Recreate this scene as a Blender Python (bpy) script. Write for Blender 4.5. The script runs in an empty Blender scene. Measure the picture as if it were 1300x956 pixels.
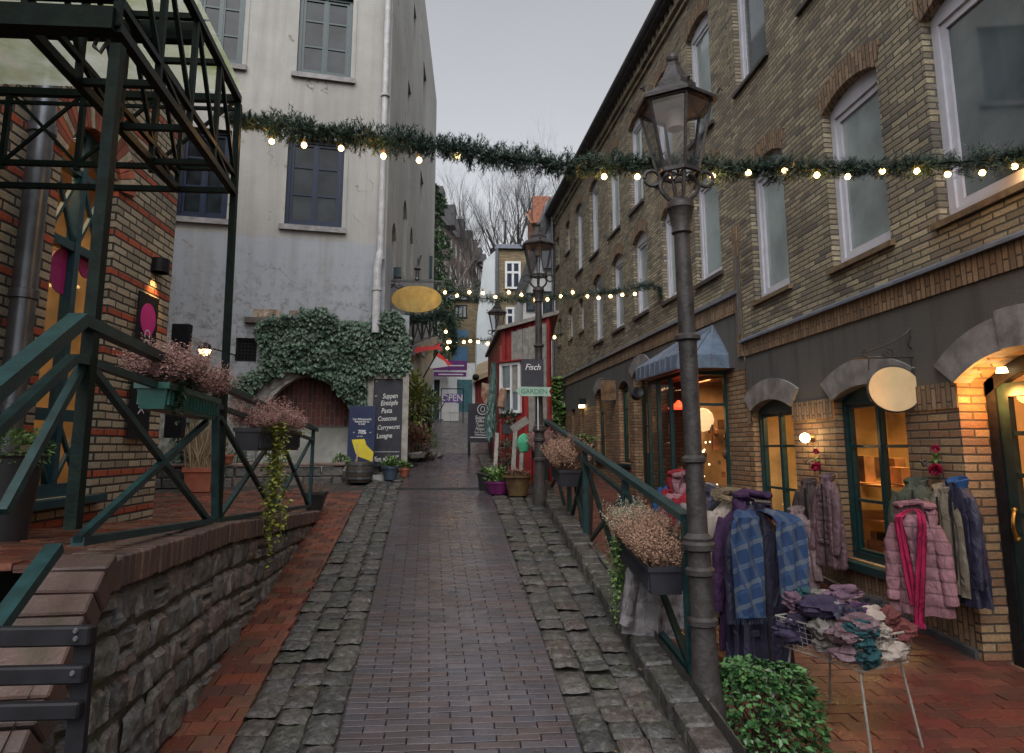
import bpy, math, random
from math import sin, cos, pi, radians, atan, atan2, sqrt, floor
from mathutils import Vector, Matrix, noise as mn
random.seed(7)
SC = bpy.context.scene
COL = SC.collection
# ---------------- camera ----------------
FPX = 867.0
TH = radians(8.85)
PSI = atan(60 * cos(TH) / FPX)
EYE = Vector((0, 0, 1.7))
cam = bpy.data.cameras.new('camera')
cam.sensor_fit = 'HORIZONTAL'
cam.sensor_width = 36.0
cam.lens = 36.0 * FPX / 1300.0
cam.shift_y = -45.0 / 1300.0
cam.clip_end = 500
cam.clip_start = 0.05
camo = bpy.data.objects.new('camera', cam)
COL.objects.link(camo)
camo.location = EYE
camo.rotation_euler = (radians(90) + TH, 0, -PSI)
SC.camera = camo
# ---------------- sky, sun, exposure ----------------
W = bpy.data.worlds.new("World")
SC.world = W
W.use_nodes = True
nt = W.node_tree
bg = nt.nodes['Background']
sky = nt.nodes.new('ShaderNodeTexSky')
sky.sky_type = 'NISHITA'
sky.sun_disc = False
sky.sun_elevation = radians(50)
sky.sun_rotation = radians(200)
sky.air_density = 1.0
sky.dust_density = 4.0
hs = nt.nodes.new('ShaderNodeHueSaturation')
hs.inputs['Saturation'].default_value = 0.16
nt.links.new(sky.outputs[0], hs.inputs['Color'])
tcw = nt.nodes.new('ShaderNodeTexCoord')
cn = nt.nodes.new('ShaderNodeTexNoise')
cn.inputs['Scale'].default_value = 1.6
cn.inputs['Detail'].default_value = 5
cr = nt.nodes.new('ShaderNodeMapRange')
cr.inputs['From Min'].default_value = 0.3
cr.inputs['From Max'].default_value = 0.7
cr.inputs['To Min'].default_value = 0.93
cr.inputs['To Max'].default_value = 1.06
nt.links.new(tcw.outputs['Generated'], cn.inputs['Vector'])
nt.links.new(cn.outputs[0], cr.inputs['Value'])
vm = nt.nodes.new('ShaderNodeVectorMath')
vm.operation = 'SCALE'
nt.links.new(hs.outputs[0], vm.inputs[0])
nt.links.new(cr.outputs[0], vm.inputs['Scale'])
nt.links.new(vm.outputs[0], bg.inputs['Color'])
bg.inputs['Strength'].default_value = 0.15
sl = bpy.data.lights.new('sun', 'SUN')
sl.energy = 1.3
sl.angle = radians(60)
sl.color = (1.0, 0.985, 0.98)
so = bpy.data.objects.new('sun', sl)
COL.objects.link(so)
so.rotation_euler = (radians(35), 0, radians(12))
SC.view_settings.view_transform = 'Standard'
SC.view_settings.look = 'None'
SC.view_settings.exposure = 0.42
SC.view_settings.gamma = 1
SC.cycles.max_bounces = 6
SC.cycles.diffuse_bounces = 3
SC.cycles.glossy_bounces = 3
SC.cycles.transparent_max_bounces = 12
SC.cycles.sample_clamp_indirect = 3.0
SC.cycles.caustics_reflective = False
SC.cycles.caustics_refractive = False

# ---------------- measuring helpers ----------------
_Fh = Vector((sin(PSI), cos(PSI), 0)); _R = Vector((cos(PSI), -sin(PSI), 0)); _Z = Vector((0, 0, 1))
_Fw = _Fh * cos(TH) + _Z * sin(TH); _U = -_Fh * sin(TH) + _Z * cos(TH)
def ray(x, y): return _Fw + _R * ((x - 650) / FPX) + _U * ((433 - y) / FPX)
def at(x, y, X=None, Y=None, Z=None, s=None, pl=None):
    d = ray(x, y)
    if X is not None: t = X / d.x
    elif Y is not None: t = Y / d.y
    elif Z is not None: t = (Z - 1.7) / d.z
    elif s is not None: t = (s[0] - 1.7) / (d.z - s[1] * d.y)
    else:
        p0, n = pl
        t = (Vector(p0) - EYE).dot(Vector(n)) / d.dot(Vector(n))
    return EYE + d * t
def lerp(a, b, t): return a + (b - a) * t
def clamp(x, a, b): return max(a, min(b, x))
def interp(x, pts):
    if x <= pts[0][0]: return pts[0][1]
    for (a, b), (c, d) in zip(pts, pts[1:]):
        if x <= c: return lerp(b, d, (x - a) / (c - a))
    return pts[-1][1]
def zs(Y): return interp(Y, [(-6, -0.60), (0, 0), (24, 2.712), (60, 5.2)])          # street height
def zr(Y): return -0.132 + 0.062 * Y                                                # right terrace height
def zl(Y): return interp(Y, [(-1, 1.24), (3.6, 1.23), (8.2, 0.93), (9.2, 1.02), (14, 1.5)])    # left terrace height
ZST = (0.0, 0.113); ZRT = (-0.132, 0.062)

# ---------------- mesh builder ----------------
class MB:
    base = Matrix.Identity(4)
    def __init__(s): s.v = []; s.f = []; s.M = MB.base.copy(); s.m = []; s.mi = 0
    def at(s, *loc, rot=(0, 0, 0), sc=1.0):
        from mathutils import Euler
        s.M = MB.base @ Matrix.Translation(Vector(loc)) @ Euler(rot).to_matrix().to_4x4() @ Matrix.Scale(sc, 4); return s
    def add(s, vs, fs):
        n = len(s.v); M = s.M
        s.v += [tuple(M @ Vector(p)) for p in vs]
        s.f += [tuple(i + n for i in f) for f in fs]
        s.m += [s.mi] * len(fs)
    def quad(s, *p): s.add(p, [tuple(range(len(p)))])
    def box(s, x0, x1, y0, y1, z0, z1, taper=0):
        t = taper
        s.add([(x0, y0, z0), (x1, y0, z0), (x1, y1, z0), (x0, y1, z0), (x0 + t, y0 + t, z1), (x1 - t, y0 + t, z1), (x1 - t, y1 - t, z1), (x0 + t, y1 - t, z1)],
              [(3, 2, 1, 0), (4, 5, 6, 7), (0, 1, 5, 4), (1, 2, 6, 5), (2, 3, 7, 6), (3, 0, 4, 7)])
    def rbox(s, x0, x1, y0, y1, z0, z1, b=0.01, jit=0.0):
        # box with chamfered vertical and top edges (3 x 3 grid per face after inflating)
        cx, cy, cz = (x0 + x1) / 2, (y0 + y1) / 2, (z0 + z1) / 2
        hx, hy, hz = abs(x1 - x0) / 2, abs(y1 - y0) / 2, abs(z1 - z0) / 2
        b = min(b, hx * .9, hy * .9, hz * .9)
        vs = []; idx = {}
        def V(p):
            k = tuple(p)
            if k not in idx:
                q = [cx + p[0] * hx - (b * p[0] if 0 else 0), cy + p[1] * hy, cz + p[2] * hz]
                idx[k] = len(vs); vs.append(q)
            return idx[k]
        fs = []
        H = (hx, hy, hz)
        corner = {}
        for sx in (-1, 1):
            for sy in (-1, 1):
                for sz in (-1, 1):
                    j = [random.uniform(-jit, jit) for _ in range(3)]
                    for ax in range(3):
                        p = [sx * (hx - b), sy * (hy - b), sz * (hz - b)]
                        p[ax] = (sx, sy, sz)[ax] * H[ax]
                        corner[(sx, sy, sz, ax)] = len(vs)
                        vs.append((cx + p[0] + j[0], cy + p[1] + j[1], cz + p[2] + j[2]))
        c = lambda sx, sy, sz, ax: corner[(sx, sy, sz, ax)]
        for sg in (-1, 1):
            o = (lambda l: l if sg > 0 else l[::-1])
            fs.append(o([c(sg, -1, -1, 0), c(sg, 1, -1, 0), c(sg, 1, 1, 0), c(sg, -1, 1, 0)]))
            fs.append(o([c(1, sg, -1, 1), c(-1, sg, -1, 1), c(-1, sg, 1, 1), c(1, sg, 1, 1)]))
            fs.append(o([c(-1, -1, sg, 2), c(1, -1, sg, 2), c(1, 1, sg, 2), c(-1, 1, sg, 2)]))
        for a in (-1, 1):
            for d in (-1, 1):
                fs.append([c(a, d, -1, 0), c(a, d, 1, 0), c(a, d, 1, 1), c(a, d, -1, 1)] if a * d < 0 else [c(a, d, -1, 1), c(a, d, 1, 1), c(a, d, 1, 0), c(a, d, -1, 0)])
                fs.append([c(a, -1, d, 2), c(a, 1, d, 2), c(a, 1, d, 0), c(a, -1, d, 0)] if a * d < 0 else [c(a, -1, d, 0), c(a, 1, d, 0), c(a, 1, d, 2), c(a, -1, d, 2)])
                fs.append([c(-1, a, d, 1), c(1, a, d, 1), c(1, a, d, 2), c(-1, a, d, 2)] if a * d < 0 else [c(-1, a, d, 2), c(1, a, d, 2), c(1, a, d, 1), c(-1, a, d, 1)])
                for e in (-1, 1):
                    t = [c(a, d, e, 0), c(a, d, e, 1), c(a, d, e, 2)]
                    fs.append(t if a * d * e > 0 else t[::-1])
        s.add(vs, [tuple(f) for f in fs])
    def bar(s, a, b, w, h=None, up=(0, 0, 1)):
        h = h or w; a = Vector(a); b = Vector(b); d = (b - a)
        if d.length < 1e-6: return
        d.normalize(); u = Vector(up)
        if abs(d.dot(u)) > .98: u = Vector((0, 1, 0))
        r = d.cross(u).normalized(); u = r.cross(d)
        vs = []
        for p in (a, b):
            for sx, sy in ((-1, -1), (1, -1), (1, 1), (-1, 1)): vs.append(p + r * (sx * w / 2) + u * (sy * h / 2))
        s.add(vs, [(3, 2, 1, 0), (4, 5, 6, 7), (0, 1, 5, 4), (1, 2, 6, 5), (2, 3, 7, 6), (3, 0, 4, 7)])
    def tube(s, pts, r, n=8, caps=True):
        pts = [Vector(p) for p in pts]
        rs = r if isinstance(r, (list, tuple)) else [r] * len(pts)
        vs = []; fs = []; u = None
        for i, p in enumerate(pts):
            d = (pts[min(i + 1, len(pts) - 1)] - pts[max(i - 1, 0)])
            if d.length < 1e-9: d = Vector((0, 0, 1))
            d.normalize()
            if u is None:
                u = d.orthogonal().normalized()
            else:
                u = (u - d * u.dot(d))
                u = u.normalized() if u.length > 1e-6 else d.orthogonal().normalized()
            w = d.cross(u)
            for k in range(n):
                a = 2 * pi * k / n
                vs.append(p + (u * cos(a) + w * sin(a)) * rs[i])
        for i in range(len(pts) - 1):
            for k in range(n):
                fs.append((i * n + k, i * n + (k + 1) % n, (i + 1) * n + (k + 1) % n, (i + 1) * n + k))
        if caps:
            fs.append(tuple(range(n))[::-1]); fs.append(tuple((len(pts) - 1) * n + k for k in range(n)))
        s.add(vs, fs)
    def lathe(s, prof, n=16, c=(0, 0, 0), caps=True, ph=0.0, sx=1, sy=1):
        vs = []; fs = []
        for r, z in prof:
            for k in range(n):
                a = 2 * pi * k / n + ph
                vs.append((c[0] + r * cos(a) * sx, c[1] + r * sin(a) * sy, c[2] + z))
        m = len(prof)
        for i in range(m - 1):
            for k in range(n):
                fs.append((i * n + k, i * n + (k + 1) % n, (i + 1) * n + (k + 1) % n, (i + 1) * n + k))
        if caps:
            fs.append(tuple(range(n))[::-1]); fs.append(tuple((m - 1) * n + k for k in range(n)))
        s.add(vs, fs)
    def ball(s, c, r, n=12, m=8, sz=1.0):
        s.lathe([(max(1e-4, r * sin(pi * i / m)), -r * cos(pi * i / m) * sz) for i in range(m + 1)], n, c, caps=False)
    def prism(s, pts, y0, y1):
        # outline in (x, z), extruded along y
        n = len(pts)
        vs = [(p[0], y0, p[1]) for p in pts] + [(p[0], y1, p[1]) for p in pts]
        s.add(vs, [tuple(range(n)), tuple(range(n, 2 * n))[::-1]] + [(i, i + n, (i + 1) % n + n, (i + 1) % n) for i in range(n)])
    def leaf(s, p, d, nrm, L, w):
        d = Vector(d).normalized(); nrm = Vector(nrm); sd = d.cross(nrm)
        sd = sd.normalized() if sd.length > 1e-5 else d.orthogonal().normalized()
        n2 = sd.cross(d); p = Vector(p)
        s.add([p, p + d * L * .45 + sd * w * .5 + n2 * w * .12, p + d * L, p + d * L * .45 - sd * w * .5 + n2 * w * .12, p + d * L * .5 - n2 * w * .05], [(0, 1, 4), (1, 2, 4), (2, 3, 4), (3, 0, 4)])

def link(name, data, parent=None):
    o = bpy.data.objects.new(name, data); COL.objects.link(o)
    if parent: o.parent = parent
    return o
def obj(name, mb, mat, parent=None, smooth=False, loc=None, rot=None):
    me = bpy.data.meshes.new(name)
    me.from_pydata(mb.v, [], mb.f)
    for m in (mat if isinstance(mat, (list, tuple)) else [mat]): me.materials.append(m)
    if isinstance(mat, (list, tuple)):
        me.polygons.foreach_set('material_index', mb.m)
    if smooth:
        me.polygons.foreach_set('use_smooth', [True] * len(me.polygons))
        try: me.set_sharp_from_angle(angle=radians(smooth if smooth > 1 else 40))
        except Exception: pass
    me.update()
    o = link(name, me, parent)
    if loc is not None: o.location = loc
    if rot is not None: o.rotation_euler = rot
    return o
def tag(o, label=None, cat=None, group=None, kind=None):
    if label: o['label'] = label
    if cat: o['category'] = cat
    if group: o['group'] = group
    if kind: o['kind'] = kind
    return o
def thing(name, label, cat, loc=(0, 0, 0), rot=(0, 0, 0), group=None):
    o = link(name, None); o.location = loc; o.rotation_euler = rot if isinstance(rot, (tuple, list)) else (0, 0, rot)
    return tag(o, label, cat, group)
def single(name, mb, mat, label, cat, loc=(0, 0, 0), rot=(0, 0, 0), group=None, smooth=False):
    o = obj(name, mb, mat, None, smooth, loc, rot if isinstance(rot, (tuple, list)) else (0, 0, rot))
    return tag(o, label, cat, group)
def children(o): return [c for c in bpy.data.objects if c.parent == o]
def dup(root, label, loc, rot=None, sc=None):
    def cp(o, par):
        c = o.copy(); COL.objects.link(c); c.parent = par
        for ch in kids.get(o.name, []): cp(ch, c)
        return c
    kids = {}
    for o in bpy.data.objects:
        if o.parent: kids.setdefault(o.parent.name, []).append(o)
    r = cp(root, None); r.location = loc
    if rot is not None: r.rotation_euler = rot if isinstance(rot, (tuple, list)) else (0, 0, rot)
    if sc is not None: r.scale = (sc, sc, sc) if not isinstance(sc, (tuple, list)) else sc
    r['label'] = label
    return r
def structure(name, mb, mat, smooth=False):
    return tag(obj(name, mb, mat, None, smooth), kind='structure')

# ---------------- materials ----------------
class N:
    def __init__(s, name):
        s.m = bpy.data.materials.new(name); s.m.use_nodes = True
        s.t = s.m.node_tree; s.b = s.t.nodes['Principled BSDF']
    def n(s, typ, **kw):
        x = s.t.nodes.new('ShaderNode' + typ)
        for k, v in kw.items():
            if k in ('operation', 'blend_type', 'data_type', 'noise_dimensions', 'feature', 'distance', 'interpolation_type', 'wave_type', 'bands_direction', 'vector_type', 'clamp'): setattr(x, k, v)
            else:
                kk = int(k[1:]) if k[0] == 'i' and k[1:].isdigit() else k.replace('_', ' ')
                if isinstance(v, bpy.types.NodeSocket): s.t.links.new(v, x.inputs[kk])
                else: x.inputs[kk].default_value = v
        return x
    def math(s, op, a, b=0.0, c=0.0):
        return s.n('Math', operation=op, i0=a, i1=b, i2=c).outputs[0]
    def noise(s, vec, scale, detail=3, rough=.55):
        return s.n('TexNoise', Vector=vec, Scale=scale, Detail=detail, Roughness=rough).outputs[0]
    def obj(s): return s.n('TexCoord').outputs['Object']
    def link(s, a, b): s.t.links.new(a, b)
    def mix(s, fac, a, b, mode='MIX'):
        x = s.t.nodes.new('ShaderNodeMix'); x.data_type = 'RGBA'; x.blend_type = mode
        for v, i in ((fac, 0), (a, 6), (b, 7)):
            if isinstance(v, bpy.types.NodeSocket): s.t.links.new(v, x.inputs[i])
            else: x.inputs[i].default_value = (*v, 1) if isinstance(v, (tuple, list)) else v
        return x.outputs[2]
    def ramp(s, fac, stops, const=False):
        x = s.t.nodes.new('ShaderNodeValToRGB'); s.t.links.new(fac, x.inputs[0])
        e = x.color_ramp.elements
        if const: x.color_ramp.interpolation = 'CONSTANT'
        while len(e) < len(stops): e.new(0.5)
        for el, (p, c) in zip(e, stops):
            el.position = p; el.color = (*c, 1) if isinstance(c, (tuple, list)) else (c, c, c, 1)
        return x.outputs[0]
    def bump(s, h, strength=.3, dist=.01, nrm=None):
        x = s.n('Bump', Height=h, Strength=strength, Distance=dist)
        if nrm: s.link(nrm, x.inputs['Normal'])
        return x.outputs[0]
    def set(s, **kw):
        for k, v in kw.items():
            k = k.replace('_', ' ')
            if isinstance(v, bpy.types.NodeSocket): s.t.links.new(v, s.b.inputs[k])
            else: s.b.inputs[k].default_value = (*v, 1) if isinstance(v, (tuple, list)) and len(v) == 3 else v
        return s.m
def mat(name, col, rough=.6, var=.25, scale=12, col2=None, bump=0.0, bscale=60, metal=0.0, island=0.0, spec=None, dirt=0.0, dirtc=(.03, .03, .02), sheen=0, rvar=.0):
    k = N(name); v = k.obj()
    n1 = k.noise(v, scale, 4)
    c = k.mix(k.ramp(n1, [(.35, 0.0), (.65, 1.0)]), tuple(x * (1 - var) for x in col), tuple(min(1, x * (1 + var)) for x in col) if col2 is None else col2)
    if island:
        g = k.n('NewGeometry').outputs['Random Per Island']
        mr = k.n('MapRange', Value=g, To_Min=1 - island, To_Max=1 + island).outputs[0]
        vmn = k.n('VectorMath', operation='SCALE', i0=c); k.link(mr, vmn.inputs['Scale']); c = vmn.outputs[0]
    if dirt:
        n2 = k.noise(v, scale * .37, 5, .7)
        c = k.mix(k.math('MULTIPLY', k.ramp(n2, [(.45, 0.0), (.7, 1.0)]), dirt), c, dirtc)
    k.set(Base_Color=c, Roughness=rough, Metallic=metal)
    if rvar:
        k.set(Roughness=k.n('MapRange', Value=k.noise(v, scale * .8, 4), From_Min=.3, From_Max=.7, To_Min=max(.02, rough - rvar), To_Max=min(1, rough + rvar)).outputs[0])
    if bump: k.set(Normal=k.bump(k.noise(v, bscale, 4), bump, .01))
    if spec is not None: k.b.inputs['Specular IOR Level'].default_value = spec
    if sheen: k.b.inputs['Sheen Weight'].default_value = sheen
    return k.m
def emis(name, col, strength):
    k = N(name); k.set(Base_Color=col, Emission_Color=col, Emission_Strength=strength, Roughness=.5); return k.m

def brick_mat(name, cols, mortar, bw=.24, bh=.075, mw=.010, stripe=None, vert=False, rough=.8, dirt=.35, off=(0, 0), moss=0, msc=1.0, vbias=None, xyflat=False):
    """bricks laid by object coordinates: u = x + y, v = z; each brick picks one of cols"""
    k = N(name); v = k.obj()
    sp = k.n('SeparateXYZ', Vector=v)
    wob = k.n('TexNoise', Vector=v, Scale=9.0, Detail=2).outputs['Color']
    ws = k.n('SeparateXYZ', Vector=wob)
    if xyflat: u, w = sp.outputs[0], sp.outputs[1]
    else: u = k.math('ADD', sp.outputs[0], sp.outputs[1]); w = sp.outputs[2]
    if vert: u, w = w, u
    u = k.math('ADD', k.math('ADD', u, k.math('MULTIPLY', ws.outputs[0], .012)), 50 + off[0])
    w = k.math('ADD', k.math('ADD', w, k.math('MULTIPLY', ws.outputs[1], .010)), 50 + off[1])
    row = k.math('DIVIDE', w, bh); rf = k.math('FLOOR', row); rfr = k.math('FRACT', row)
    half = k.math('MULTIPLY', k.math('MODULO', rf, 2.0), .5)
    cu = k.math('ADD', k.math('DIVIDE', u, bw), half); cf = k.math('FLOOR', cu); cfr = k.math('FRACT', cu)
    comb = k.n('CombineXYZ', X=cf, Y=rf, Z=0.0).outputs[0]
    wn = k.n('TexWhiteNoise', Vector=comb)
    du = k.math('MULTIPLY', k.math('SUBTRACT', .5, k.math('ABSOLUTE', k.math('SUBTRACT', cfr, .5))), bw)
    dv = k.math('MULTIPLY', k.math('SUBTRACT', .5, k.math('ABSOLUTE', k.math('SUBTRACT', rfr, .5))), bh)
    d = k.math('MINIMUM', du, dv)
    hgt = k.n('MapRange', Value=d, From_Min=mw * .35, From_Max=mw * 1.1, interpolation_type='SMOOTHSTEP').outputs[0]
    n = len(cols)
    bc = k.ramp(wn.outputs['Value'], [(i / n, c) for i, c in enumerate(cols)], True)
    big = k.noise(v, 1.3, 4, .6)
    fine = k.noise(v, 45, 5, .7)
    bc = k.mix(k.math('MULTIPLY', k.ramp(fine, [(.35, 1.0), (.6, 0.0)]), .55), bc, tuple(x * .35 for x in cols[0]))
    if stripe:
        per, ph, sc_ = stripe
        st = k.math('LESS_THAN', k.math('MODULO', k.math('ADD', rf, ph), float(per)), .5)
        sv = k.mix(wn.outputs['Value'], sc_[0], sc_[1])
        bc = k.mix(st, bc, k.mix(k.math('MULTIPLY', k.ramp(fine, [(.35, 1.0), (.6, 0.0)]), .4), sv, (.06, .02, .015)))
    mc = k.mix(fine, mortar, tuple(x * .5 for x in mortar))
    c = k.mix(hgt, mc, bc)
    if dirt:
        c = k.mix(k.math('MULTIPLY', k.ramp(big, [(.42, 0.0), (.72, 1.0)]), dirt), c, (.035, .03, .026))
    if moss:
        mo = k.noise(v, 3.2, 5, .7)
        c = k.mix(k.math('MULTIPLY', k.ramp(mo, [(.5, 0.0), (.66, 1.0)]), moss), c, (.05, .065, .018))
    h2 = k.math('ADD', k.math('MULTIPLY', hgt, 1.0), k.math('ADD', k.math('MULTIPLY', fine, .55), k.math('MULTIPLY', wn.outputs['Value'], .45)))
    k.set(Base_Color=c, Roughness=rough, Normal=k.bump(h2, .9, .008))
    return k.m

M = {}
Yb = [(.29, .24, .165), (.37, .315, .21), (.20, .17, .125), (.46, .40, .27), (.27, .22, .15), (.34, .28, .175), (.14, .12, .10), (.40, .34, .225), (.32, .275, .19), (.24, .205, .155)]
M['brick_yellow'] = brick_mat('brick_yellow', Yb, (.12, .11, .09), .225, .056, .010, dirt=.45)
M['brick_pier'] = brick_mat('brick_pier', [(.32, .19, .10), (.27, .15, .075), (.36, .24, .13), (.22, .13, .075), (.31, .21, .12), (.25, .13, .07)], (.10, .08, .06), .235, .064, .010, dirt=.35)
M['soldier'] = brick_mat('soldier', [(.30, .20, .12), (.24, .155, .09), (.34, .23, .14), (.20, .13, .08)], (.09, .07, .055), .235, .058, .008, vert=True, dirt=.35)
M['brick_left'] = brick_mat('brick_left', [(.42, .36, .25), (.50, .43, .31), (.33, .28, .20), (.40, .34, .24), (.27, .23, .17), (.46, .37, .25)], (.05, .045, .04), .24, .07, .012, stripe=(5, 0, ((.50, .11, .045), (.34, .07, .035))), dirt=.15)
M['brick_vault'] = brick_mat('brick_vault', [(.12, .035, .03), (.16, .045, .035), (.09, .03, .025), (.14, .05, .04)], (.20, .17, .15), .24, .075, .010, vert=True, dirt=.35)
M['brick_far'] = brick_mat('brick_far', [(.25, .19, .10), (.30, .23, .13), (.20, .15, .08)], (.16, .13, .09), .24, .075, .012, dirt=.25)
M['brick_hill'] = brick_mat('brick_hill', [(.19, .105, .085), (.22, .125, .095), (.16, .09, .075)], (.09, .07, .06), .5, .15, .02, dirt=.4)
M['joint'] = mat('joint', (.030, .028, .024), .8, .4, 20, bump=.4, bscale=120)
# wet paving: every brick its own tone
def paver(name, cols, rough, rv, bump=.35, moss=.0, var=.3, bs=70, dist=.006, fleck=.0):
    k = N(name); v = k.obj()
    g = k.n('NewGeometry').outputs['Random Per Island']
    n = len(cols)
    c = k.ramp(g, [(i / n, c) for i, c in enumerate(cols)], True)
    fine = k.noise(v, 60, 5, .7); mid = k.noise(v, 5, 4, .6); big = k.noise(v, .9, 3, .6)
    c = k.mix(k.math('MULTIPLY', k.ramp(fine, [(.3, 1.0), (.65, 0.0)]), .6), c, tuple(x * .4 for x in cols[0]))
    c = k.mix(k.math('MULTIPLY', k.ramp(mid, [(.4, 0.0), (.7, 1.0)]), var), c, (.03, .025, .022))
    if moss:
        mo = k.noise(v, 7, 5, .7)
        c = k.mix(k.math('MULTIPLY', k.ramp(mo, [(.52, 0.0), (.66, 1.0)]), moss), c, (.045, .06, .015))
    if fleck:
        fl = k.noise(v, 26, 6, .8); c = k.mix(k.math('MULTIPLY', k.ramp(fl, [(.50, 0.0), (.66, 1.0)]), fleck), c, (.30, .29, .28)); c = k.mix(k.math('MULTIPLY', k.ramp(fl, [(.36, 1.0), (.47, 0.0)]), .7), c, (.018, .017, .016))
    r = k.n('MapRange', Value=k.math('ADD', k.math('MULTIPLY', mid, .6), k.math('MULTIPLY', big, .4)), From_Min=.35, From_Max=.62, To_Min=rough, To_Max=rough + rv).outputs[0]
    k.set(Base_Color=c, Roughness=r, Normal=k.bump(k.math('ADD', k.noise(v, bs, 5, .75), k.noise(v, bs * .3, 3)), bump, dist))
    return k.m
M['pave_centre'] = paver('pave_centre', [(.078, .064, .074), (.064, .048, .052), (.090, .076, .084), (.056, .052, .064), (.080, .054, .052), (.066, .056, .068)], .04, .26, .20, var=.45)
M['pave_red'] = paver('pave_red', [(.20, .055, .034), (.14, .04, .028), (.23, .08, .05), (.10, .042, .032), (.18, .085, .055)], .12, .40, .30, moss=.35, var=.55)
M['pave_redr'] = paver('pave_redr', [(.15, .042, .032), (.12, .035, .028), (.17, .055, .04), (.10, .038, .03)], .16, .40, .30, moss=.15, var=.5)
M['sett'] = paver('sett', [(.062, .062, .062), (.085, .08, .078), (.048, .048, .05), (.105, .095, .088), (.08, .062, .058), (.066, .066, .052)], .10, .36, 1.0, moss=.4, var=.5, bs=28, dist=.013, fleck=.35)
M['wallstone'] = paver('wallstone', [(.16, .15, .145), (.21, .19, .18), (.11, .11, .118), (.18, .13, .12), (.14, .14, .145), (.23, .18, .155), (.09, .09, .095)], .28, .35, 1.0, moss=.55, var=.45, bs=24, dist=.014, fleck=.35)
M['pave_far'] = paver('pave_far', [(.15, .135, .13), (.12, .11, .11), (.17, .15, .14), (.13, .115, .11)], .12, .35, .25, var=.4)
M['cap_brick'] = paver('cap_brick', [(.105, .058, .048), (.08, .046, .04), (.125, .07, .056), (.068, .044, .040)], .30, .3, .5, moss=.3, var=.5)
# ---------------- ground: one sheet, then paving laid on it ----------------
def xL(Y): return -.376 - .0544 * min(Y, 10)
def xR(Y): return .62 - .0272 * min(Y, 14)
def xW(Y): return -1.356 - .0715 * (Y - 4)        # foot of the left retaining wall
def xCL(Y): return xL(Y) - interp(Y, [(0, .47), (10, .50)])
XK = 1.02                                          # right kerb edge
g = MB()
ys = [-8, -4, 0, 2, 4, 6, 8, 10, 12, 14, 16, 20, 24, 30, 40, 60, 120, 400]
def zg(Y): return zs(Y) if Y < 60 else 5.2
for a, b in zip(ys, ys[1:]):
    for x0, x1 in ((-400, -60), (-60, -6), (-6, -1.30), (-1.30, 1.16)) if False else ((-400, -12), (-12, 1.16)):
        g.quad((x0, a, zg(a) - .03), (x1, a, zg(a) - .03), (x1, b, zg(b) - .03), (x0, b, zg(b) - .03))
    g.quad((8, a, zg(a) - .03), (400, a, zg(a) - .03), (400, b, zg(b) - .03), (8, b, zg(b) - .03))
for a, b in zip(ys[:13], ys[1:14]):
    g.quad((1.16, a, zr(a) - .03), (8, a, zr(a) - .03), (8, b, zr(b) - .03), (1.16, b, zr(b) - .03))
g.quad((1.16, -8, zs(-8)), (1.16, -8, zr(-8) - .1), (1.16, 30, zr(30) - .1), (1.16, 30, zs(30)))
structure('ground', g, M['joint'])

def strip(fx0, fx1, y0, y1, bl, bwid, th=.03, gap=.006, zf=zs, tilt=.012, jit=.002, along=False, bev=.0, rowvar=0.0, off=.0):
    """brick strip: courses across the street, bricks staggered"""
    m = MB(); y = y0; r = 0
    while y < y1:
        w = bwid * (1 + random.uniform(-rowvar, rowvar))
        a0, a1 = fx0(y), fx1(y)
        x = a0 - (bl * .5 if r % 2 else 0)
        while x < a1 - .01:
            L = bl * (1 + random.uniform(-rowvar, rowvar))
            p, q = max(x + gap / 2, a0), min(x + L - gap / 2, a1)
            if q - p > .02:
                zz = zf(y) + off; slope = (zf(y + w) - zf(y))
                t1, t2 = random.gauss(0, tilt), random.gauss(0, tilt); dz = random.uniform(-jit, jit) + .004 * mn.noise(Vector((x * 3, y * 1.6, 0)))
                yy0, yy1 = y + gap / 2, y + w - gap / 2
                c = []
                for (px, py) in ((p, yy0), (q, yy0), (q, yy1), (p, yy1)):
                    c.append(Vector((px, py, zz + slope * (py - y) / w + dz + t1 * (px - (p + q) / 2) + t2 * (py - (yy0 + yy1) / 2))))
                b = .0012 + bev
                ins = [Vector((c[0].x + b, c[0].y + b, c[0].z)), Vector((c[1].x - b, c[1].y + b, c[1].z)), Vector((c[2].x - b, c[2].y - b, c[2].z)), Vector((c[3].x + b, c[3].y - b, c[3].z))]
                low = [v - Vector((0, 0, b)) for v in c]; bot = [v - Vector((0, 0, th)) for v in c]
                m.add(ins + low + bot, [(0, 1, 2, 3)] + [(4 + i, 4 + (i + 1) % 4, (i + 1) % 4, i) for i in range(4)] + [(8 + i, 8 + (i + 1) % 4, 4 + (i + 1) % 4, 4 + i) for i in range(4)])
            x += L
        y += w; r += 1
    return m
structure('street_brick_paving', strip(xL, xR, 0.6, 14, .205, .056, gap=.006, tilt=.010, jit=.0012), M['pave_centre'])
structure('street_far_paving', strip(lambda y: -1.5, lambda y: 1.6, 14, 38, .21, .11, gap=.008, tilt=.012), M['pave_far'])
structure('street_side_bricks', strip(lambda y: xW(y) - .03, xCL, .6, 8.2, .125, .125, gap=.006, tilt=.012, jit=.003), M['pave_red'])

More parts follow.
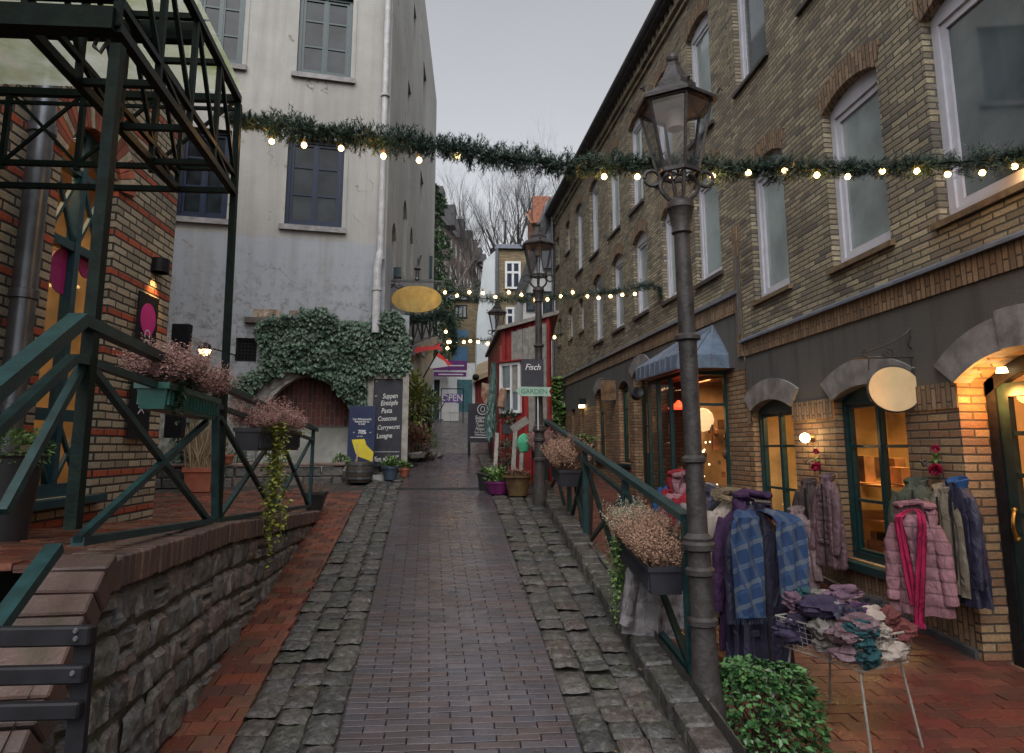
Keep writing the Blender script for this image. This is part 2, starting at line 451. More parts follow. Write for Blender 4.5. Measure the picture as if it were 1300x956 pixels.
def setts(x0f, x1f, y0, y1, cols, L, m, zf, rz=.012, h=.09):
    """rows of rounded stone setts"""
    for c in range(cols):
        y = y0 + random.uniform(0, L)
        while y < y1:
            l = L * random.uniform(.75, 1.25)
            X0, X1 = x0f(y), x1f(y); w = (X1 - X0) / cols
            a, b = X0 + c * w + .004 + random.uniform(-.006, .006), X0 + (c + 1) * w - .004 + random.uniform(-.008, .008)
            cx, cy = (a + b) / 2, y + l / 2; hw, hl = (b - a) / 2, l / 2 - .004
            z = zf(cy) + random.uniform(-rz, rz); sl = (zf(y + l) - zf(y)) / l
            t1, t2 = random.gauss(0, .035), random.gauss(0, .035)
            n = 7; vs = []; fs = []
            ang = random.gauss(0, .035)
            for j in range(n):
                for i in range(n):
                    u, v = -1 + 2 * i / (n - 1), -1 + 2 * j / (n - 1)
                    e = max(abs(u), abs(v)) ** 9
                    k = 1 - .045 * (abs(u * v)) ** 3
                    px, py = u * hw * k, v * hl * k
                    zz = -h * .17 * e + (.007 * mn.noise(Vector((cx * 9 + u * 1.3, cy * 9 + v * 1.3, c * 3.1)))) + .003 * random.uniform(-1, 1)
                    vs.append((cx + px * cos(ang) - py * sin(ang), cy + px * sin(ang) + py * cos(ang), z + sl * py + t1 * px + t2 * py + zz))
            for j in range(n - 1):
                for i in range(n - 1): fs.append((j * n + i, j * n + i + 1, (j + 1) * n + i + 1, (j + 1) * n + i))
            m.add(vs, fs); y += l
m = MB(); setts(xCL, lambda y: xL(y) - .01, .8, 13, 3, .15, m, zs)
structure('cobbles_along_wall', m, M['sett'], smooth=True)
m = MB(); setts(lambda y: xR(y) + .01, lambda y: XK - .02, .8, 14, 3, .17, m, zs)
structure('cobbles_along_kerb', m, M['sett'], smooth=True)
# kerb stones
m = MB(); y = .9
while y < 10.2:
    l = random.uniform(.14, .24); hgt = .075 + random.uniform(-.01, .01)
    z = zs(y + l / 2) + hgt; j = random.uniform(-.015, .015)
    m.at(XK + j, y + l / 2, z, rot=(atan(.113) + random.gauss(0, .015), random.gauss(0, .03), random.gauss(0, .02)))
    m.rbox(0, .20 + random.uniform(0, .03), -l / 2 + .003, l / 2 - .003, -.25, 0, .014, .004)
    y += l
structure('kerb_stones', m, M['sett'], smooth=30)
# right terrace, left terrace
structure('shop_terrace', strip(lambda y: 1.2, lambda y: 3.9, .6, 22, .22, .11, gap=.006, zf=zr, tilt=.014, jit=.002), M['pave_redr'])
def xWi(Y): return xW(Y) - .22
tl = strip(lambda y: -6.0, lambda y: xWi(y) + .03 if y < 8.2 else xCL(y) - .01, 3.0, 11.3, .22, .11, gap=.007, zf=zl, tilt=.02, jit=.004, rowvar=.04)
g2 = MB()
for a, b in ((3.0, 3.6), (3.6, 6), (6, 8.2)): g2.quad((-6.2, a, zl(a) - .02), (xWi(a) + .04, a, zl(a) - .02), (xWi(b) + .04, b, zl(b) - .02), (-6.2, b, zl(b) - .02))
for a, b in ((8.2, 9.2), (9.2, 12.5)): g2.quad((-6.2, a, zl(a) - .02), (xL(a), a, zl(a) - .02), (xL(b), b, zl(b) - .02), (-6.2, b, zl(b) - .02))
o_ = structure('cafe_terrace', tl, M['pave_red']); structure('terrace_bed', g2, M['joint'])

m = MB()
for i in range(58):
    x = -.95 + i * .024; m.box(x, x + .012, 9.86, 9.93, zs(9.9) + .004, zs(9.9) + .012)
m.box(-.97, .46, 9.84, 9.855, zs(9.85) - .02, zs(9.85) + .011); m.box(-.97, .46, 9.935, 9.95, zs(9.94) - .02, zs(9.94) + .012)
structure('drain_channel', m, mat('iron_drain', (.03, .03, .032), .4, .3, 20, spec=.4))
m = MB(); rnd = random.Random(91)
for i in range(170):
    x, y = rnd.choice([rnd.uniform(-1.2, 1.0), rnd.gauss(.95, .05), rnd.gauss(-1.1, .12)]), rnd.uniform(2.2, 9.5)
    m.leaf((x, y, zs(y) + .010), (rnd.gauss(0, 1), rnd.gauss(0, 1), .05), (0, 0, 1), rnd.uniform(.010, .03), .012)
tag(obj('fallen_leaves', m, mat('fallen_leaf', (.16, .10, .04), .6, .3, 30, island=.6)), 'scattered small fallen leaves and grit on the wet paving', 'leaves', kind='stuff')
# ---------------- left retaining wall ----------------
cap_top = [(1.25, .05), (2.55, 1.31), (4.2, 1.265), (5.5, 1.17), (8.1, .985)]
def zc(Y): return interp(Y, cap_top)
rw = thing('retaining_wall', 'low curved wall of rough grey stones capped with upright dark bricks', 'wall', (-1.36, 4, .45))
O = Vector((-1.36, 4, .45))
m = MB(); wb = MB()
y = .9
for a, b in zip([.9, 1.25, 2.55, 3.5, 5, 6.5], [1.25, 2.55, 3.5, 5, 6.5, 8.15]):
    wb.quad(*(Vector(p) - O for p in ((xW(a) - .028, a, zs(a) - .1), (xW(b) - .028, b, zs(b) - .1), (xW(b) - .028, b, max(zc(b) - .02, zs(b))), (xW(a) - .028, a, max(zc(a) - .02, zs(a))))))
random.seed(31)
# irregular coursing: stones fill rows of varying height, with tall and squat ones
for row in range(9):
    y = 1.0
    while y < 8.15:
        w = random.choice([.08, .11, .14, .18, .21]) * random.uniform(.85, 1.15); RH = .158
        yc = y + w / 2; top = zc(yc) - .125 - row * RH + .010 * sin(yc * 3 + row); bot = top - RH
        if top > zs(yc) - .02:
            split = w > .15 and random.random() < .25
            for (ta, tb) in (((top, top - RH * .5), (top - RH * .5, bot)) if split else ((top, bot),)):
                px = xW(yc) - .03; n = 7; vs = []; fs = []
                cz_ = (ta + tb) / 2; hy, hz = w / 2 - random.uniform(.004, .010), (ta - tb) / 2 - random.uniform(.004, .010)
                tl_ = random.gauss(0, .03); sd = random.uniform(0, 50); dep = random.uniform(.0, .018); tx, tz = random.gauss(0, .06), random.gauss(0, .06)
                for j_ in range(n):
                    for i_ in range(n):
                        u, v = -1 + 2 * i_ / (n - 1), -1 + 2 * j_ / (n - 1)
                        e = max(abs(u), abs(v)) ** 8; k = 1 - .07 * (abs(u * v)) ** 2; wob = .05 * mn.noise(Vector((u * 1.5 + sd, v * 1.5, .3)))
                        py, pz = u * hy * (k + wob), v * hz * (k + wob)
                        vs.append(Vector((px + dep - .026 * e + .012 * mn.noise(Vector((u * 1.9 + sd, v * 1.9, 7.7))) + .02 + tx * py + tz * pz, yc + py - pz * tl_, cz_ + pz + py * tl_)) - O)
                for j_ in range(n - 1):
                    for i_ in range(n - 1): fs.append((j_ * n + i_, j_ * n + i_ + 1, (j_ + 1) * n + i_ + 1, (j_ + 1) * n + i_))
                m.add(vs, fs)
        y += w
obj('stone_face', m, M['wallstone'], rw, smooth=True)
M['mortar_moss'] = mat('mortar_moss', (.055, .052, .045), .9, .4, 10, dirt=.6, dirtc=(.05, .06, .015), bump=.6, bscale=60)
obj('mortar', wb, M['mortar_moss'], rw)
m = MB(); y = 1.3
while y < 8.12:
    w = .064 + random.uniform(-.004, .004); sl = (zc(y + w) - zc(y)) / w
    if 1.2 < y < 2.55: w = .085 * random.uniform(.9, 1.1)
    yaw = atan(-.0715)
    st_ = y < 2.55
    ca = cos(atan(sl))
    m.at(*(Vector((xW(y) - .095, y + w * ca / 2 if st_ else y + w / 2, zc(y + w / 2) + random.uniform(-.003, .003))) - O), rot=(atan(sl), random.gauss(0, .01), -yaw * 0 + .07))
    m.rbox(-.125, .115 + random.uniform(-.004, .004), -w / 2 + .004, w / 2 - .004, -.115, 0, .006, .0015)
    y += w * (ca if st_ else 1)
obj('brick_cap', m, M['cap_brick'], rw)

# ---------------- facades ----------------
def facade(m, s0, s1, z0f, z1f, holes, depth, inn, extra=()):
    """front sheet in the local x-z plane with openings and their reveals. holes: (a, b, z0, z1, rise)"""
    cuts = {s0, s1} | set(extra)
    for h in holes:
        a, b = h[0], h[1]; n = 8 if h[4] > 0 else 1
        for i in range(n + 1): cuts.add(round(a + (b - a) * i / n, 5))
    cuts = sorted(c for c in cuts if s0 - 1e-6 <= c <= s1 + 1e-6)
    def top(h, s):
        if h[4] <= 0: return h[3]
        t = (s - h[0]) / (h[1] - h[0]) * 2 - 1
        return h[3] + h[4] * (1 - t * t)
    for a, b in zip(cuts, cuts[1:]):
        if b - a < 1e-5: continue
        mid = (a + b) / 2
        hs_ = sorted([h for h in holes if h[0] < mid < h[1]], key=lambda h: h[2])
        za, zb = z0f(a), z0f(b)
        for h in hs_:
            m.quad((a, 0, za), (b, 0, zb), (b, 0, h[2]), (a, 0, h[2]))
            za, zb = top(h, a), top(h, b)
            m.quad((a, 0, za), (b, 0, zb), (b, inn * depth, zb), (a, inn * depth, za))
        m.quad((a, 0, za), (b, 0, zb), (b, 0, z1f(b)), (a, 0, z1f(a)))
    for h in holes:
        a, b, zz0, zz1, r = h
        m.quad((a, 0, zz0), (a, inn * depth, zz0), (a, inn * depth, zz1), (a, 0, zz1))
        m.quad((b, 0, zz0), (b, 0, zz1), (b, inn * depth, zz1), (b, inn * depth, zz0))
        m.quad((a, 0, zz0), (b, 0, zz0), (b, inn * depth, zz0), (a, inn * depth, zz0))
def arch_ring(m, a, b, z1, rise, th, proud, inn, bw=.075, back=.05, gap=.008, ext=0.0):
    """voussoirs over an opening, set a little proud of the wall"""
    w = b - a; R_ = (w * w / 4 + rise * rise) / (2 * rise) if rise > 0 else 1e3
    cx, cz = (a + b) / 2, z1 + rise - R_
    half = math.asin(min(1, w / 2 / R_)) + ext / R_
    n = max(2, round(2 * half * (R_ + th / 2) / bw))
    for i in range(n):
        t0, t1 = -half + 2 * half * i / n, -half + 2 * half * (i + 1) / n
        g_ = gap / 2 / R_
        r1 = R_ + th + random.uniform(-.004, .004); r0 = R_ - .003; o = proud + random.uniform(-.001, .001)
        pts = [(cx + r * sin(t), cz + r * cos(t)) for r, t in ((r0, t0 + g_), (r0, t1 - g_), (r1, t1 - g_), (r1, t0 + g_))]
        m.prism(pts, -inn * o, inn * back)
M['pvc'] = mat('white_window_frame', (.50, .50, .56), .35, .06, 6, dirt=.12, dirtc=(.2, .2, .2))
M['pane'] = mat('dark_window_pane', (.075, .095, .105), .04, .3, 2, spec=1.0)
M['pane2'] = mat('pale_reflection_pane', (.27, .32, .325), .05, .30, 1.1, spec=1.0)  # pale tone is painted in for the white walls mirrored in the glass
M['green_frame'] = mat('dark_green_paint', (.008, .034, .038), .30, .25, 20, bump=.08)
M['sill_tile'] = mat('brown_sill_tile', (.15, .105, .06), .45, .3, 15, bump=.2)
M['sill_dark'] = mat('dark_sill', (.05, .04, .035), .5, .3, 15, bump=.2)
def cg(name, tint, alpha):
    k = N(name)
    out = k.t.nodes['Material Output']
    tr = k.n('BsdfTransparent', Color=(*tint, 1)); gl = k.n('BsdfGlossy', Roughness=.02)
    fr = k.math('POWER', k.n('LayerWeight', Blend=.5).outputs['Facing'], 4.0)
    f2 = k.math('MINIMUM', k.math('ADD', k.math('MULTIPLY', fr, .8), alpha), 1.0)
    mx = k.t.nodes.new('ShaderNodeMixShader')
    k.link(f2, mx.inputs[0]); k.link(tr.outputs[0], mx.inputs[1]); k.link(gl.outputs[0], mx.inputs[2]); k.link(mx.outputs[0], out.inputs[0])
    k.t.nodes.remove(k.b)
    return k.m
M['pane_dark'] = mat('dim_window_pane', (.016, .02, .024), .06, .5, 3, spec=.30)
M['glass'] = cg('clear_shop_glass', (.85, .88, .88), .03)
M['lamp_glass'] = cg('lantern_glass', (.9, .9, .93), .08)
def rect_frame(m, a, b, z0, z1, w, y0, y1):
    m.box(a, a + w, y0, y1, z0, z1); m.box(b - w, b, y0, y1, z0, z1)
    m.box(a + w, b - w, y0, y1, z0, z0 + w); m.box(a + w, b - w, y0, y1, z1 - w, z1)
def window(par, a, b, z0, z1, rise, rec, inn, fm, pm, fw=.07, sash=.055, mull=(), trans=(), bar=.03, sill=None, sillw=.06, sproud=.05, archm=None, arch_th=.22, shr=True, head=True, silld=.05, tilt=0):
    """one window of a facade: frame with sash and bars, pane, sill and arch"""
    f = MB(); yi = lambda d: inn * (rec + d)
    y0, y1 = sorted((yi(-.035), yi(.05)))
    rect_frame(f, a + .002, b - .002, z0 + .002, z1, fw, y0, y1)
    if rise > 0 and head:
        n = 8
        for i in range(n):
            u0, u1 = a + (b - a) * i / n, a + (b - a) * (i + 1) / n
            t0, t1 = 2 * i / n - 1, 2 * (i + 1) / n - 1
            f.add([(u0, y, z) for y, z in ((y0, z1), (y0, z1 + rise * (1 - t0 * t0)), (y1, z1), (y1, z1 + rise * (1 - t0 * t0)))] + [(u1, y, z) for y, z in ((y0, z1), (y0, z1 + rise * (1 - t1 * t1)), (y1, z1), (y1, z1 + rise * (1 - t1 * t1)))], [(0, 4, 5, 1), (2, 3, 7, 6)])
    y0s, y1s = sorted((yi(-.012), yi(.04)))
    ms = [a + fw] + [a + (b - a) * t for t in mull] + [b - fw]
    if sash:
        for p, q in zip(ms, ms[1:]): rect_frame(f, p + .004, q - .004, z0 + fw + .004, z1 - fw - .004, sash, y0s, y1s)
    ym0, ym1 = sorted((yi(-.022), yi(.03)))
    for t in mull: f.box(a + (b - a) * t - bar * .8, a + (b - a) * t + bar * .8, ym0, ym1, z0 + fw, z1 - fw)
    yt0, yt1 = sorted((yi(-.006), yi(.025)))
    for t in trans: f.box(a + fw + .001, b - fw - .001, yt0, yt1, z0 + (z1 - z0) * t - bar / 2, z0 + (z1 - z0) * t + bar / 2)
    fo = obj('window', f, fm, par)
    p = MB(); q = fw + sash * .6; yy = yi(.012)
    p.quad((a + q, yy, z0 + q), (b - q, yy + tilt, z0 + q), (b - q, yy + tilt, z1 - q), (a + q, yy, z1 - q))
    obj('pane', p, pm, fo)
    if sill:
        s_ = MB(); ys_ = sorted((-inn * sproud, inn * (rec - .04)))
        s_.add([(x, y, z) for x in (a - sillw, b + sillw) for y, z in ((-inn * sproud, z0 - silld - .02), (-inn * sproud, z0 - .02), (inn * (rec - .036), z0 + .004), (inn * (rec - .036), z0 - silld))], [(0, 1, 2, 3), (7, 6, 5, 4), (1, 5, 6, 2), (0, 4, 5, 1), (0, 3, 7, 4)])
        obj('sill', s_, sill, fo)
    if archm:
        am = MB(); arch_ring(am, a, b, z1, rise, arch_th, .012, inn, ext=.0)
        obj('window_arch', am, archm, fo)
    return fo
# ---------------- right building, near section ----------------
random.seed(11)
M['render'] = None
k = N('grey_pebble_render'); v = k.obj()
fine = k.noise(v, 90, 4, .8); st = k.n('TexNoise', Vector=k.n('Mapping', Vector=v, Scale=(2.5, 2.5, .35)).outputs[0], Scale=2.0, Detail=5).outputs[0]
c = k.mix(k.ramp(fine, [(.3, 0.0), (.7, 1.0)]), (.05, .05, .048), (.125, .12, .115))
c = k.mix(k.math('MULTIPLY', k.ramp(st, [(.5, 0.0), (.7, 1.0)]), .55), c, (.035, .033, .032))
k.set(Base_Color=c, Roughness=.9, Normal=k.bump(fine, .8, .008)); M['render'] = k.m
M['stone_arch'] = mat('grey_sandstone', (.21, .20, .20), .6, .3, 7, dirt=.5, dirtc=(.07, .065, .065), bump=.35, bscale=50, island=.15)
M['lead'] = mat('lead_flashing', (.12, .14, .18), .4, .2, 8, bump=.1)
M['zinc'] = mat('zinc_gutter', (.13, .14, .16), .35, .2, 8, metal=.6)
M['roof_dark'] = mat('dark_roof', (.05, .05, .055), .7, .3, 5, bump=.3)
M['room'] = mat('warm_room_wall', (.55, .38, .2), .8, .45, 1.6)
M['roomdark'] = mat('brown_room_wall', (.22, .13, .07), .8, .4, 3)
M['iron'] = mat('wrought_iron', (.035, .033, .032), .45, .3, 20, bump=.2)
M['black'] = mat('black_paint', (.011, .011, .014), .5, .3, 20, spec=.2)
bn = thing('brick_building', 'yellow brick shop building nearest on the right, with the coats hung on its wall', 'building', (3.75, 0, 0), radians(90))
UP = lambda z: (lambda s: z)
# openings (a, b, z0, z1, rise)
up1 = [(5.60, 6.56, 3.52, 5.18, .12), (3.95, 4.97, 3.48, 5.20, .12), (7.50, 8.45, 3.58, 5.25, .12), (2.2, 3.2, 3.5, 5.2, .12)]
up2 = [(7.72, 8.70, 6.62, 8.35, .12), (5.88, 6.83, 6.62, 8.35, .12), (4.1, 5.05, 6.62, 8.35, .12)]
gr1 = [(5.62, 6.74, .64, 2.17, .12), (7.63, 8.75, .66, 2.17, .12)]
door1 = (3.72, 4.97, zr(4.3) + .02, 2.19, .19)
def noh(z): return lambda s: z
m = MB(); facade(m, -1.5, 8.91, noh(3.16), noh(9.6), up1 + up2, .14, -1)
m.quad((8.88, 0, 0), (8.88, 0, 9.6), (8.88, -6, 9.6), (8.88, -6, 0)); m.quad((-1.5, 0, -.3), (-1.5, 0, 9.6), (-1.5, -6, 9.6), (-1.5, -6, -.3))
obj('upper_wall', m, M['brick_yellow'], bn)
cutg = [(h[0], h[1], h[2], h[3], h[4]) for h in gr1] + [door1]
# the three bands of the ground floor share one set of openings: split them by height
def band(name, za, zb, mt, holes, s0=-1.5, s1=8.88, par=None, inn=-1, dep=.12, y=0.0):
    m = MB(); hh = []
    for (a, b, q0, q1, r) in holes:
        if q0 < zb and q1 + r > (za(a) if callable(za) else za): hh.append((a, b, q0, q1, r))
    cuts = {s0, s1}
    for h in hh:
        for i in range(11): cuts.add(h[0] + (h[1] - h[0]) * i / 10)
    cuts = sorted(cuts)
    f0 = za if callable(za) else (lambda s: za)
    for a, b in zip(cuts, cuts[1:]):
        mid = (a + b) / 2
        h = next((h for h in hh if h[0] < mid < h[1]), None)
        if h is None: m.quad((a, y, f0(a)), (b, y, f0(b)), (b, y, zb), (a, y, zb)); continue
        tp = lambda s: h[3] + h[4] * (1 - ((s - h[0]) / (h[1] - h[0]) * 2 - 1) ** 2)
        if h[2] > f0(mid): m.quad((a, y, f0(a)), (b, y, f0(b)), (b, y, h[2]), (a, y, h[2]))
        ta, tb = max(f0(a), tp(a)), max(f0(b), tp(b))
        if min(ta, tb) < zb: m.quad((a, y, ta), (b, y, tb), (b, y, zb), (a, y, zb))
    return m
def reveals(m, holes, dep, inn, y=0.0):
    for (a, b, q0, q1, r) in holes:
        m.quad((a, y, q0), (a, inn * dep, q0), (a, inn * dep, q1), (a, y, q1)); m.quad((b, y, q0), (b, y, q1), (b, inn * dep, q1), (b, inn * dep, q0))
        m.quad((a, y, q0), (b, y, q0), (b, inn * dep, q0), (a, inn * dep, q0))
        n = 10
        for i in range(n):
            t0, t1 = i / n, (i + 1) / n
            u0, u1 = lerp(a, b, t0), lerp(a, b, t1); h0, h1 = q1 + r * (1 - (2 * t0 - 1) ** 2), q1 + r * (1 - (2 * t1 - 1) ** 2)
            m.quad((u0, y, h0), (u1, y, h1), (u1, inn * dep, h1), (u0, inn * dep, h0))
obj('render_band', band('r', 2.20, 2.91, M['render'], cutg), M['render'], bn)
pb = band('p', lambda s: zr(s) - .05, 2.0, None, cutg, y=.0); reveals(pb, gr1, .12, -1)
reveals(pb, [door1], .24, -1)
obj('pier_wall', pb, M['brick_pier'], bn)
for q0_, q1_ in ((-1.5, 3.72), (4.97, 5.62), (6.74, 7.63), (8.75, 8.88)): m = MB(); m.quad((q0_, .012, 2.0), (q1_, .012, 2.0), (q1_, .012, 2.2), (q0_, .012, 2.2)); obj('soldier_course', m, M['soldier'], bn)
m = MB(); m.box(-1.5, 8.88, -.02, .022, 2.905, 3.10)
obj('soldier_string_course', m, M['soldier'], bn)
m = MB(); m.add([(s, y, z) for s in (-1.5, 8.9) for y, z in ((-.02, 3.17), (.075, 3.115), (.075, 3.09), (-.02, 3.10))], [(0, 1, 2, 3), (7, 6, 5, 4), (0, 4, 5, 1), (1, 5, 6, 2), (2, 6, 7, 3), (0, 3, 7, 4)])
obj('lead_flashing', m, M['lead'], bn)
m = MB(); m.box(-1.5, 3.68, .0, .03, -.2, .30)
for a, b in ((5.02, 8.88),):
    m.add([(s, y, z) for s in (a, b) for y, z in ((.0, zr(s) - .05), (.03, zr(s) - .05), (.03, zr(s) + .055), (.0, zr(s) + .07))], [(0, 1, 2, 3), (7, 6, 5, 4), (1, 5, 6, 2), (2, 6, 7, 3), (0, 3, 7, 4), (0, 4, 5, 1)])
obj('plinth_strip', m, M['zinc'], bn)
# upright bricks under the windows
m = MB()
for a, b in ((5.02, 8.86),):
    m.add([(s, y, z) for s in (a, b) for y, z in ((.008, zr(s) + .02), (.008, .585))], [(0, 1, 3, 2)])
obj('upright_brick_base', m, M['soldier'], bn)
for i, (a, b, z0, z1, r) in enumerate(up1 + up2):
    window(bn, a, b, z0, z1, r, .12, -1, M['pvc'], M['pane2' if i in (0, 2, 5) else 'pane'], fw=.075, sash=.06, sill=M['sill_tile'] if i < 4 else M['sill_dark'], archm=M['soldier'] if i < 4 else M['soldier'], arch_th=.23, tilt=random.uniform(-.01, .01))
M['stone_arch2'] = M['stone_arch']
def stone_arch(par, a, b, z1, r, th, inn, n=3, proud=.03, name='stone_arch', ext=.12):
    m = MB(); w = b - a; R_ = (w * w / 4 + r * r) / (2 * r); cx, cz = (a + b) / 2, z1 + r - R_; half = math.asin(w / 2 / R_)
    for i in range(n):
        t0, t1 = -half + 2 * half * i / n, -half + 2 * half * (i + 1) / n
        key = (n == 3 and i == 1)
        if n == 3: t0, t1 = [(-half, -.16 * half), (-.16 * half, .16 * half), (.16 * half, half)][i]
        q = 6; e0 = ext * (1 if i == 0 else 0); e1 = ext * (1 if i == n - 1 else 0)
        r0, r1 = R_ - .004, R_ + th + (.035 if key else 0)
        inner = [(cx + r0 * sin(lerp(t0, t1, j / q)), cz + r0 * cos(lerp(t0, t1, j / q))) for j in range(q + 1)]
        outer = [(cx + r1 * sin(lerp(t0 - e0 / 2, t1 + e1 / 2, j / q)), cz + r1 * cos(lerp(t0 - e0 / 2, t1 + e1 / 2, j / q))) for j in range(q + 1)][::-1]
        d = .004 * (0 if key else 1)
        for j in range(q):
            pts = [inner[j], inner[j + 1], outer[q - j - 1], outer[q - j]]
            m.add([(p[0], y, p[1]) for y in (-inn * (proud + (.02 if key else 0)), inn * .11) for p in pts], [(0, 1, 2, 3), (7, 6, 5, 4), (0, 4, 5, 1), (3, 2, 6, 7)] + ([(0, 3, 7, 4)] if j == 0 else []) + ([(1, 5, 6, 2)] if j == q - 1 else []))
    return obj(name, m, M['stone_arch'], par)
for h in gr1: stone_arch(bn, h[0], h[1], h[3], h[4], .25, -1, n=2)
stone_arch(bn, door1[0], door1[1], door1[3], door1[4], .24, -1, n=3)
for h in gr1:
    window(bn, h[0], h[1], h[2], h[3], h[4], .12, -1, M['green_frame'], M['glass'], fw=.055, sash=.028, mull=(.5,), trans=(.36, .70), bar=.028, sill=M['green_frame'], sillw=.02, sproud=.06, head=True, silld=.07)
# shop interior, lit
def room(par, a, b, z0, z1, d, inn, wallm, power, col, s_shelf=True, seed=0, floor_m=None):
    rnd = random.Random(seed)
    m = MB(); y0, y1 = inn * .22, inn * d
    m.quad((a, y1, z0), (b, y1, z0), (b, y1, z1), (a, y1, z1)); m.quad((a, y0, z0), (a, y1, z0), (a, y1, z1), (a, y0, z1))
    m.quad((b, y0, z0), (b, y1, z0), (b, y1, z1), (b, y0, z1)); m.quad((a, y0, z0), (b, y0, z0), (b, y1, z0), (a, y1, z0)); m.quad((a, y0, z1), (b, y0, z1), (b, y1, z1), (a, y1, z1))
    r = obj('shop_interior', m, wallm, par)
    l = bpy.data.lights.new('shop_light', 'AREA'); l.energy = power; l.color = col; l.size = .8
    lo = link('shop_light', l, par); lo.location = ((a + b) / 2, inn * (d * .55), z1 - .08)
    return r
room(bn, 5.2, 8.86, .25, 2.42, 1.9, -1, M['room'], 46, (1.0, .62, .22), seed=2)
room(bn, 3.0, 5.12, .15, 2.6, 2.2, -1, M['room'], 30, (1.0, .5, .2), seed=3)
M['bulb'] = emis('warm_bulb', (1.0, .80, .45), 14)
M['bulb_dim'] = emis('small_warm_light', (1.0, .72, .35), 5)
M['goods'] = mat('shop_goods', (.25, .12, .06), .6, .5, 4, island=.8)
m = MB(); rnd = random.Random(5)
for i in range(26):
    s = rnd.uniform(5.4, 8.6); z = rnd.choice([.55, .95, 1.32]); y = -rnd.uniform(.7, 1.5)
    w, h = rnd.uniform(.05, .14), rnd.uniform(.08, .3); m.box(s - w, s + w, y - .06, y + .06, z, z + h)
for s0 in (5.4, 7.1):
    for z in (.53, .93, 1.30): m.box(s0, s0 + 1.3, -1.6, -.65, z - .02, z)
obj('shop_shelves', m, M['goods'], bn)
for i, (s, z, y) in enumerate([(6.35, 1.25, -.45), (6.5, .98, -.5), (8.2, 1.22, -.4), (8.05, .93, -.45), (8.35, 1.5, -.6), (6.1, 2.02, -.5), (5.9, 1.55, -.8)]):
    m = MB(); m.at(s, y, z); m.lathe([(.005, .05), (.02, .045), (.045, -.01), (.05, -.035), (.045, -.035), (.012, .03)], 12); fo = obj('shelf_lamp', m, M['stone_arch'], bn)
    m = MB(); m.at(s, y, z - .03); m.ball((0, 0, 0), .02, 8, 6); obj('light_bulb', m, M['bulb'], fo)
# the shop door at the right edge
a, b, z0, z1, r = door1
dr = MB(); y0, y1 = -.285, -.215
dr.box(a + .01, a + .10, y0, y1, z0, z1 + .03); dr.box(b - .10, b - .01, y0, y1, z0, z1 + .03)
n = 10
for i in range(n):
    t0, t1 = i / n, (i + 1) / n; u0, u1 = lerp(a, b, t0), lerp(a, b, t1); h0, h1 = z1 + r * (1 - (2 * t0 - 1) ** 2), z1 + r * (1 - (2 * t1 - 1) ** 2)
    dr.add([(u, y, z) for y in (y0, y1) for u, z in ((u0, h0 - .11), (u1, h1 - .11), (u1, h1 - .003), (u0, h0 - .003))], [(0, 1, 2, 3), (7, 6, 5, 4), (0, 4, 5, 1)])
dframe = obj('door_frame', dr, M['black'], bn)
dr = MB(); A, B = a + .105, b - .105
M['door_green'] = mat('very_dark_green_door', (.010, .026, .026), .3, .3, 14, bump=.08)
for p, q in ((A, (A + B) / 2 - .004), ((A + B) / 2 + .004, B)):
    rect_frame(dr, p, q, z0 + .02, z1 - .02, .10, -.275, -.23)
    dr.box(p + .1, q - .1, -.268, -.24, z0 + .1, z0 + .72)
    for z in (1.22, 1.50, 1.80): dr.box(p + .1, q - .1, -.268, -.238, z - .016, z + .016)
dleaf = obj('shop_door', dr, M['door_green'], bn)
pn = MB(); pn.quad((A + .06, -.255, z0 + .7), (B - .06, -.255, z0 + .7), (B - .06, -.255, z1 + .1), (A + .06, -.255, z1 + .1)); obj('pane', pn, M['glass'], dleaf)
M['brass'] = mat('aged_brass', (.45, .26, .07), .35, .3, 20, metal=.9)
hn = MB(); hp = [Vector((B - .06, -.23 + .06 * sin(t * pi) + .0, 1.14 + .17 * (t - .5) * 1.0)) for t in [i / 10 for i in range(11)]]
hn.tube([(B - .055 - .06 * sin(pi * t) * .6, -.225 + .055 * sin(pi * t), 1.05 + .20 * t) for t in [i / 12 for i in range(13)]], .013, 8)
hn.at(B - .055, -.225, 1.05); hn.ball((0, 0, 0), .022); hn.at(B - .055, -.225, 1.25); hn.ball((0, 0, 0), .022)
obj('door_handle', hn, M['brass'], dleaf, smooth=True)
m = MB(); m.quad((-1.5, .35, 9.62), (8.9, .35, 9.62), (8.9, -4, 13), (-1.5, -4, 13)); obj('roof', m, M['roof_dark'], bn)
m = MB(); m.tube([(-1.5, .22, 9.56), (8.9, .22, 9.56)], .09, 8); obj('gutter', m, M['zinc'], bn)
# lamp in the doorway throws the orange light on the reveal
dl = bpy.data.lights.new('doorway_light', 'POINT'); dl.energy = 11; dl.color = (1, .42, .10); dl.shadow_soft_size = .06
dlo = link('doorway_light', dl, bn); dlo.location = (4.80, -.11, 2.08)
m = MB(); m.at(4.72, -.17, 2.24); m.lathe([(.03, .04), (.04, .0), (.001, -.004)], 12); obj('doorway_lamp', m, M['bulb_dim'] if 'bulb_dim' in M else M['bulb'], bn)

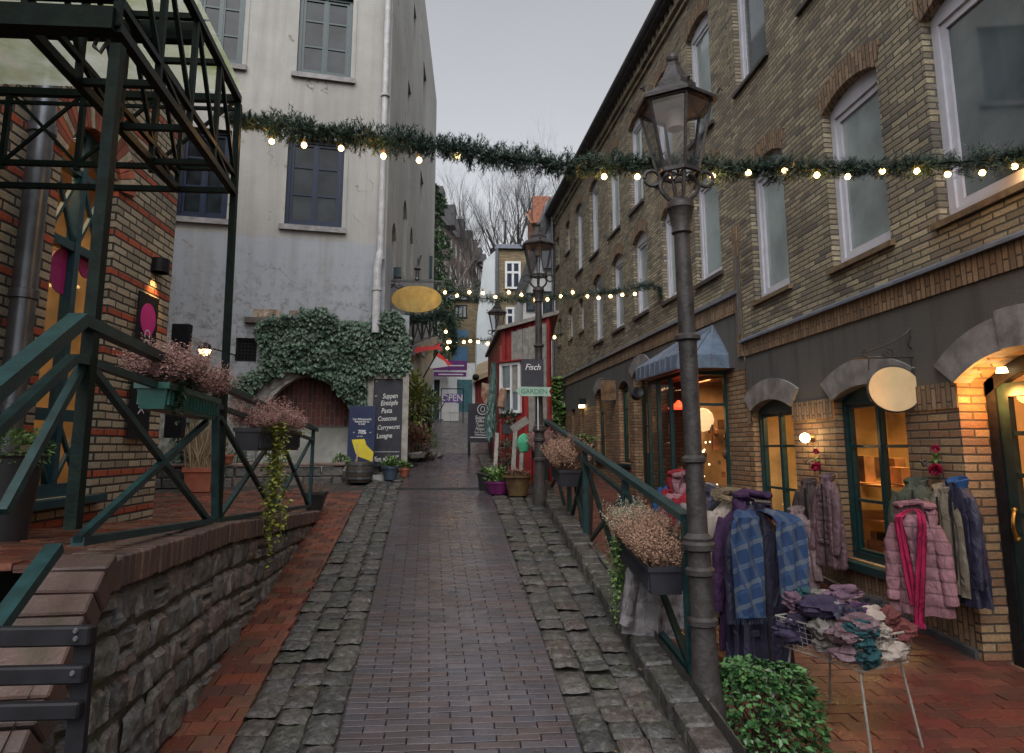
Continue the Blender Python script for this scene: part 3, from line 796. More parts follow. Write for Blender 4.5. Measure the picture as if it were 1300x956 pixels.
# ---------------- right building, far section ----------------
RA = radians(90) + atan(.06)
bf = thing('brick_building', 'long yellow brick building with three rows of openings and dark eaves, behind the lamp posts', 'building', (3.75, 8.9, 0), RA)
D2 = Vector((-.06, 1, 0)).normalized(); N2 = Vector((1, .06, 0)).normalized(); P2 = Vector((3.75, 8.9, 0))
def s2(px, py):
    q = at(px, py, pl=(P2, N2)); return (q - P2).dot(D2), q.z
def w2(s, y, z): return P2 + D2 * s - N2 * (y) + Vector((0, 0, z))      # y > 0 towards the street
R3 = [(12.5, 13.0, 7.6, 8.5, .06), (10.9, 11.42, 7.6, 8.5, .06), (9.25, 10.08, 6.62, 8.45, .13), (7.5, 8.35, 6.62, 8.45, .13), (5.62, 6.5, 6.62, 8.45, .13), (3.95, 4.8, 6.62, 8.45, .13), (2.3, 3.15, 6.62, 8.45, .13), (.62, 1.5, 6.62, 8.45, .13)]
R2 = [(12.33, 12.72, 4.92, 5.72, .08), (10.65, 11.2, 4.9, 5.75, .08), (9.25, 9.75, 4.88, 5.72, .08), (7.25, 8.12, 4.32, 5.85, .15), (5.48, 6.35, 4.33, 5.88, .15), (3.85, 4.72, 4.35, 5.88, .15), (2.2, 3.0, 4.3, 5.85, .15), (.56, 1.46, 4.26, 5.85, .15)]
R1 = [(11.98, 12.7, 1.2, 2.78, .16), (10.5, 10.9, 1.6, 2.75, .05), (9.45, 9.8, 1.6, 2.75, .05), (7.2, 8.05, 1.42, 2.98, .14), (5.3, 6.05, 1.37, 2.98, .14), (3.98, 4.95, zr(13), 3.12, .16), (.6, 2.2, 1.0, 2.7, 0)]
m = MB(); facade(m, 0, 13.3, noh(3.83), noh(9.55), R3 + R2, .14, -1); m.quad((13.3, 0, 0), (13.3, 0, 9.6), (13.3, -7, 9.6), (13.3, -7, 0)); obj('upper_wall', m, M['brick_yellow'], bf)
obj('render_band', band('r', 2.75, 3.55, None, R1, 0, 13.3), M['render'], bf)
pb = band('p', lambda s: zr(s + 8.9) - .1, 2.75, None, R1, 0, 13.3); reveals(pb, R1, .16, -1); obj('pier_wall', pb, M['brick_pier'], bf)
m = MB(); m.box(0, 13.3, -.02, .020, 3.545, 3.78); obj('soldier_string_course', m, M['soldier'], bf)
m = MB(); m.box(0, 13.3, -.02, .07, 3.785, 3.84); obj('lead_flashing', m, M['lead'], bf)
for i, (a, b, z0, z1, r) in enumerate(R3 + R2):
    big = b - a > .7
    window(bf, a, b, z0, z1, r, .12, -1, M['pvc'], M['pane2'], fw=.065 if big else .05, sash=.05 if big else .035, sill=M['sill_dark'], archm=M['soldier'], arch_th=.23, silld=.06, tilt=random.uniform(-.01, .01))
for i, (a, b, z0, z1, r) in enumerate(R1):
    if i in (0, 1, 2): window(bf, a, b, z0, z1, r, .14, -1, M['door_green'], M['pane'], fw=.045, sash=0, mull=(.5,) if i == 0 else (), trans=(.5,))
    if i in (3, 4): window(bf, a, b, z0, z1, r, .14, -1, M['green_frame'], M['glass'], fw=.05, sash=.02, mull=(.5,), trans=(.35, .72), sill=M['green_frame'], silld=.06)
    if i in (0, 3, 5): stone_arch(bf, a, b, z1, r, .26, -1, n=2)
room(bf, 2.6, 8.6, 1.0, 3.2, 1.6, -1, M['room'], 34, (1, .6, .25))
# side door beyond the bay window
a, b, z0, z1, r = R1[5]
dr = MB(); rect_frame(dr, a + .01, b - .01, z0, z1, .11, -.22, -.16); dr.box(a + .1, b - .1, -.215, -.18, z0 + .05, 1.55)
for z in (1.55, 2.1, 2.6): dr.box(a + .1, b - .1, -.212, -.178, z, z + .035)
d_ = obj('side_door', dr, M['door_green'], bf); pn = MB(); pn.quad((a + .1, -.2, 1.5), (b - .1, -.2, 1.5), (b - .1, -.2, z1 - .05), (a + .1, -.2, z1 - .05)); obj('pane', pn, M['glass'], d_)
m = MB(); m.box(0, 13.3, 0, .10, 9.22, 9.30); m.box(0, 13.3, 0, .05, 9.10, 9.16)
s = 0
while s < 13.25: m.box(s, s + .11, -.01, .09, 9.30, 9.44); s += .235
obj('brick_cornice', m, M['brick_yellow'], bf)
m = MB(); m.box(0, 13.4, -.1, .22, 9.44, 9.50); m.tube([(-.05, .24, 9.56), (13.4, .24, 9.56)], .085, 10); obj('gutter', m, M['roof_dark'], bf)
m = MB(); m.quad((0, .30, 9.6), (13.4, .30, 9.6), (13.4, -4, 12.6), (0, -4, 12.6)); m.quad((13.4, .3, 9.6), (13.4, -4, 12.6), (13.4, -8, 9.6)); obj('roof', m, M['roof_dark'], bf)
m = MB(); m.tube([(13.15, .09, 9.5), (13.15, .09, 1.4)], .05, 8)
obj('downpipe', m, M['zinc'], bf); m = MB(); m.tube([(-.03, .06, 3.2), (-.03, .06, 4.3)], .02, 6); obj('conduit', m, M['zinc'], bf)
m = MB(); m.box(-.02, .13, -.02, .035, 2.92, 4.75); obj('brick_quoin', m, M['soldier'], bf)

# bay shop window with blue metal canopy
bw = thing('bay_shop_window', 'glazed green-framed bay shop window under a pleated blue metal canopy', 'bay window', (3.75, 8.9, 0), RA)
BA, BB, BY = .58, 2.25, .62
z0b, z1b = .72, 2.78
f = MB()
w = .055
for s in (BA, (BA * 2 + BB) / 3 + .06, (BA + 2 * BB) / 3 + .05, BB - w): f.box(s, s + w, BY - w, BY, z0b, z1b)
f.box(BA, BB, BY - w - .003, BY - .004, z0b, z0b + .07); f.box(BA, BB, BY - w - .003, BY - .004, z1b - .06, z1b)
f.box(BA + .003, BA + w - .004, .0, BY, z0b, z0b + .07); f.box(BA + .003, BA + w - .004, .0, BY, z1b - .06, z1b); f.box(BA + .003, BA + w - .004, 0, BY, 2.28, 2.32)
f.box(BA, BA + w, 0, .04, z0b, z1b); f.box(BB - w, BB, 0, BY, z0b, z0b + .07)
obj('bay_frame', f, M['green_frame'], bw)
g_ = MB(); g_.quad((BA + .025, 0, z0b), (BA + .025, BY, z0b), (BA + .025, BY, z1b), (BA + .025, 0, z1b)); g_.quad((BA, BY - .03, z0b), (BB, BY - .03, z0b), (BB, BY - .03, z1b), (BA, BY - .03, z1b)); g_.quad((BB - .02, 0, z0b), (BB - .02, BY, z0b), (BB - .02, BY, z1b), (BB - .02, 0, z1b))
obj('pane', g_, M['glass'], bw)
f = MB(); f.box(BA - .02, BB + .02, 0, BY + .02, .35, z0b); obj('bay_plinth', f, M['brick_pier'], bw)
M['blue_metal'] = mat('blue_grey_sheet_metal', (.13, .18, .25), .35, .2, 6, metal=.2, rvar=.1)
c_ = MB(); o1 = .12; e0, e1 = BA - .10, BB + .10; yo = BY + .14; zt, zv, za_ = 3.0, 2.80, 3.50
A0, A1 = (e0 + .45, .02, za_), (e1 - .45, .02, za_)
def fac3(p0, p1, q0, q1, n):
    for i in range(n):
        a, b = i / n, (i + 1) / n
        P = lambda u, v: Vector(p0).lerp(Vector(p1), u).lerp(Vector(q0).lerp(Vector(q1), u), v)
        c_.quad(P(a, 0), P(b, 0), P(b, 1), P(a, 1))
        rb.bar(P(a, 0), P(a, 1), .016, .022)
rb = MB()
fac3((e0, yo, zt), (e1, yo, zt), A0, A1, 8); fac3((e0, 0, zt), (e0, yo, zt), A0, A0, 3); fac3((e1, yo, zt), (e1, 0, zt), A1, A1, 3)
fac3((e0, yo + .01, zv), (e1, yo + .01, zv), (e0, yo, zt), (e1, yo, zt), 8); fac3((e0 - .01, 0, zv), (e0 - .01, yo, zv), (e0, 0, zt), (e0, yo, zt), 3); fac3((e1, yo, zv), (e1, 0, zv), (e1, yo, zt), (e1, 0, zt), 3)
c_.quad((e0, 0, zv + .01), (e1, 0, zv + .01), (e1, yo, zv + .01), (e0, yo, zv + .01))
cn_ = obj('canopy', c_, M['blue_metal'], bw); rb.bar((e0, yo, zv), (e1, yo, zv), .03); rb.bar((e0, 0, zv), (e0, yo, zv), .03); obj('canopy_rib', rb, M['lead'], cn_)
# goods seen through the bay: red-brown backdrop, hanging paper star, fairy lights
m = MB(); m.quad((.3, -1.2, .5), (2.9, -1.2, .5), (2.9, -1.2, 3), (.3, -1.2, 3)); m.quad((2.9, -1.2, .5), (2.9, 0, .5), (2.9, 0, 3), (2.9, -1.2, 3)); m.quad((.3, -1.2, 2.79), (2.9, -1.2, 2.79), (2.9, .5, 2.79), (.3, .5, 2.79)); m.quad((.3, -1.2, .72), (2.9, -1.2, .72), (2.9, .6, .725), (.3, .6, .725))
obj('shop_interior', m, M['roomdark'], bw)
rnd = random.Random(9); m = MB()
for i in range(46):
    s, y, z = rnd.uniform(.7, 2.4), rnd.uniform(-.7, .45), rnd.uniform(.8, 2.0); w = rnd.uniform(.02, .06)
    if rnd.random() < .5: m.at(s, y, z); m.lathe([(w * .3, 0), (w, w), (w, 2 * w), (w * .4, 3 * w)], 8)
    else: m.at(s, y, z, rot=(0, 0, rnd.uniform(0, 3))); m.box(-w, w, -w * .4, w * .4, 0, w * 3)
obj('display_goods', m, M['goods'], bw)
M['paper'] = emis('lit_paper_shade', (1.0, .62, .3), .8)
m = MB(); m.at(1.0, .2, 2.1); m.ball((0, 0, 0), .16, 9, 6, 1.1); obj('paper_lantern', m, M['paper'], bw)
m = MB()
for i in range(16): m.at(rnd.uniform(.75, 1.9), rnd.uniform(-.1, .5), rnd.uniform(.85, 2.15)); m.ball((0, 0, 0), .013, 6, 4)
obj('fairy_lights', m, M['bulb_dim'], bw)
M['redlamp'] = emis('red_shop_lamp', (1, .08, .03), 1.6)
m = MB(); m.at(1.95, .2, 2.35); m.lathe([(.02, .1), (.05, .06), (.17, -.02), (.16, -.04)], 14); obj('red_lamp', m, M['redlamp'], bw)
bl = bpy.data.lights.new('bay_light', 'AREA'); bl.energy = 24; bl.color = (1, .55, .25); bl.size = .7
blo = link('bay_light', bl, bw); blo.location = (1.5, -.2, 2.72)

# ---------------- left brick building ----------------
XB = -3.1
bl_ = thing('striped_brick_building', 'pale brick building banded with orange-red courses round a tall arched shop window, on the left', 'building', (XB, 0, 0), radians(90))
gh = (5.18, 6.03, 1.32, 3.95, .36)       # tall arched shop window
CR = .0
m = MB(); facade(m, 1.5, 7.22, lambda s: zl(s) - .1, noh(9.5), [gh], .14, 1)
# rounded corner jamb and the wall turning away from the street
m.quad((7.22, 0, .8), (7.22, 0, 9.5), (7.30, .03, 9.5), (7.30, .03, .8)); m.quad((7.30, .03, .8), (7.30, .03, 9.5), (7.34, .10, 9.5), (7.34, .10, .8)); m.quad((7.34, .10, .8), (7.34, .10, 9.5), (7.34, 5, 9.5), (7.34, 5, .8))
obj('wall', m, M['brick_left'], bl_)
# moulded red brick arch
ar = MB()
R_ = ((gh[1] - gh[0]) ** 2 / 4 + gh[4] ** 2) / (2 * gh[4]); cx, cz = (gh[0] + gh[1]) / 2, gh[3] + gh[4] - R_
M['brick_red'] = brick_mat('brick_red_arch', [(.33, .09, .045), (.27, .07, .04), (.36, .29, .19), (.24, .06, .035), (.30, .085, .05), (.38, .30, .2)], (.06, .05, .045), .24, .075, .01, dirt=.15)
M['red_clay'] = mat('red_and_buff_voussoir', (.30, .085, .045), .75, .25, 8, island=.5, bump=.3)
arch_ring(ar, gh[0], gh[1], gh[3], gh[4], .26, .03, 1, bw=.07, back=.13)
ar.m = [(i // 6) % 3 > 0 for i in range(len(ar.f))]; ar.m = [int(not x) for x in ar.m]
obj('red_brick_arch', ar, [M['red_clay'], mat('buff_voussoir', (.42, .36, .26), .75, .25, 9, bump=.3)], bl_)
f = MB(); a, b, z0, z1, r = gh; rec = .09
def fbar(p, q, w, d=.05): f.bar((p[0], rec, p[1]), (q[0], rec, q[1]), w, d, up=(0, 1, 0))
f.box(a, a + .07, rec - .03, rec + .05, z0, z1); f.box(b - .07, b, rec - .03, rec + .05, z0, z1); f.box(a, b, rec - .032, rec + .05, z0, z0 + .10)
ms = [a + (b - a) * t for t in (.02, .5, .98)]
f.box((a + b) / 2 - .035, (a + b) / 2 + .035, rec - .034, rec + .052, z0 + .1, z1 + r - .02)
for z, w in ((1.95, .09), (3.30, .07), (3.92, .05)): f.box(a + .07, b - .07, rec - .028, rec + .048, z - w / 2, z + w / 2)
for (p, q) in ((a + .07, (a + b) / 2 - .03), ((a + b) / 2 + .03, b - .07)):
    fbar((p, 3.34), (q, 3.9), .028, .03); fbar((p, 3.9), (q, 3.34), .028, .028)
    fbar((p, 1.42), (q, 1.9), .03, .03); fbar((p, 1.9), (q, 1.42), .03, .028)
n = 12
for i in range(n):
    t0, t1 = i / n, (i + 1) / n; u0, u1 = lerp(a, b, t0), lerp(a, b, t1); h0, h1 = z1 + r * (1 - (2 * t0 - 1) ** 2), z1 + r * (1 - (2 * t1 - 1) ** 2)
    f.add([(u, y, z) for y in (rec - .03, rec + .05) for u, z in ((u0, h0 - .07), (u1, h1 - .07), (u1, h1 - .002), (u0, h0 - .002))], [(0, 1, 2, 3), (7, 6, 5, 4), (0, 4, 5, 1)])
M['teal_frame'] = mat('teal_window_paint', (.014, .055, .072), .35, .2, 15, bump=.1)
fo = obj('shop_window', f, M['teal_frame'], bl_)
p = MB(); p.quad((a, rec + .012, z0), (b, rec + .012, z0), (b, rec + .012, z1 + r), (a, rec + .012, z1 + r)); obj('pane', p, M['glass'], fo)
s_ = MB(); s_.box(a - .05, b + .10, -.09, .08, z0 - .06, z0 - .005); obj('sill', s_, M['teal_frame'], fo)
rm = MB(); rm.quad((3.6, 1.6, 1.1), (6.9, 1.6, 1.1), (6.9, 1.6, 4.3), (3.6, 1.6, 4.3)); rm.quad((6.9, .28, 1.1), (6.9, 1.6, 1.1), (6.9, 1.6, 4.3), (6.9, .28, 4.3)); rm.quad((3.6, .28, 1.1), (3.6, 1.6, 1.1), (3.6, 1.6, 4.3), (3.6, .28, 4.3)); rm.quad((3.6, .28, 4.3), (6.9, .28, 4.3), (6.9, 1.6, 4.3), (3.6, 1.6, 4.3)); rm.quad((3.6, .28, 1.15), (6.9, .28, 1.15), (6.9, 1.6, 1.15), (3.6, 1.6, 1.15))
obj('shop_interior', rm, M['room'], bl_)
l = bpy.data.lights.new('cafe_light', 'AREA'); l.energy = 18; l.color = (1, .68, .36); l.size = 1.2; lo = link('cafe_light', l, bl_); lo.location = (5.3, .9, 4.2)
M['magenta'] = mat('magenta_sign', (.55, .02, .22), .45, .08, 4)
_q1, _q2 = at(79, 345, X=XB - .12), at(109, 337, X=XB - .12)
for (s, y, z, rr) in ((_q1.y, .12, _q1.z, .18), (_q2.y, .12, _q2.z, .11)):
    m = MB(); m.at(s, y, z, rot=(radians(90), 0, 0)); m.lathe([(rr, -.006), (rr, .006)], 28); obj('window_disc', m, M['magenta'], bl_)
m = MB(); rnd = random.Random(12)
for i in range(14): m.at(rnd.uniform(4.6, 6.0), rnd.uniform(.4, .9), 1.15); w = rnd.uniform(.05, .13); m.box(-w, w, -w, w, 0, rnd.uniform(.2, .85))
obj('display_goods', m, M['goods'], bl_)
for s, y, z in ((5.9, .9, 2.75), (6.2, 1.0, 2.75), (6.0, .8, 3.7), (5.4, .7, 3.9)):
    m = MB(); m.at(s, y, z); m.lathe([(.01, .05), (.07, .02), (.08, -.01)], 12); fo2 = obj('ceiling_spot', m, M['black'], bl_)
    m = MB(); m.at(s, y, z - .012); m.ball((0, 0, 0), .045, 8, 6, .5); obj('light_bulb', m, M['bulb'], fo2)
# drainpipe and the orange-red coping base
m = MB(); m.tube([(4.72, -.12, 9.3), (4.72, -.12, 1.15)], .075, 14)
for z in (1.95, 2.72, 3.9, 5.2): m.at(4.72, -.12, z); m.lathe([(.078, -.035), (.09, -.03), (.09, .03), (.078, .035)], 14)
obj('downpipe', m, M['zinc'], bl_, smooth=True)
m = MB(); m.box(1.5, 5.1, -.012, .05, zl(4) - .05, 1.32); obj('brick_base', m, M['brick_red'], bl_)
# ---------------- white building ----------------
random.seed(21)
M['blue_frame'] = mat('dark_blue_paint', (.010, .018, .042), .45, .2, 10, spec=.3)
WP = Vector((-1.4, 11.6, 0)); WA = radians(10)
wd = Vector((cos(WA), sin(WA), 0)); wn_ = Vector((sin(WA), -cos(WA), 0))     # along the front, out of the front
def wf(px, py, off=0.0):
    q = at(px, py, pl=(WP + wn_ * off, wn_)); return (q - WP).dot(wd), q.z
def ww(s, out, z): return WP + wd * s + wn_ * out + Vector((0, 0, z))
k = N('weathered_white_render'); v = k.obj(); sp = k.n('SeparateXYZ', Vector=v)
z = sp.outputs[2]
nb = k.noise(v, .55, 5, .65); n2 = k.noise(v, 3.5, 6, .7); n3 = k.noise(v, 40, 4, .7)
drip = k.n('TexNoise', Vector=k.n('Mapping', Vector=v, Scale=(3.5, 3.5, .22)).outputs[0], Scale=1.6, Detail=6, Roughness=.65).outputs[0]
zn = k.math('ADD', z, k.math('MULTIPLY', n2, .35))
c = k.mix(k.ramp(nb, [(.35, 0.0), (.65, 1.0)]), (.285, .28, .27), (.39, .38, .355))
bandm = k.math('MULTIPLY', k.math('LESS_THAN', zn, 5.35), k.math('GREATER_THAN', zn, 3.0))
c = k.mix(bandm, c, k.mix(n2, (.25, .27, .30), (.34, .36, .39)))
c = k.mix(k.math('MULTIPLY', k.ramp(drip, [(.45, 0.0), (.70, 1.0)]), .42), c, (.20, .19, .17))
low = k.n('MapRange', Value=z, From_Min=5.3, From_Max=3.5, To_Min=0, To_Max=1).outputs[0]
pit = k.ramp(k.noise(v, 7, 8, .8), [(.50, 0.0), (.60, 1.0)])
c = k.mix(k.math('MULTIPLY', k.math('MULTIPLY', pit, low), .8), c, (.13, .12, .105))
# fine cracks and fallen patches
vo = k.n('TexVoronoi', Vector=k.n('VectorMath', operation='ADD', i0=v, i1=k.n('TexNoise', Vector=v, Scale=2.0, Detail=5).outputs['Color']).outputs[0], Scale=.55, feature='DISTANCE_TO_EDGE').outputs[0]
cm = k.math('MULTIPLY', k.ramp(vo, [(.0, 1.0), (.006, 0.0)]), k.ramp(k.noise(v, .9, 2), [(.54, 0.0), (.6, .8)]))
c = k.mix(cm, c, (.05, .045, .04))
pa = k.ramp(k.noise(v, 1.5, 7, .75), [(.62, 0.0), (.645, 1.0)])
c = k.mix(k.math('MULTIPLY', pa, .75), c, (.20, .165, .13))
bot = k.n('MapRange', Value=z, From_Min=2.6, From_Max=1.4, To_Min=0, To_Max=1).outputs[0]
c = k.mix(k.math('MULTIPLY', k.math('MULTIPLY', bot, k.ramp(n2, [(.4, 0.0), (.6, 1.0)])), .9), c, (.09, .11, .05))
hh = k.math('SUBTRACT', k.math('ADD', k.math('MULTIPLY', n3, .25), n2), k.math('ADD', k.math('MULTIPLY', pa, .6), k.math('MULTIPLY', k.math('MULTIPLY', pit, low), .8)))
k.set(Base_Color=c, Roughness=.88, Normal=k.bump(hh, .45, .02)); M['white_wall'] = k.m
wbd = thing('white_building', 'tall weathered white rendered building with green-framed windows and ivy round its arch', 'building', WP, WA)
WH = 14.5
def wpx(x0, x1, ys, zt, off=0):
    (a, z) = wf(x0, ys); (b, _) = wf(x1, ys); return a, b, z, zt
W1 = (*wpx(377, 446, 78, 0)[:2], 8.20, 9.75, 0); W2 = (*wpx(361, 434, 276, 0)[:2], 5.43, 6.98, 0)
W3 = (*wpx(246, 308, 70, 0)[:2], 8.20, 9.75, 0); W4 = (*wpx(222, 288, 270, 0)[:2], 5.43, 6.98, 0)
W5 = (W1[0], W1[1], 11.0, 12.4, 0)
GR = (*wpx(298, 325, 459, 0)[:2], wf(310, 459)[1], wf(310, 429)[1], 0)
NI = (wf(327, 520)[0], wf(452, 520)[0], 1.0, 2.15, .72)      # the arched niche
m = MB(); facade(m, -7.5, 0, lambda s: 0.6, noh(WH), [W1, W2, W3, W4, GR, NI], .16, 1, extra=(NI[0],))
m.quad((-7.5, 0, .6), (-7.5, 12, .6), (-7.5, 12, WH), (-7.5, 0, WH))
obj('front_wall', m, M['white_wall'], wbd)
# right-hand face up the street, in a frame of its own
rd_ = (Vector((-1.18, 24, 0)) - WP); RL = rd_.length; rang = atan2(rd_.y, rd_.x) - WA
RN = Vector((rd_.y, -rd_.x, 0)).normalized(); RD = rd_.normalized()
def rf(px, py):
    q = at(px, py, pl=(WP, RN)); return (q - WP).dot(RD), q.z
MB.base = Matrix.Rotation(rang, 4, 'Z')
slots = []
for (x0, y0, x1, y1, r) in ((497, 298, 502.5, 348, .25), (511, 268, 516, 352, .3), (520, 302, 524, 350, .3), (529.5, 335, 532, 356, .2), (525, 8, 528.3, 71, 0), (517.5, 106, 521.5, 168, 0), (537, 84, 541, 160, 0), (533.5, 222, 537.5, 264, 0)):
    a = rf(x0, (y0 + y1) / 2)[0]; b = rf(x1, (y0 + y1) / 2)[0]; zb = rf((x0 + x1) / 2, y1)[1]; zt = rf((x0 + x1) / 2, y0)[1]
    b = min(b, a + 1.3)
    slots.append((a, b, zb, zt, r))
slots = [h for h in slots if h[1] < RL - .1]
def nooverlap(L):
    out = []
    for h in L:
        if not any(h[0] < o[1] and o[0] < h[1] and h[2] < o[3] + .4 and o[2] < h[3] + .4 for o in out): out.append(h)
    return out
slots = nooverlap(slots)
m = MB(); facade(m, 0, RL, lambda s: .6, noh(WH), slots, .18, 1)
m.quad((RL, 0, .6), (RL, 0, WH), (RL, 8, WH), (RL, 8, .6)); obj('side_wall', m, M['white_wall'], wbd)
for h in slots: window(wbd, h[0], h[1], h[2], h[3], h[4], .14, 1, M['green_frame'], M['pane'], fw=.06, sash=.03, trans=(.5,), mull=(.5,))
m = MB(); m.box(1.1, 1.3, -.14, .0, rf(497, 346)[1], rf(497, 333)[1]); m.box(RL - 2.2, RL - 1.9, -.1, 0, 7.2, 7.9)
obj('wall_box', m, M['green_frame'], wbd)
MB.base = Matrix.Identity(4)
for h in (W1, W2, W3, W4):
    fo = window(wbd, h[0], h[1], h[2], h[3], 0, .09, 1, M['green_frame'] if h[2] > 7 else M['blue_frame'] if 'blue_frame' in M else M['green_frame'], M['pane_dark'], fw=.06, sash=.045, mull=(.5,), trans=(.36, .68), bar=.03, sill=M['stone_arch'], sillw=.08, sproud=.06, silld=.09)
    # things seen on the inner sills of the top windows
    s_ = MB(); w = .07
    s_.box(h[0] - w, h[0], -.012, .05, h[2] - .02, h[3] + w); s_.box(h[1], h[1] + w, -.012, .05, h[2] - .02, h[3] + w); s_.box(h[0], h[1], -.012, .05, h[3], h[3] + w); obj('window_surround', s_, M['white_wall'], fo)
m = MB(); m.box(GR[0], GR[1], .13, .15, GR[2], GR[3])
for i in range(7): z = lerp(GR[2], GR[3], (i + .5) / 7); m.box(GR[0], GR[1], .04, .06, z - .008, z + .008)
for i in range(6): s = lerp(GR[0], GR[1], (i + .5) / 6); m.box(s - .006, s + .006, .03, .045, GR[2], GR[3])
obj('cellar_grille', m, M['black'], wbd)
# lower corner wall that carries the ivy
m = MB(); m.box(.02, .43, .0, 1.6, .8, 3.95); obj('corner_buttress', m, M['white_wall'], wbd)
# niche: stone arch, vertical brick tympanum, mossy back wall
ni = MB(); a, b, z0, z1, r = NI; d = .36
ni.quad((a - .05, d, z0), (b + .05, d, z0), (b + .05, d, z1 - .12), (a - .05, d, z1 - .12)); ni.quad((a, .1, z0), (a, d, z0), (a, d, z1), (a, .1, z1)); ni.quad((b, .1, z0), (b, .1, z1), (b, d, z1), (b, d, z0))
n = 12
for i in range(n):
    t0, t1 = i / n, (i + 1) / n; u0, u1 = lerp(a, b, t0), lerp(a, b, t1); h0, h1 = z1 + r * (1 - (2 * t0 - 1) ** 2), z1 + r * (1 - (2 * t1 - 1) ** 2)
    ni.quad((u0, .14, h0), (u1, .14, h1), (u1, d, h1), (u0, d, h0))
M['moss_wall'] = mat('mossy_grey_plaster', (.42, .42, .39), .85, .3, 2, dirt=.8, dirtc=(.12, .17, .05), bump=.5, bscale=25)
obj('niche_back', ni, M['moss_wall'], wbd)
ni = MB()
for i in range(n):
    t0, t1 = i / n, (i + 1) / n; u0, u1 = lerp(a, b, t0), lerp(a, b, t1); h0, h1 = z1 + r * (1 - (2 * t0 - 1) ** 2), z1 + r * (1 - (2 * t1 - 1) ** 2)
    ni.quad((u0, d - .03, z1 - .10), (u1, d - .03, z1 - .10), (u1, d - .03, h1), (u0, d - .03, h0))
obj('brick_tympanum', ni, M['brick_vault'], wbd)
ni = MB(); arch_ring(ni, a, b, z1, r, .16, .02, 1, bw=.30, back=.3); obj('niche_arch', ni, M['stone_arch'], wbd)
# drainpipe at the corner
m = MB()
p0 = wf(497, 2); p1 = wf(482, 388); p2 = wf(478, 420)
m.tube([(-.10, -.10, 14.0), (-.10, -.10, 4.95)], .055, 12); m.tube([(-.10, -.10, 5.0), (-.14, -.14, 4.75), (-.14, -.14, 3.6)], .07, 12)
for z in (4.9, 4.35, 7.9, 10.4): m.at(-.10 if z > 4.8 else -.14, -.10 if z > 4.8 else -.14, z); m.lathe([(.06, -.03), (.085, -.025), (.085, .025), (.06, .03)], 12)
obj('downpipe', m, mat('grey_painted_pipe', (.40, .40, .41), .5, .15, 9, dirt=.4, dirtc=(.15, .12, .1)), wbd, smooth=True)
# old pipe, broken ledge and exposed bricks above the ivy
m = MB(); zl_ = wf(330, 408)[1]; m.box(wf(311, 408)[0], wf(392, 408)[0], -.10, .02, zl_ - .04, zl_ + .05)
obj('stone_ledge', m, mat('dark_ledge', (.08, .07, .06), .8, .3, 8, bump=.5), wbd)
m = MB(); m.at(0, -.0, 0)
for q in range(11): s = wf(322 + q * 5, 400)[0]; m.box(s, s + .16 * random.uniform(.6, 1), -random.uniform(.01, .05), .01, zl_ + .06, zl_ + .06 + random.choice([.07, .14]))
obj('exposed_brick', m, M['red_clay'] if False else mat('pale_broken_brick', (.25, .19, .14), .85, .4, 20, bump=.6, island=.4), wbd)

# ---------------- ivy ----------------
def inpoly(x, y, P):
    c = False; j = len(P) - 1
    for i in range(len(P)):
        if (P[i][1] > y) != (P[j][1] > y) and x < (P[j][0] - P[i][0]) * (y - P[i][1]) / (P[j][1] - P[i][1]) + P[i][0]: c = not c
        j = i
    return c
def leafmat(name, dark, light, rough=.35, isl=.5, sub=.0):
    k = N(name); g = k.n('NewGeometry').outputs['Random Per Island']
    c = k.ramp(g, [(0, dark), (.55, tuple((a + b) / 2 for a, b in zip(dark, light))), (1, light)])
    k.set(Base_Color=c, Roughness=rough); k.b.inputs['Specular IOR Level'].default_value = .5
    return k.m
M['ivy'] = leafmat('ivy_leaf', (.008, .024, .014), (.065, .12, .070), .42)
M['ivy_bright'] = leafmat('fresh_green_leaf', (.04, .09, .02), (.16, .26, .07), .45)
M['creeper'] = leafmat('yellow_green_creeper', (.10, .13, .02), (.36, .38, .08), .5)
M['stem'] = mat('brown_stem', (.06, .04, .025), .8, .3, 30)
IV = [(328, 405), (345, 398), (375, 400), (385, 390), (415, 390), (425, 402), (470, 408), (482, 394), (500, 390), (514, 402), (521, 430), (521, 476), (466, 476), (466, 505), (458, 522), (446, 518), (436, 500), (415, 481), (395, 473), (365, 471), (345, 476), (330, 490), (318, 502), (298, 502), (294, 480), (318, 470), (332, 462), (332, 440), (322, 420)]
iv = MB(); cnt = 0
org = ww(-1.0, 0, 2.5)
while cnt < 7600:
    x, y = random.uniform(285, 526), random.uniform(386, 526)
    jx, jy = x + 5 * mn.noise(Vector((x / 9, y / 9, 0))), y + 5 * mn.noise(Vector((x / 9, y / 9, 5)))
    if not inpoly(jx, jy, IV): continue
    s, z = wf(x, y, .15)
    th = .10 + .10 * mn.noise(Vector((s * 2.2, z * 2.2, 1)))
    out = random.uniform(.02, max(.05, th + .05))
    L = random.choice([.045, .06, .075, .095]) * random.uniform(.8, 1.1)
    p = ww(s, out, z) - org
    d = Vector((random.gauss(0, .45), 0, -1)); d = wd * d.x + Vector((0, 0, d.z)) + wn_ * random.uniform(.1, .8)
    iv.leaf(p, d, wn_ * 1.0 + Vector((0, 0, .6)) + wd * random.gauss(0, .3), L, L * random.uniform(.75, 1.0)); cnt += 1
single('ivy', iv, M['ivy'], 'dense dark green ivy covering the wall above the arched niche', 'ivy', org)
iv = MB(); cnt = 0; org = Vector((-4.1, 10.2, zl(10)))
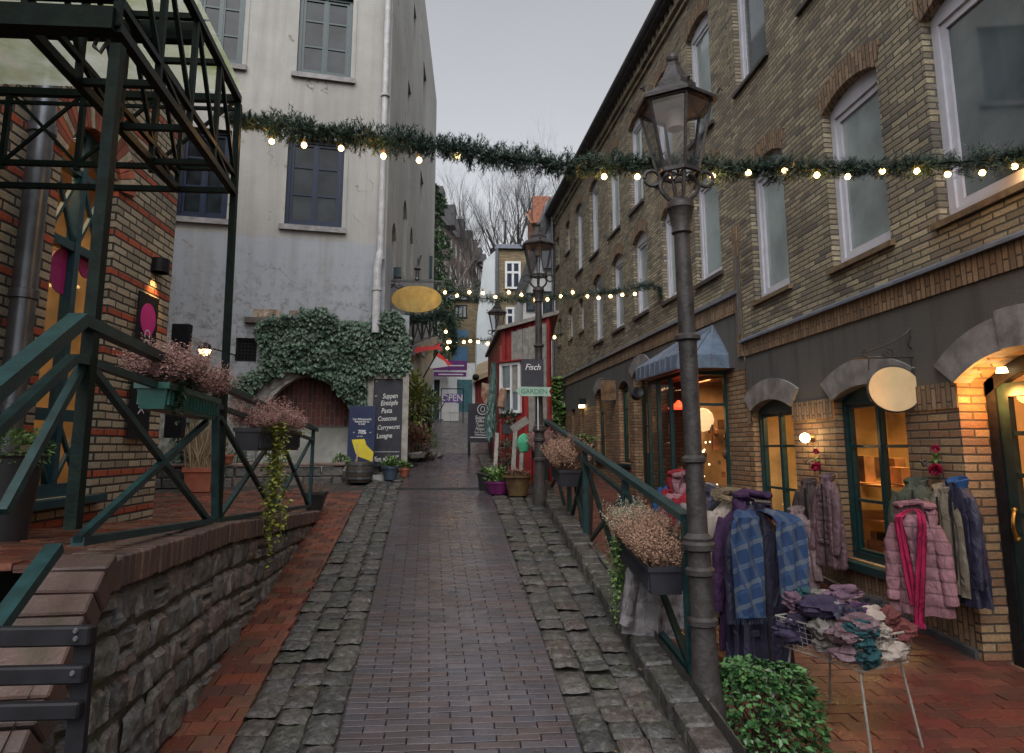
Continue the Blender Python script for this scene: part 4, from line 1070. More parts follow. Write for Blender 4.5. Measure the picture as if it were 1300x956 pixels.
while cnt < 900:
    x, y = random.uniform(215, 292), random.uniform(522, 606)
    if not inpoly(x + 5 * mn.noise(Vector((x / 7, y / 7, 0))), y, [(218, 534), (250, 524), (270, 532), (286, 548), (286, 604), (218, 604)]): continue
    q = at(x, y, Y=10.35 + random.uniform(-.15, .15)); L = random.uniform(.05, .09)
    iv.leaf(q - org, (random.gauss(0, .5), -random.uniform(.1, .8), -1), (random.gauss(0, .3), -1, .6), L, L * .9); cnt += 1
single('ivy', iv, M['ivy'], 'smaller clump of ivy climbing behind the red pot at the brick corner', 'ivy', org)

# ---------------- stone planter wall in front of the niche ----------------
pw = thing('planter_wall', 'low wall of two rows of grey stone blocks under a reddish coping, before the arched niche', 'wall', (-3.0, 10.45, zl(10.4)))
A_, B_ = at(228, 622, s=(zl(10) - .0, 0)), Vector((-1.85, 10.75, 0))
A_ = Vector((-4.6, 10.15, 0)); dv = (B_ - A_).normalized(); Lw = (B_ - A_).length; ang = atan2(dv.y, dv.x)
m = MB(); cp = MB(); org = Vector((-3.0, 10.45, zl(10.4)))
for r in range(2):
    s = 0
    while s < Lw - .05:
        l = min(random.uniform(.22, .42), Lw - s); p = A_ + dv * (s + l / 2) - org
        m.at(p.x, p.y, -.02 + r * .15 , rot=(0, 0, ang)); m.rbox(-l / 2 + .006, l / 2 - .006, -.09 + random.uniform(-.008, .008), .09, 0, .143, .014, .003); s += l
p = A_ + dv * Lw / 2 - org; cp.at(p.x, p.y, .285, rot=(0, 0, ang)); cp.rbox(-Lw / 2, Lw / 2 + .03, -.12, .12, 0, .045, .01)
obj('stone_block_course', m, M['wallstone'], pw, smooth=30); obj('coping', cp, mat('reddish_coping', (.19, .12, .10), .6, .35, 7, dirt=.5, bump=.4), pw)
# ---------------- far end of the street ----------------
random.seed(33)
M['cream'] = mat('cream_render', (.42, .38, .31), .85, .15, 2, dirt=.4, dirtc=(.2, .17, .13), bump=.2)
M['pale_blue'] = mat('pale_render', (.50, .54, .56), .85, .1, 1, dirt=.3, dirtc=(.3, .33, .33))
M['white_paint'] = mat('white_paint', (.60, .61, .62), .5, .08, 6, dirt=.15, dirtc=(.3, .3, .28))
M['shutter'] = mat('blue_shutter', (.05, .14, .25), .5, .15, 6, bump=.2)
M['teal_door'] = mat('teal_door', (.03, .11, .13), .5, .2, 6, bump=.2)
M['purple'] = mat('purple_cloth', (.13, .02, .16), .7, .15, 6)
M['red'] = mat('red_sign_paint', (.50, .02, .025), .45, .1, 6)
M['pine'] = leafmat('pine_needles', (.008, .022, .014), (.035, .075, .045), .5)
M['slate'] = mat('pale_slate_roof', (.15, .165, .185), .6, .3, 5, dirt=.5, dirtc=(.09, .10, .11))
M['tile'] = mat('orange_roof_tile', (.24, .085, .045), .7, .35, 9, bump=.4, bscale=20)
M['bark'] = mat('dark_bark', (.045, .04, .038), .9, .3, 8)
M['barkg'] = mat('grey_bark', (.13, .11, .10), .9, .3, 8)
def Xz(x, y, Y): q = at(x, y, Y=Y); return q.x, q.z
def fb(x0, y0, x1, y1, Y):
    """rectangle seen in the photo, standing at distance Y: x range and z range in metres"""
    ym, xm = (y0 + y1) / 2, (x0 + x1) / 2
    return at(x0, ym, Y=Y).x, at(x1, ym, Y=Y).x, at(xm, y1, Y=Y).z, at(xm, y0, Y=Y).z
def bars(m, rects, o):
    for a, b, c, d, y0, y1 in rects: m.box(a - o[0], b - o[0], y0 - o[1], y1 - o[1], c - o[2], d - o[2])
def simple_win(par, x0, y0, x1, y1, Y, o, fm, pm, mull=(.5,), trans=(.6,), fw=.06):
    a, b, c, d = fb(x0, y0, x1, y1, Y); a -= o[0]; b -= o[0]; c -= o[2]; d -= o[2]; yy = Y - o[1]
    f = MB(); rect_frame(f, a, b, c, d, fw, yy - .05, yy + .02)
    for t in mull: f.box(a + (b - a) * t - fw / 2, a + (b - a) * t + fw / 2, yy - .045, yy + .02, c + fw, d - fw)
    for t in trans: f.box(a + fw, b - fw, yy - .042, yy + .02, c + (d - c) * t - fw / 2, c + (d - c) * t + fw / 2)
    fo = obj('window', f, fm, par); p = MB(); p.quad((a, yy - .01, c), (b, yy - .01, c), (b, yy - .01, d), (a, yy - .01, d)); obj('pane', p, pm, fo); return fo
# yellow brick house closing the street
Y = 36; a, b, c, d = fb(564, 381, 611, 525, Y); o = (a, Y, 3.6)
h = thing('brick_house', 'small yellow brick house with blue shutters closing the end of the street', 'house', o)
m = MB(); m.box(0, b - a + .6, 0, 6, -.4, d - 3.6); obj('wall', m, M['brick_far'], h)
m = MB(); m.box(-.15, b - a + .75, -.2, 6, d - 3.6, d - 3.6 + .18); obj('roof', m, M['lead'], h)
simple_win(h, 577, 387, 593, 404, Y, o, M['black'], M['pane'], (.33, .66), ())
for r in ((575, 419, 594, 429), (575, 440, 594, 461)):
    q = fb(*r, Y); m = MB(); m.box(q[0] - o[0], q[1] - o[0], -.06, .0, q[2] - o[2], q[3] - o[2]); obj('shutter', m, M['shutter'], h)
m = MB(); q = fb(581, 482, 599, 524, Y - .1); m.box(q[0] - o[0], q[1] - o[0], -.12, -.02, -.4, q[3] - o[2]); obj('door', m, M['teal_door'], h)
m = MB(); q = fb(556, 461, 606, 482, Y); m.box(q[0] - o[0], q[1] - o[0] + .6, -.06, -.01, q[2] - o[2], q[3] - o[2]); q = fb(556, 482, 580, 526, Y); m.box(q[0] - o[0], q[1] - o[0], -.061, -.01, -.4, q[3] - o[2]); q = fb(599.5, 482, 606, 526, Y); m.box(q[0] - o[0], q[1] - o[0] + .5, -.062, -.01, -.4, q[3] - o[2]); obj('white_ground_floor', m, M['white_paint'], h)
# white house with brick front
Y = 31; o = (at(606, 460, Y=Y).x, Y, 3.2)
h = thing('white_house', 'pale rendered house with a yellow brick front and white cross windows, beyond the red hut', 'house', o)
(x0, z0), (x1, z1), (x2, z2), (x3, z3) = Xz(604, 500, Y), Xz(631, 316, Y), Xz(614, 332, Y), Xz(606, 400, Y)
m = MB(); m.add([(x - o[0], y, z - o[2]) for y in (0, 5) for x, z in ((x0, 3.0), (x1, 3.0), (x1, z1), (x2, z2), (x3, z3))], [(0, 1, 2, 3, 4), (9, 8, 7, 6, 5), (0, 4, 9, 5), (4, 3, 8, 9), (3, 2, 7, 8), (1, 6, 7, 2)])
obj('rendered_wall', m, M['pale_blue'], h)
q = fb(632, 316, 668, 480, Y); m = MB(); m.box(q[0] - o[0], q[1] - o[0] + .5, .05, 5, -.3, q[3] - o[2]); obj('brick_wall', m, M['brick_far'], h)
m = MB(); m.box(q[0] - o[0] - .1, q[1] - o[0] + .5, -.1, 5, q[3] - o[2], q[3] - o[2] + .2); obj('roof', m, M['lead'], h)
m = MB(); m.tube([(q[0] - o[0] - .05, -.05, q[3] - o[2]), (q[0] - o[0] - .05, -.05, 0)], .08, 8); obj('downpipe', m, M['zinc'], h)
simple_win(h, 641, 332, 661, 367, Y, o, M['white_paint'], M['blue_frame'], fw=.10); simple_win(h, 642, 390, 661, 415, Y, o, M['white_paint'], M['blue_frame'], fw=.10)
# white gabled house behind the hut, slate roof and tiled dormer
Y = 22.6; o = (at(690, 420, Y=Y).x, Y, zs(Y))
h = thing('gabled_house', 'white gabled house with dark barge boards and a pale slate roof, hidden behind the hut', 'house', o)
P_ = [Xz(*p, Y) for p in ((664, 560), (703, 560), (703, 262), (698, 268), (664, 362))]
m = MB(); m.add([(x - o[0], y, z - o[2]) for y in (0, 4) for x, z in P_], [(0, 1, 2, 3, 4), (9, 8, 7, 6, 5), (0, 4, 9, 5), (4, 3, 8, 9), (3, 2, 7, 8)]); obj('wall', m, M['white_paint'], h)
pts = [Xz(*p, Y) for p in ((701, 256), (656, 382))]
m = MB(); m.bar((pts[0][0] - o[0], -.12, pts[0][1] - o[2]), (pts[1][0] - o[0], -.12, pts[1][1] - o[2]), .28, .30, up=(0, 1, 0)); obj('barge_board', m, M['roof_dark'], h)
m = MB(); P_ = [Xz(*p, 22.4) for p in ((684, 306), (692, 258), (732, 217), (750, 214), (750, 340), (690, 340))]; m.prism([(x - o[0], z - o[2]) for x, z in P_], -.2, 5); obj('roof', m, M['slate'], h)
a, b, c, d = fb(676, 262, 702, 305, 26)
m = MB(); m.box(a - o[0], b - o[0] + .3, 3.5, 5.5, c - o[2] - 1, d - o[2]); obj('chimney', m, M['brick_red'], h)
m = MB(); n = 7
for i in range(n):
    xx = lerp(a, b + .3, i / n) - o[0]
    m.tube([(xx + .1, 3.3, d - o[2] - .7), (xx + .1, 5.3, d - o[2] + .45)], .09, 6)
m.quad((a - o[0] - .1, 3.2, d - o[2] - .75), (b - o[0] + .4, 3.2, d - o[2] - .75), (b - o[0] + .4, 5.4, d - o[2] + .4), (a - o[0] - .1, 5.4, d - o[2] + .4)); m.box(a - o[0], b - o[0] + .3, 3.2, 3.5, d - o[2] - .75, d - o[2] + .35); obj('tiled_dormer_roof', m, M['tile'], h)
for (x0, y0, x1, y1) in ((668, 372, 679, 395), (689, 370, 700, 402), (684, 420, 692, 455)): simple_win(h, x0, y0, x1, y1, Y - .02, o, M['blue_frame'], M['pane'], (), (), .05)
# ---- far red brick terrace on the hill
h = thing('hill_terrace', 'long dark red brick building with dormers high on the wooded hill', 'building', (at(545, 400, Y=50).x, 50, 8))
o = Vector((at(545, 400, Y=50).x, 50, 8))
A_, B_ = at(543, 262, Y=50), at(614, 345, Y=105)
u = Vector((B_.x - A_.x, B_.y - A_.y, 0)); L = u.length; u.normalize(); nn = Vector((u.y, -u.x, 0)); ez = A_.z; rot = atan2(u.y, u.x); base = A_.copy(); base.z = 0
def ht(s, out, z): return base + u * s + nn * out + Vector((0, 0, z)) - o
ez2 = B_.z
m = MB(); m.quad(ht(0, 0, 6), ht(L, 0, 6), ht(L, 0, ez2), ht(0, 0, ez)); m.quad(ht(L, 0, 6), ht(L, -10, 6), ht(L, -10, ez2), ht(L, 0, ez2)); w_ = obj('wall', m, M['brick_hill'], h)
m = MB(); m.quad(ht(0, .3, ez), ht(L, .3, ez2), ht(L, -5, ez2 + 5), ht(0, -5, ez + 5)); obj('roof', m, M['roof_dark'], h)
for i in range(7):
    s = L * (i + .5) / 7; zz = lerp(ez, ez2, s / L); p = ht(s, -.8, zz); m = MB()
    m.at(p.x, p.y, p.z, rot=(0, 0, rot)); m.box(-.8, .8, -1.5, 1.5, .2, 2.2); obj('dormer', m, M['roof_dark'], h)
for i in range(14):
    for r in range(4):
        s = L * (i + .5) / 14; zz = lerp(ez, ez2, s / L) - 1.4 - r * 2.6; p = ht(s, .05, zz)
        wn2 = MB(); wn2.at(p.x, p.y, p.z, rot=(0, 0, rot)); wn2.box(-.45, .45, -.05, .02, -.7, .7); obj('window', wn2, M['white_paint'], h)
# ---- hill ----
g = MB()
def hz(x, y): return 5.0 + max(0, (y - 38)) * .26 + max(0, (-x)) * .45 * clamp((y - 30) / 30, 0, 1) + .8 * mn.noise(Vector((x / 6, y / 6, 2))) - max(0, x) * .1
xs = [-60, -30, -18, -10, -6, -4, -2, 0, 3, 8, 20, 60]; yy = [36.5, 40, 46, 54, 64, 80, 100, 130]
for i in range(len(xs) - 1):
    for j in range(len(yy) - 1): g.quad(*((x, y, hz(x, y) if y > 37 else 2) for x, y in ((xs[i], yy[j]), (xs[i + 1], yy[j]), (xs[i + 1], yy[j + 1]), (xs[i], yy[j + 1]))))
structure('hillside', g, mat('wooded_slope', (.05, .045, .03), .95, .5, 1.2, dirt=.6, dirtc=(.03, .05, .02), bump=.5), smooth=True)
# ---- bare trees ----
def bare_tree(name, loc, H, r, label, seed, spread=.42, levels=5, group=None, lean=0, mt='bark', up=.55):
    rnd = random.Random(seed); m = MB(); tr = MB()
    def grow(mb, p, d, L, r, lv):
        n = 4; pts = [p]; q = p.copy(); dd = d.copy()
        for i in range(n):
            dd = (dd + Vector((rnd.gauss(0, .10), rnd.gauss(0, .10), rnd.gauss(.05, .05)))).normalized(); q = q + dd * L / n; pts.append(q.copy())
        mb.tube(pts, [r * (1 - .45 * i / n) for i in range(n + 1)], 5 if lv < 2 else 3, caps=False)
        if lv >= levels: return
        for k in range(rnd.choice([3, 4, 4]) if lv < levels - 1 else 5):
            t = rnd.uniform(.35, 1.0); pp = pts[min(n, int(t * n))]
            ax = Vector((rnd.gauss(0, 1), rnd.gauss(0, 1), rnd.gauss(0, .3))).normalized()
            nd = (dd + ax * spread * rnd.uniform(.8, 1.5) + Vector((0, 0, up * .25))).normalized()
            grow(m, pp, nd, L * rnd.uniform(.55, .78), r * (1 - .45 * t) * .55, lv + 1)
    t = thing(name, label, 'tree', loc, group=group)
    grow(tr, Vector((0, 0, -.5)), Vector((lean, 0, 1)).normalized(), H * .42, r * 1.5, 0)
    obj('trunk', tr, M[mt], t); obj('branches', m, M[mt], t); return t
def tp(x, y, Y): q = at(x, y, Y=Y); return (q.x, Y, hz(q.x, Y) if Y > 37 else zs(Y))
for i, (x, Y, topy, lab, sd) in enumerate(((655, 44, 172, 'tall bare tree left of the middle of the group beyond the brick house', 3), (630, 50, 205, 'slighter bare tree at the left edge of the group beyond the brick house', 5), (676, 47, 182, 'bare tree nearest the orange tiled dormer, right of the group', 8), (645, 60, 190, 'hindmost bare tree in the middle of the group, high on the slope', 11))):
    b = tp(x, 312, Y); top = at(x, topy, Y=Y).z
    bare_tree('bare_tree', b, (top - b[2]) * 1.25, .30, lab, sd, .36, 6, 'bare trees against the sky')
for i, (x, Y, topy, lab, sd) in enumerate(((560, 40, 205, 'thin bare tree rising beside the far corner of the white building', 21), (585, 43, 300, 'bare twiggy tree in front of the red brick terrace', 24), (603, 46, 318, 'low bare tree at the right foot of the red brick terrace', 27), (572, 47, 280, 'brownish bare tree between the conifer and the terrace', 31))):
    b = tp(x, 380, Y); top = at(x, topy, Y=Y).z
    bare_tree('bare_tree', b, max(2.5, (top - b[2]) * 1.1), .10, lab, sd, .45, 5, 'bare trees on the hill', mt='barkg')
def leaf_cloud(m, c, rad, n, L, rnd, squash=1.0, drop=.25):
    for i in range(n):
        d = Vector((rnd.gauss(0, 1), rnd.gauss(0, 1), rnd.gauss(0, 1))).normalized(); r = rad * rnd.uniform(.35, 1.0) ** .6
        p = Vector(c) + Vector((d.x * r, d.y * r, d.z * r * squash))
        if mn.noise(p * (1.7 / rad)) < -drop: continue
        m.leaf(p, d + Vector((rnd.gauss(0, .5), rnd.gauss(0, .5), rnd.gauss(0, .5))), Vector((rnd.gauss(0, .5), rnd.gauss(0, .5), 1)), L * rnd.uniform(.7, 1.3), L * .5)
rnd = random.Random(40)
q = tp(553, 370, 34.5); t = thing('evergreen_tree', 'shaggy dark green evergreen against the corner of the white building', 'tree', (q[0], 34.5, q[2]))
m = MB(); tz = at(553, 238, Y=34.5).z - q[2]
for i in range(26):
    f = i / 25; z = lerp(tz, .8, f); R_ = lerp(.25, 1.1, f ** .7); leaf_cloud(m, (rnd.gauss(0, .45) * R_ + .1 * f, rnd.gauss(0, .3), z), R_ * .8, 300, .20, rnd, .7)
obj('crown', m, leafmat('conifer_green', (.02, .045, .02), (.09, .15, .07), .6), t); m = MB(); m.tube([(0, 0, -.4), (0, 0, tz * .9)], [.2, .04], 6); obj('trunk', m, M['bark'], t)
m = MB(); rnd = random.Random(41); q = tp(585, 372, 38)
for i in range(9): leaf_cloud(m, (-2 + i * .55, rnd.gauss(0, .4), rnd.uniform(.3, 1.1)), .7, 150, .14, rnd, .7)
t = single('evergreen_hedge', m, M['pine'], 'strip of evergreen shrubs above the yellow brick house roof', 'hedge', (q[0], 38, at(585, 378, Y=38).z - .4))

# ---- white annex with balcony, shop and signs on the left ----
Y = 19; o = Vector((at(520, 530, Y=Y).x, Y, zs(Y)))
h = thing('white_annex', 'small cream annex with a cross-braced balcony on its flat roof, beyond the big chalkboard', 'building', o)
aL, aR = at(517, 450, Y=17.0), at(548, 450, Y=22)
def an(p): return Vector(p) - o
Zt = at(530, 428, Y=18).z
A2, B2 = Vector((at(518, 500, Y=15.6).x, 15.6, 0)), Vector((at(549, 500, Y=21).x, 21, 0)); B3 = Vector((at(573, 440, Y=21).x, 21, 0))
m = MB(); za, zb = at(518, 441, Y=15.6).z, at(549, 428, Y=21).z
m.quad(an((A2.x, A2.y, 1.4)), an((B2.x, B2.y, 1.8)), an((B2.x, B2.y, zb)), an((A2.x, A2.y, za)))
m.quad(an((A2.x, A2.y, 1.4)), an((A2.x, A2.y, za)), an((-2.2, A2.y, za)), an((-2.2, A2.y, 1.4)))
m.quad(an((B2.x, B2.y, 1.8)), an((B2.x - 2, B2.y, 1.8)), an((B2.x - 2, B2.y, zb)), an((B2.x, B2.y, zb)))
obj('wall', m, M['cream'], h)
m = MB(); m.quad(an((A2.x + .1, A2.y - .1, za)), an((B2.x + .12, B2.y, zb)), an((B2.x - 2, B2.y, zb)), an((-2.2, A2.y - .1, za))); m.bar(an((A2.x + .1, A2.y - .1, za - .08)), an((B2.x + .12, B2.y, zb - .08)), .06, .22); obj('flat_roof', m, M['stone_arch'], h)
m = MB(); U = (B2 - A2)
def bp(t, z): p = A2 + U * t; return an((p.x + .08, p.y, lerp(za, zb, t) + z))
for t in (0, .33, .66, 1.0): m.bar(bp(t, 0), bp(t, .85), .06)
for z in (.08, .85): m.bar(bp(0, z), bp(1, z), .04)
for t in (0, .33, .66): m.bar(bp(t, .08), bp(t + .33, .85), .03); m.bar(bp(t, .85), bp(t + .33, .08), .03)
obj('balcony_railing', m, M['black'], h)
for (x0, y0, x1, y1) in ((526, 440, 531, 452), (533, 487, 537, 515)):
    m = MB(); t = .3 if x0 == 526 else .55; p = bp(t, 0)
    yy0, yy1 = at(x0, y0, Y=p.y + o.y).z - o.z, at(x0, y1, Y=p.y + o.y).z - o.z
    m.at(p.x + .02, p.y, 0, rot=(0, 0, atan2(U.y, U.x))); m.box(-.4, .4, -.04, .02, yy1, yy0); obj('dark_window', m, M['green_frame'], h)
# purple shop front with a column of bulbs, doorway
Y = 23.5; a, b, c, d = fb(540, 464, 546, 522, Y); o = Vector((a, Y, zs(Y)))
h = thing('purple_shop_front', 'white shop front with pink lit column and purple fascia boards beyond the annex', 'shop front', o)
m = MB(); a2, b2, c2, d2 = fb(546, 478, 582, 528, Y + 1.2); 
q0 = fb(546, 456, 551, 526, Y); m.box(q0[0] - o.x, q0[1] - o.x, -.05, 1.2, -.3, q0[3] - o.z)
q0 = fb(551, 456, 568, 482, Y + .02); m.box(q0[0] - o.x, q0[1] - o.x, .0, 1.2, q0[2] - o.z, q0[3] - o.z)
q0 = fb(558, 482, 568, 527, Y + .02); m.box(q0[0] - o.x, q0[1] - o.x, .0, 1.2, -.3, q0[3] - o.z); obj('white_wall', m, M['white_paint'], h)
m = MB(); q0 = fb(550.8, 483, 558, 526, Y + .3); m.box(q0[0] - o.x, q0[1] - o.x, .3, .36, -.3, q0[3] - o.z); obj('doorway', m, M['teal_door'], h)
m = MB(); m.box(0, b - a, -.12, -.06, c - o.z, d - o.z); obj('pink_panel', m, mat('pink_panel', (.35, .03, .09), .5, .6, 9, col2=(.08, .01, .05)), h)
for y in (474, 489, 500, 514):
    p = at(542.5, y, Y=Y - .16) - o; m = MB(); m.at(*p); m.ball((0, 0, 0), .085, 10, 8); obj('light_bulb', m, M['bulb_dim'], h)
for r in ((547, 458, 593, 470), (551, 472.5, 592, 478)):
    q0 = fb(*r, Y - .4); m = MB(); m.box(q0[0] - o.x, q0[1] - o.x, -.44, -.38, q0[2] - o.z, q0[3] - o.z); fo = obj('fascia_board', m, M['purple'], h)
    m = MB(); zc_ = (q0[2] + q0[3]) / 2 - o.z; m.box(q0[0] - o.x + .15, q0[1] - o.x - .1, -.445, -.44, zc_ - .025, zc_ + .012); obj('fascia_stripe', m, M['white_paint'], fo)
# ---- text helper ----
def text(s, par, loc, size, mt, rot=(radians(90), 0, 0), align='CENTER', shear=0, name='lettering', sx=1.0, bold=0.0, ext=.0012, font_up=None):
    cu = bpy.data.curves.new(name, 'FONT'); cu.body = s; cu.size = size; cu.align_x = align; cu.align_y = 'CENTER'; cu.shear = shear; cu.extrude = ext; cu.offset = bold; cu.resolution_u = 3
    tmp = bpy.data.objects.new('tmp', cu); COL.objects.link(tmp); me = bpy.data.meshes.new_from_object(tmp.evaluated_get(bpy.context.evaluated_depsgraph_get()))
    bpy.data.objects.remove(tmp); me.materials.clear(); me.materials.append(mt)
    o = link(name, me, par); o.location = loc; o.rotation_euler = rot; o.scale = (sx, 1, 1); return o
M['chalk'] = mat('white_chalk', (.62, .62, .60), .9, .25, 60)
M['board'] = mat('blackboard', (.014, .014, .024), .55, .4, 9, rvar=.1)
M['navy'] = mat('navy_poster', (.018, .028, .075), .4, .12, 5)
M['wood_grey'] = mat('weathered_grey_wood', (.20, .19, .17), .75, .25, 14, bump=.4, bscale=70)
# OPEN sign on its frame
Y = 22; a, b, c, d = fb(560, 493, 588, 531, Y); o = (a, Y, zs(Y)); w = b - a; H = d - zs(Y)
t = thing('open_sign', 'metal frame stand with a purple board lettered OPEN over white panels', 'sign', o)
m = MB()
for x in (0, w): m.box(x - .015, x + .015, -.015, .015, 0, H)
m.box(-.015, w + .015, -.014, .014, H - .03, H); obj('frame', m, M['black'], t)
m = MB(); q0 = fb(562, 500, 586, 511, Y); m.box(.06, w - .06, -.03, -.005, q0[2] - o[2], q0[3] - o[2]); ob = obj('sign_board', m, mat('violet_board', (.12, .05, .30), .5, .1), t)
text('OPEN', ob, (w / 2, -.033, (q0[2] + q0[3]) / 2 - o[2]), .30, M['white_paint'], bold=.006, sx=.88)
m = MB(); hb = q0[2] - o[2] - .03
for x0, x1 in ((.08, w * .42), (w * .44, w * .80)):
    for z0, z1 in ((.05, hb * .48), (hb * .52, hb)): m.box(x0, x1, -.02, 0, z0, z1)
obj('white_panel', m, M['white_paint'], t)
# red double arrow sign
Y = 15.2; a, b, c, d = fb(525, 438, 562, 449, Y); w = (b - a) / 2; hgt = (d - c) / 2
m = MB(); m.prism([(-w, -.03), (-w + .13, .09), (-w + .11, .05), (w - .13, .05), (w, .13), (w - .07, .02), (w, -.09), (w - .13, -.04), (-w + .11, -.05), (-w + .15, -.11)], -.01, .01)
single('arrow_sign', m, M['red'], 'dark red double-ended arrow sign with no writing hung over the annex wall', 'sign', ((a + b) / 2, Y, (c + d) / 2 + .02), (0, radians(-6), 0))
# red and white flag sign
Y = 17.5; o = at(550, 468, Y=Y); m = MB()
P_ = [at(x, y, Y=Y) - o for x, y in ((545, 467), (556, 447), (573, 462), (569, 465), (548, 468))]
t = thing('pennant', 'small red and white pennant on a slanting pole over the purple fascia', 'pennant', o)
m.prism([(p.x, p.z) for p in (P_[1], P_[2], P_[3], (P_[1] * .35 + P_[3] * .65), (P_[1] * .75 + P_[0] * .25))], -.008, .008); obj('red_cloth', m, mat('bright_red_cloth', (.75, .04, .03), .7, .1), t)
m = MB(); m.prism([(p.x, p.z) for p in (P_[0], (P_[1] * .75 + P_[0] * .25), (P_[1] * .35 + P_[3] * .65), P_[3], P_[4])], -.008, .008); obj('white_cloth', m, M['white_paint'], t)
m = MB(); q = at(537, 480, Y=Y) - o; m.tube([tuple(q), tuple(P_[1])], .02, 6); obj('pole', m, M['black'], t)

# ---------------- red hut ----------------
M['red_board'] = None
k = N('red_board_paint'); v = k.obj(); c = k.mix(k.ramp(k.noise(v, 7, 5, .6), [(.35, 0.), (.65, 1.)]), (.15, .010, .011), (.26, .018, .016)); k.set(Base_Color=c, Roughness=.55, Normal=k.bump(k.noise(v, 60, 4), .25, .004)); M['red_board'] = k.m
HC = Vector((.60, 10.9, zs(10.9))); HR = Vector((1.30, 10.25, 0)); HF = Vector((.52, 15.2, 0))
h = thing('red_hut', 'red board-clad hut with a white window and grey plank panel beside the street', 'hut', HC)
def hp(p): return Vector(p) - HC
m = MB(); ztop = at(622, 415, X=.56).z; zt2 = at(640, 420, Y=10.8).z
def boards(m, P, Q, z0, z1a, z1b, bw=.085, proud=.012):
    P = Vector(P); Q = Vector(Q); L = (Q - P).length; d = (Q - P) / L; n = int(L / bw); ang = atan2(d.y, d.x)
    for i in range(n):
        f = (i + .5) / n; p = P + d * L * f; zt = lerp(z1a, z1b, f)
        q = hp((p.x, p.y, 0)); m.at(q.x, q.y, 0, rot=(0, 0, ang)); e = 0 if i % 2 else .014
        m.box(-bw / 2 * (1.0 if i % 2 else .75), bw / 2 * (1.0 if i % 2 else .75), -.02 - e, .02, z0, zt - HC.z)
boards(m, HC, HF, -.1, 3.58, 3.70); boards(m, (HC.x, HC.y, 0), (HR.x, HR.y, 0), -.1, 3.58, 3.68)
q0 = hp((HR.x, HR.y, 0)); q1 = hp((HR.x + .5, 15, 0)); m.at(0, 0, 0); m.quad((q0.x, q0.y, 0), (q1.x, q1.y, 0), (q1.x, q1.y, 2.6), (q0.x, q0.y, 2.6))
obj('board_wall', m, M['red_board'], h)
m = MB()
def hq(x, y, z): return tuple(hp((x, y, z)))
m.add([hq(.50, 10.80, 3.56), hq(1.40, 10.08, 3.70), hq(1.9, 15.4, 3.9), hq(.44, 15.4, 3.72), hq(.50, 10.80, 3.62), hq(1.40, 10.08, 3.76), hq(1.9, 15.4, 3.96), hq(.44, 15.4, 3.78)], [(0, 1, 2, 3), (7, 6, 5, 4), (0, 4, 5, 1), (3, 0, 4, 7)]); obj('roof', m, M['wood_grey'], h)
fd = (Vector((HR.x, HR.y, 0)) - Vector((HC.x, HC.y, 0))); FL = fd.length; fd.normalize(); fa = atan2(fd.y, fd.x)
def fpt(px, py): # on the front face
    n = Vector((fd.y, -fd.x, 0)); q = at(px, py, pl=(HC, n)); return (q - Vector((HC.x, HC.y, 0))).dot(fd), q.z
MB.base = Matrix.Rotation(fa, 4, 'Z')
s0, z1 = fpt(638, 462); s1, _ = fpt(664, 462); z0 = fpt(650, 525)[1]
f = MB(); rect_frame(f, s0, s1, z0 - HC.z, z1 - HC.z, .045, -.08, -.02); f.box((s0 + s1) / 2 + .01, (s0 + s1) / 2 + .04, -.078, -.03, z0 - HC.z + .04, z1 - HC.z - .04); zz = lerp(z0, z1, .48) - HC.z; f.box(s0 + .045, (s0 + s1) / 2, -.076, -.03, zz - .015, zz + .015)
fo = obj('window', f, M['white_paint'], h); f = MB(); f.quad((s0, -.04, z0 - HC.z), (s1, -.04, z0 - HC.z), (s1, -.04, z1 - HC.z), (s0, -.04, z1 - HC.z)); obj('pane', f, M['pane'], fo)
f = MB(); f.box(s0 - .02, s1 + .05, -.12, -.02, z1 - HC.z + .01, z1 - HC.z + .03); obj('window_drip_board', f, M['red_board'], fo)
s0, z1 = fpt(652, 410); s1, _ = fpt(696, 410); z0 = fpt(675, 548)[1]
m = MB(); n = 6
for i in range(n): a, b = lerp(s0, s1, i / n), lerp(s0, s1, (i + 1) / n); m.box(a + .003, b - .003, -.058 - .004 * (i % 2), -.03, z0 - HC.z + (.62 if i < 3 else 0), min(z1 - HC.z, lerp(3.58, 3.68, (a / FL)) - .08 - HC.z))
obj('grey_plank_panel', m, M['wood_grey'], h)
MB.base = Matrix.Identity(4)
m = MB(); m.box(-.05, .06, .0, .08, -.1, 2.1); obj('corner_board', m, M['red_board'], h)
# lower red lean-to beyond, with tan sloping roof
Y = 17.5; a, b, c, d = fb(603, 484, 623, 516, Y); o = (a, Y, zs(Y))
h2 = thing('red_lean_to', 'low red boarded lean-to with a sloping tan roof behind the hut', 'lean-to', o)
m = MB(); n = 7
zA, zB = at(603, 483, Y=Y).z - o[2], at(624, 475, Y=Y).z - o[2]
for i in range(n): f = i / n; m.box(lerp(0, b - a, f) + .004, lerp(0, b - a, f + 1 / n) - .004, -.02 * (i % 2), 1.5, 0, lerp(zA, zB, f + .5 / n))
obj('board_wall', m, M['red_board'], h2)
m = MB(); m.box(-.07, 0, -.04, .05, 0, zA); obj('white_corner_post', m, M['white_paint'], h2)
m = MB(); p = [at(x, y, Y=yy) - Vector(o) for x, y, yy in ((600, 483, 17.3), (625, 473, 17.3), (625, 455, 19.5), (606, 463, 19.5))]; m.quad(*p); m.bar(p[0], p[1], .08, .1); obj('sloping_roof', m, mat('tan_roof', (.28, .22, .14), .8, .2, 4), h2)
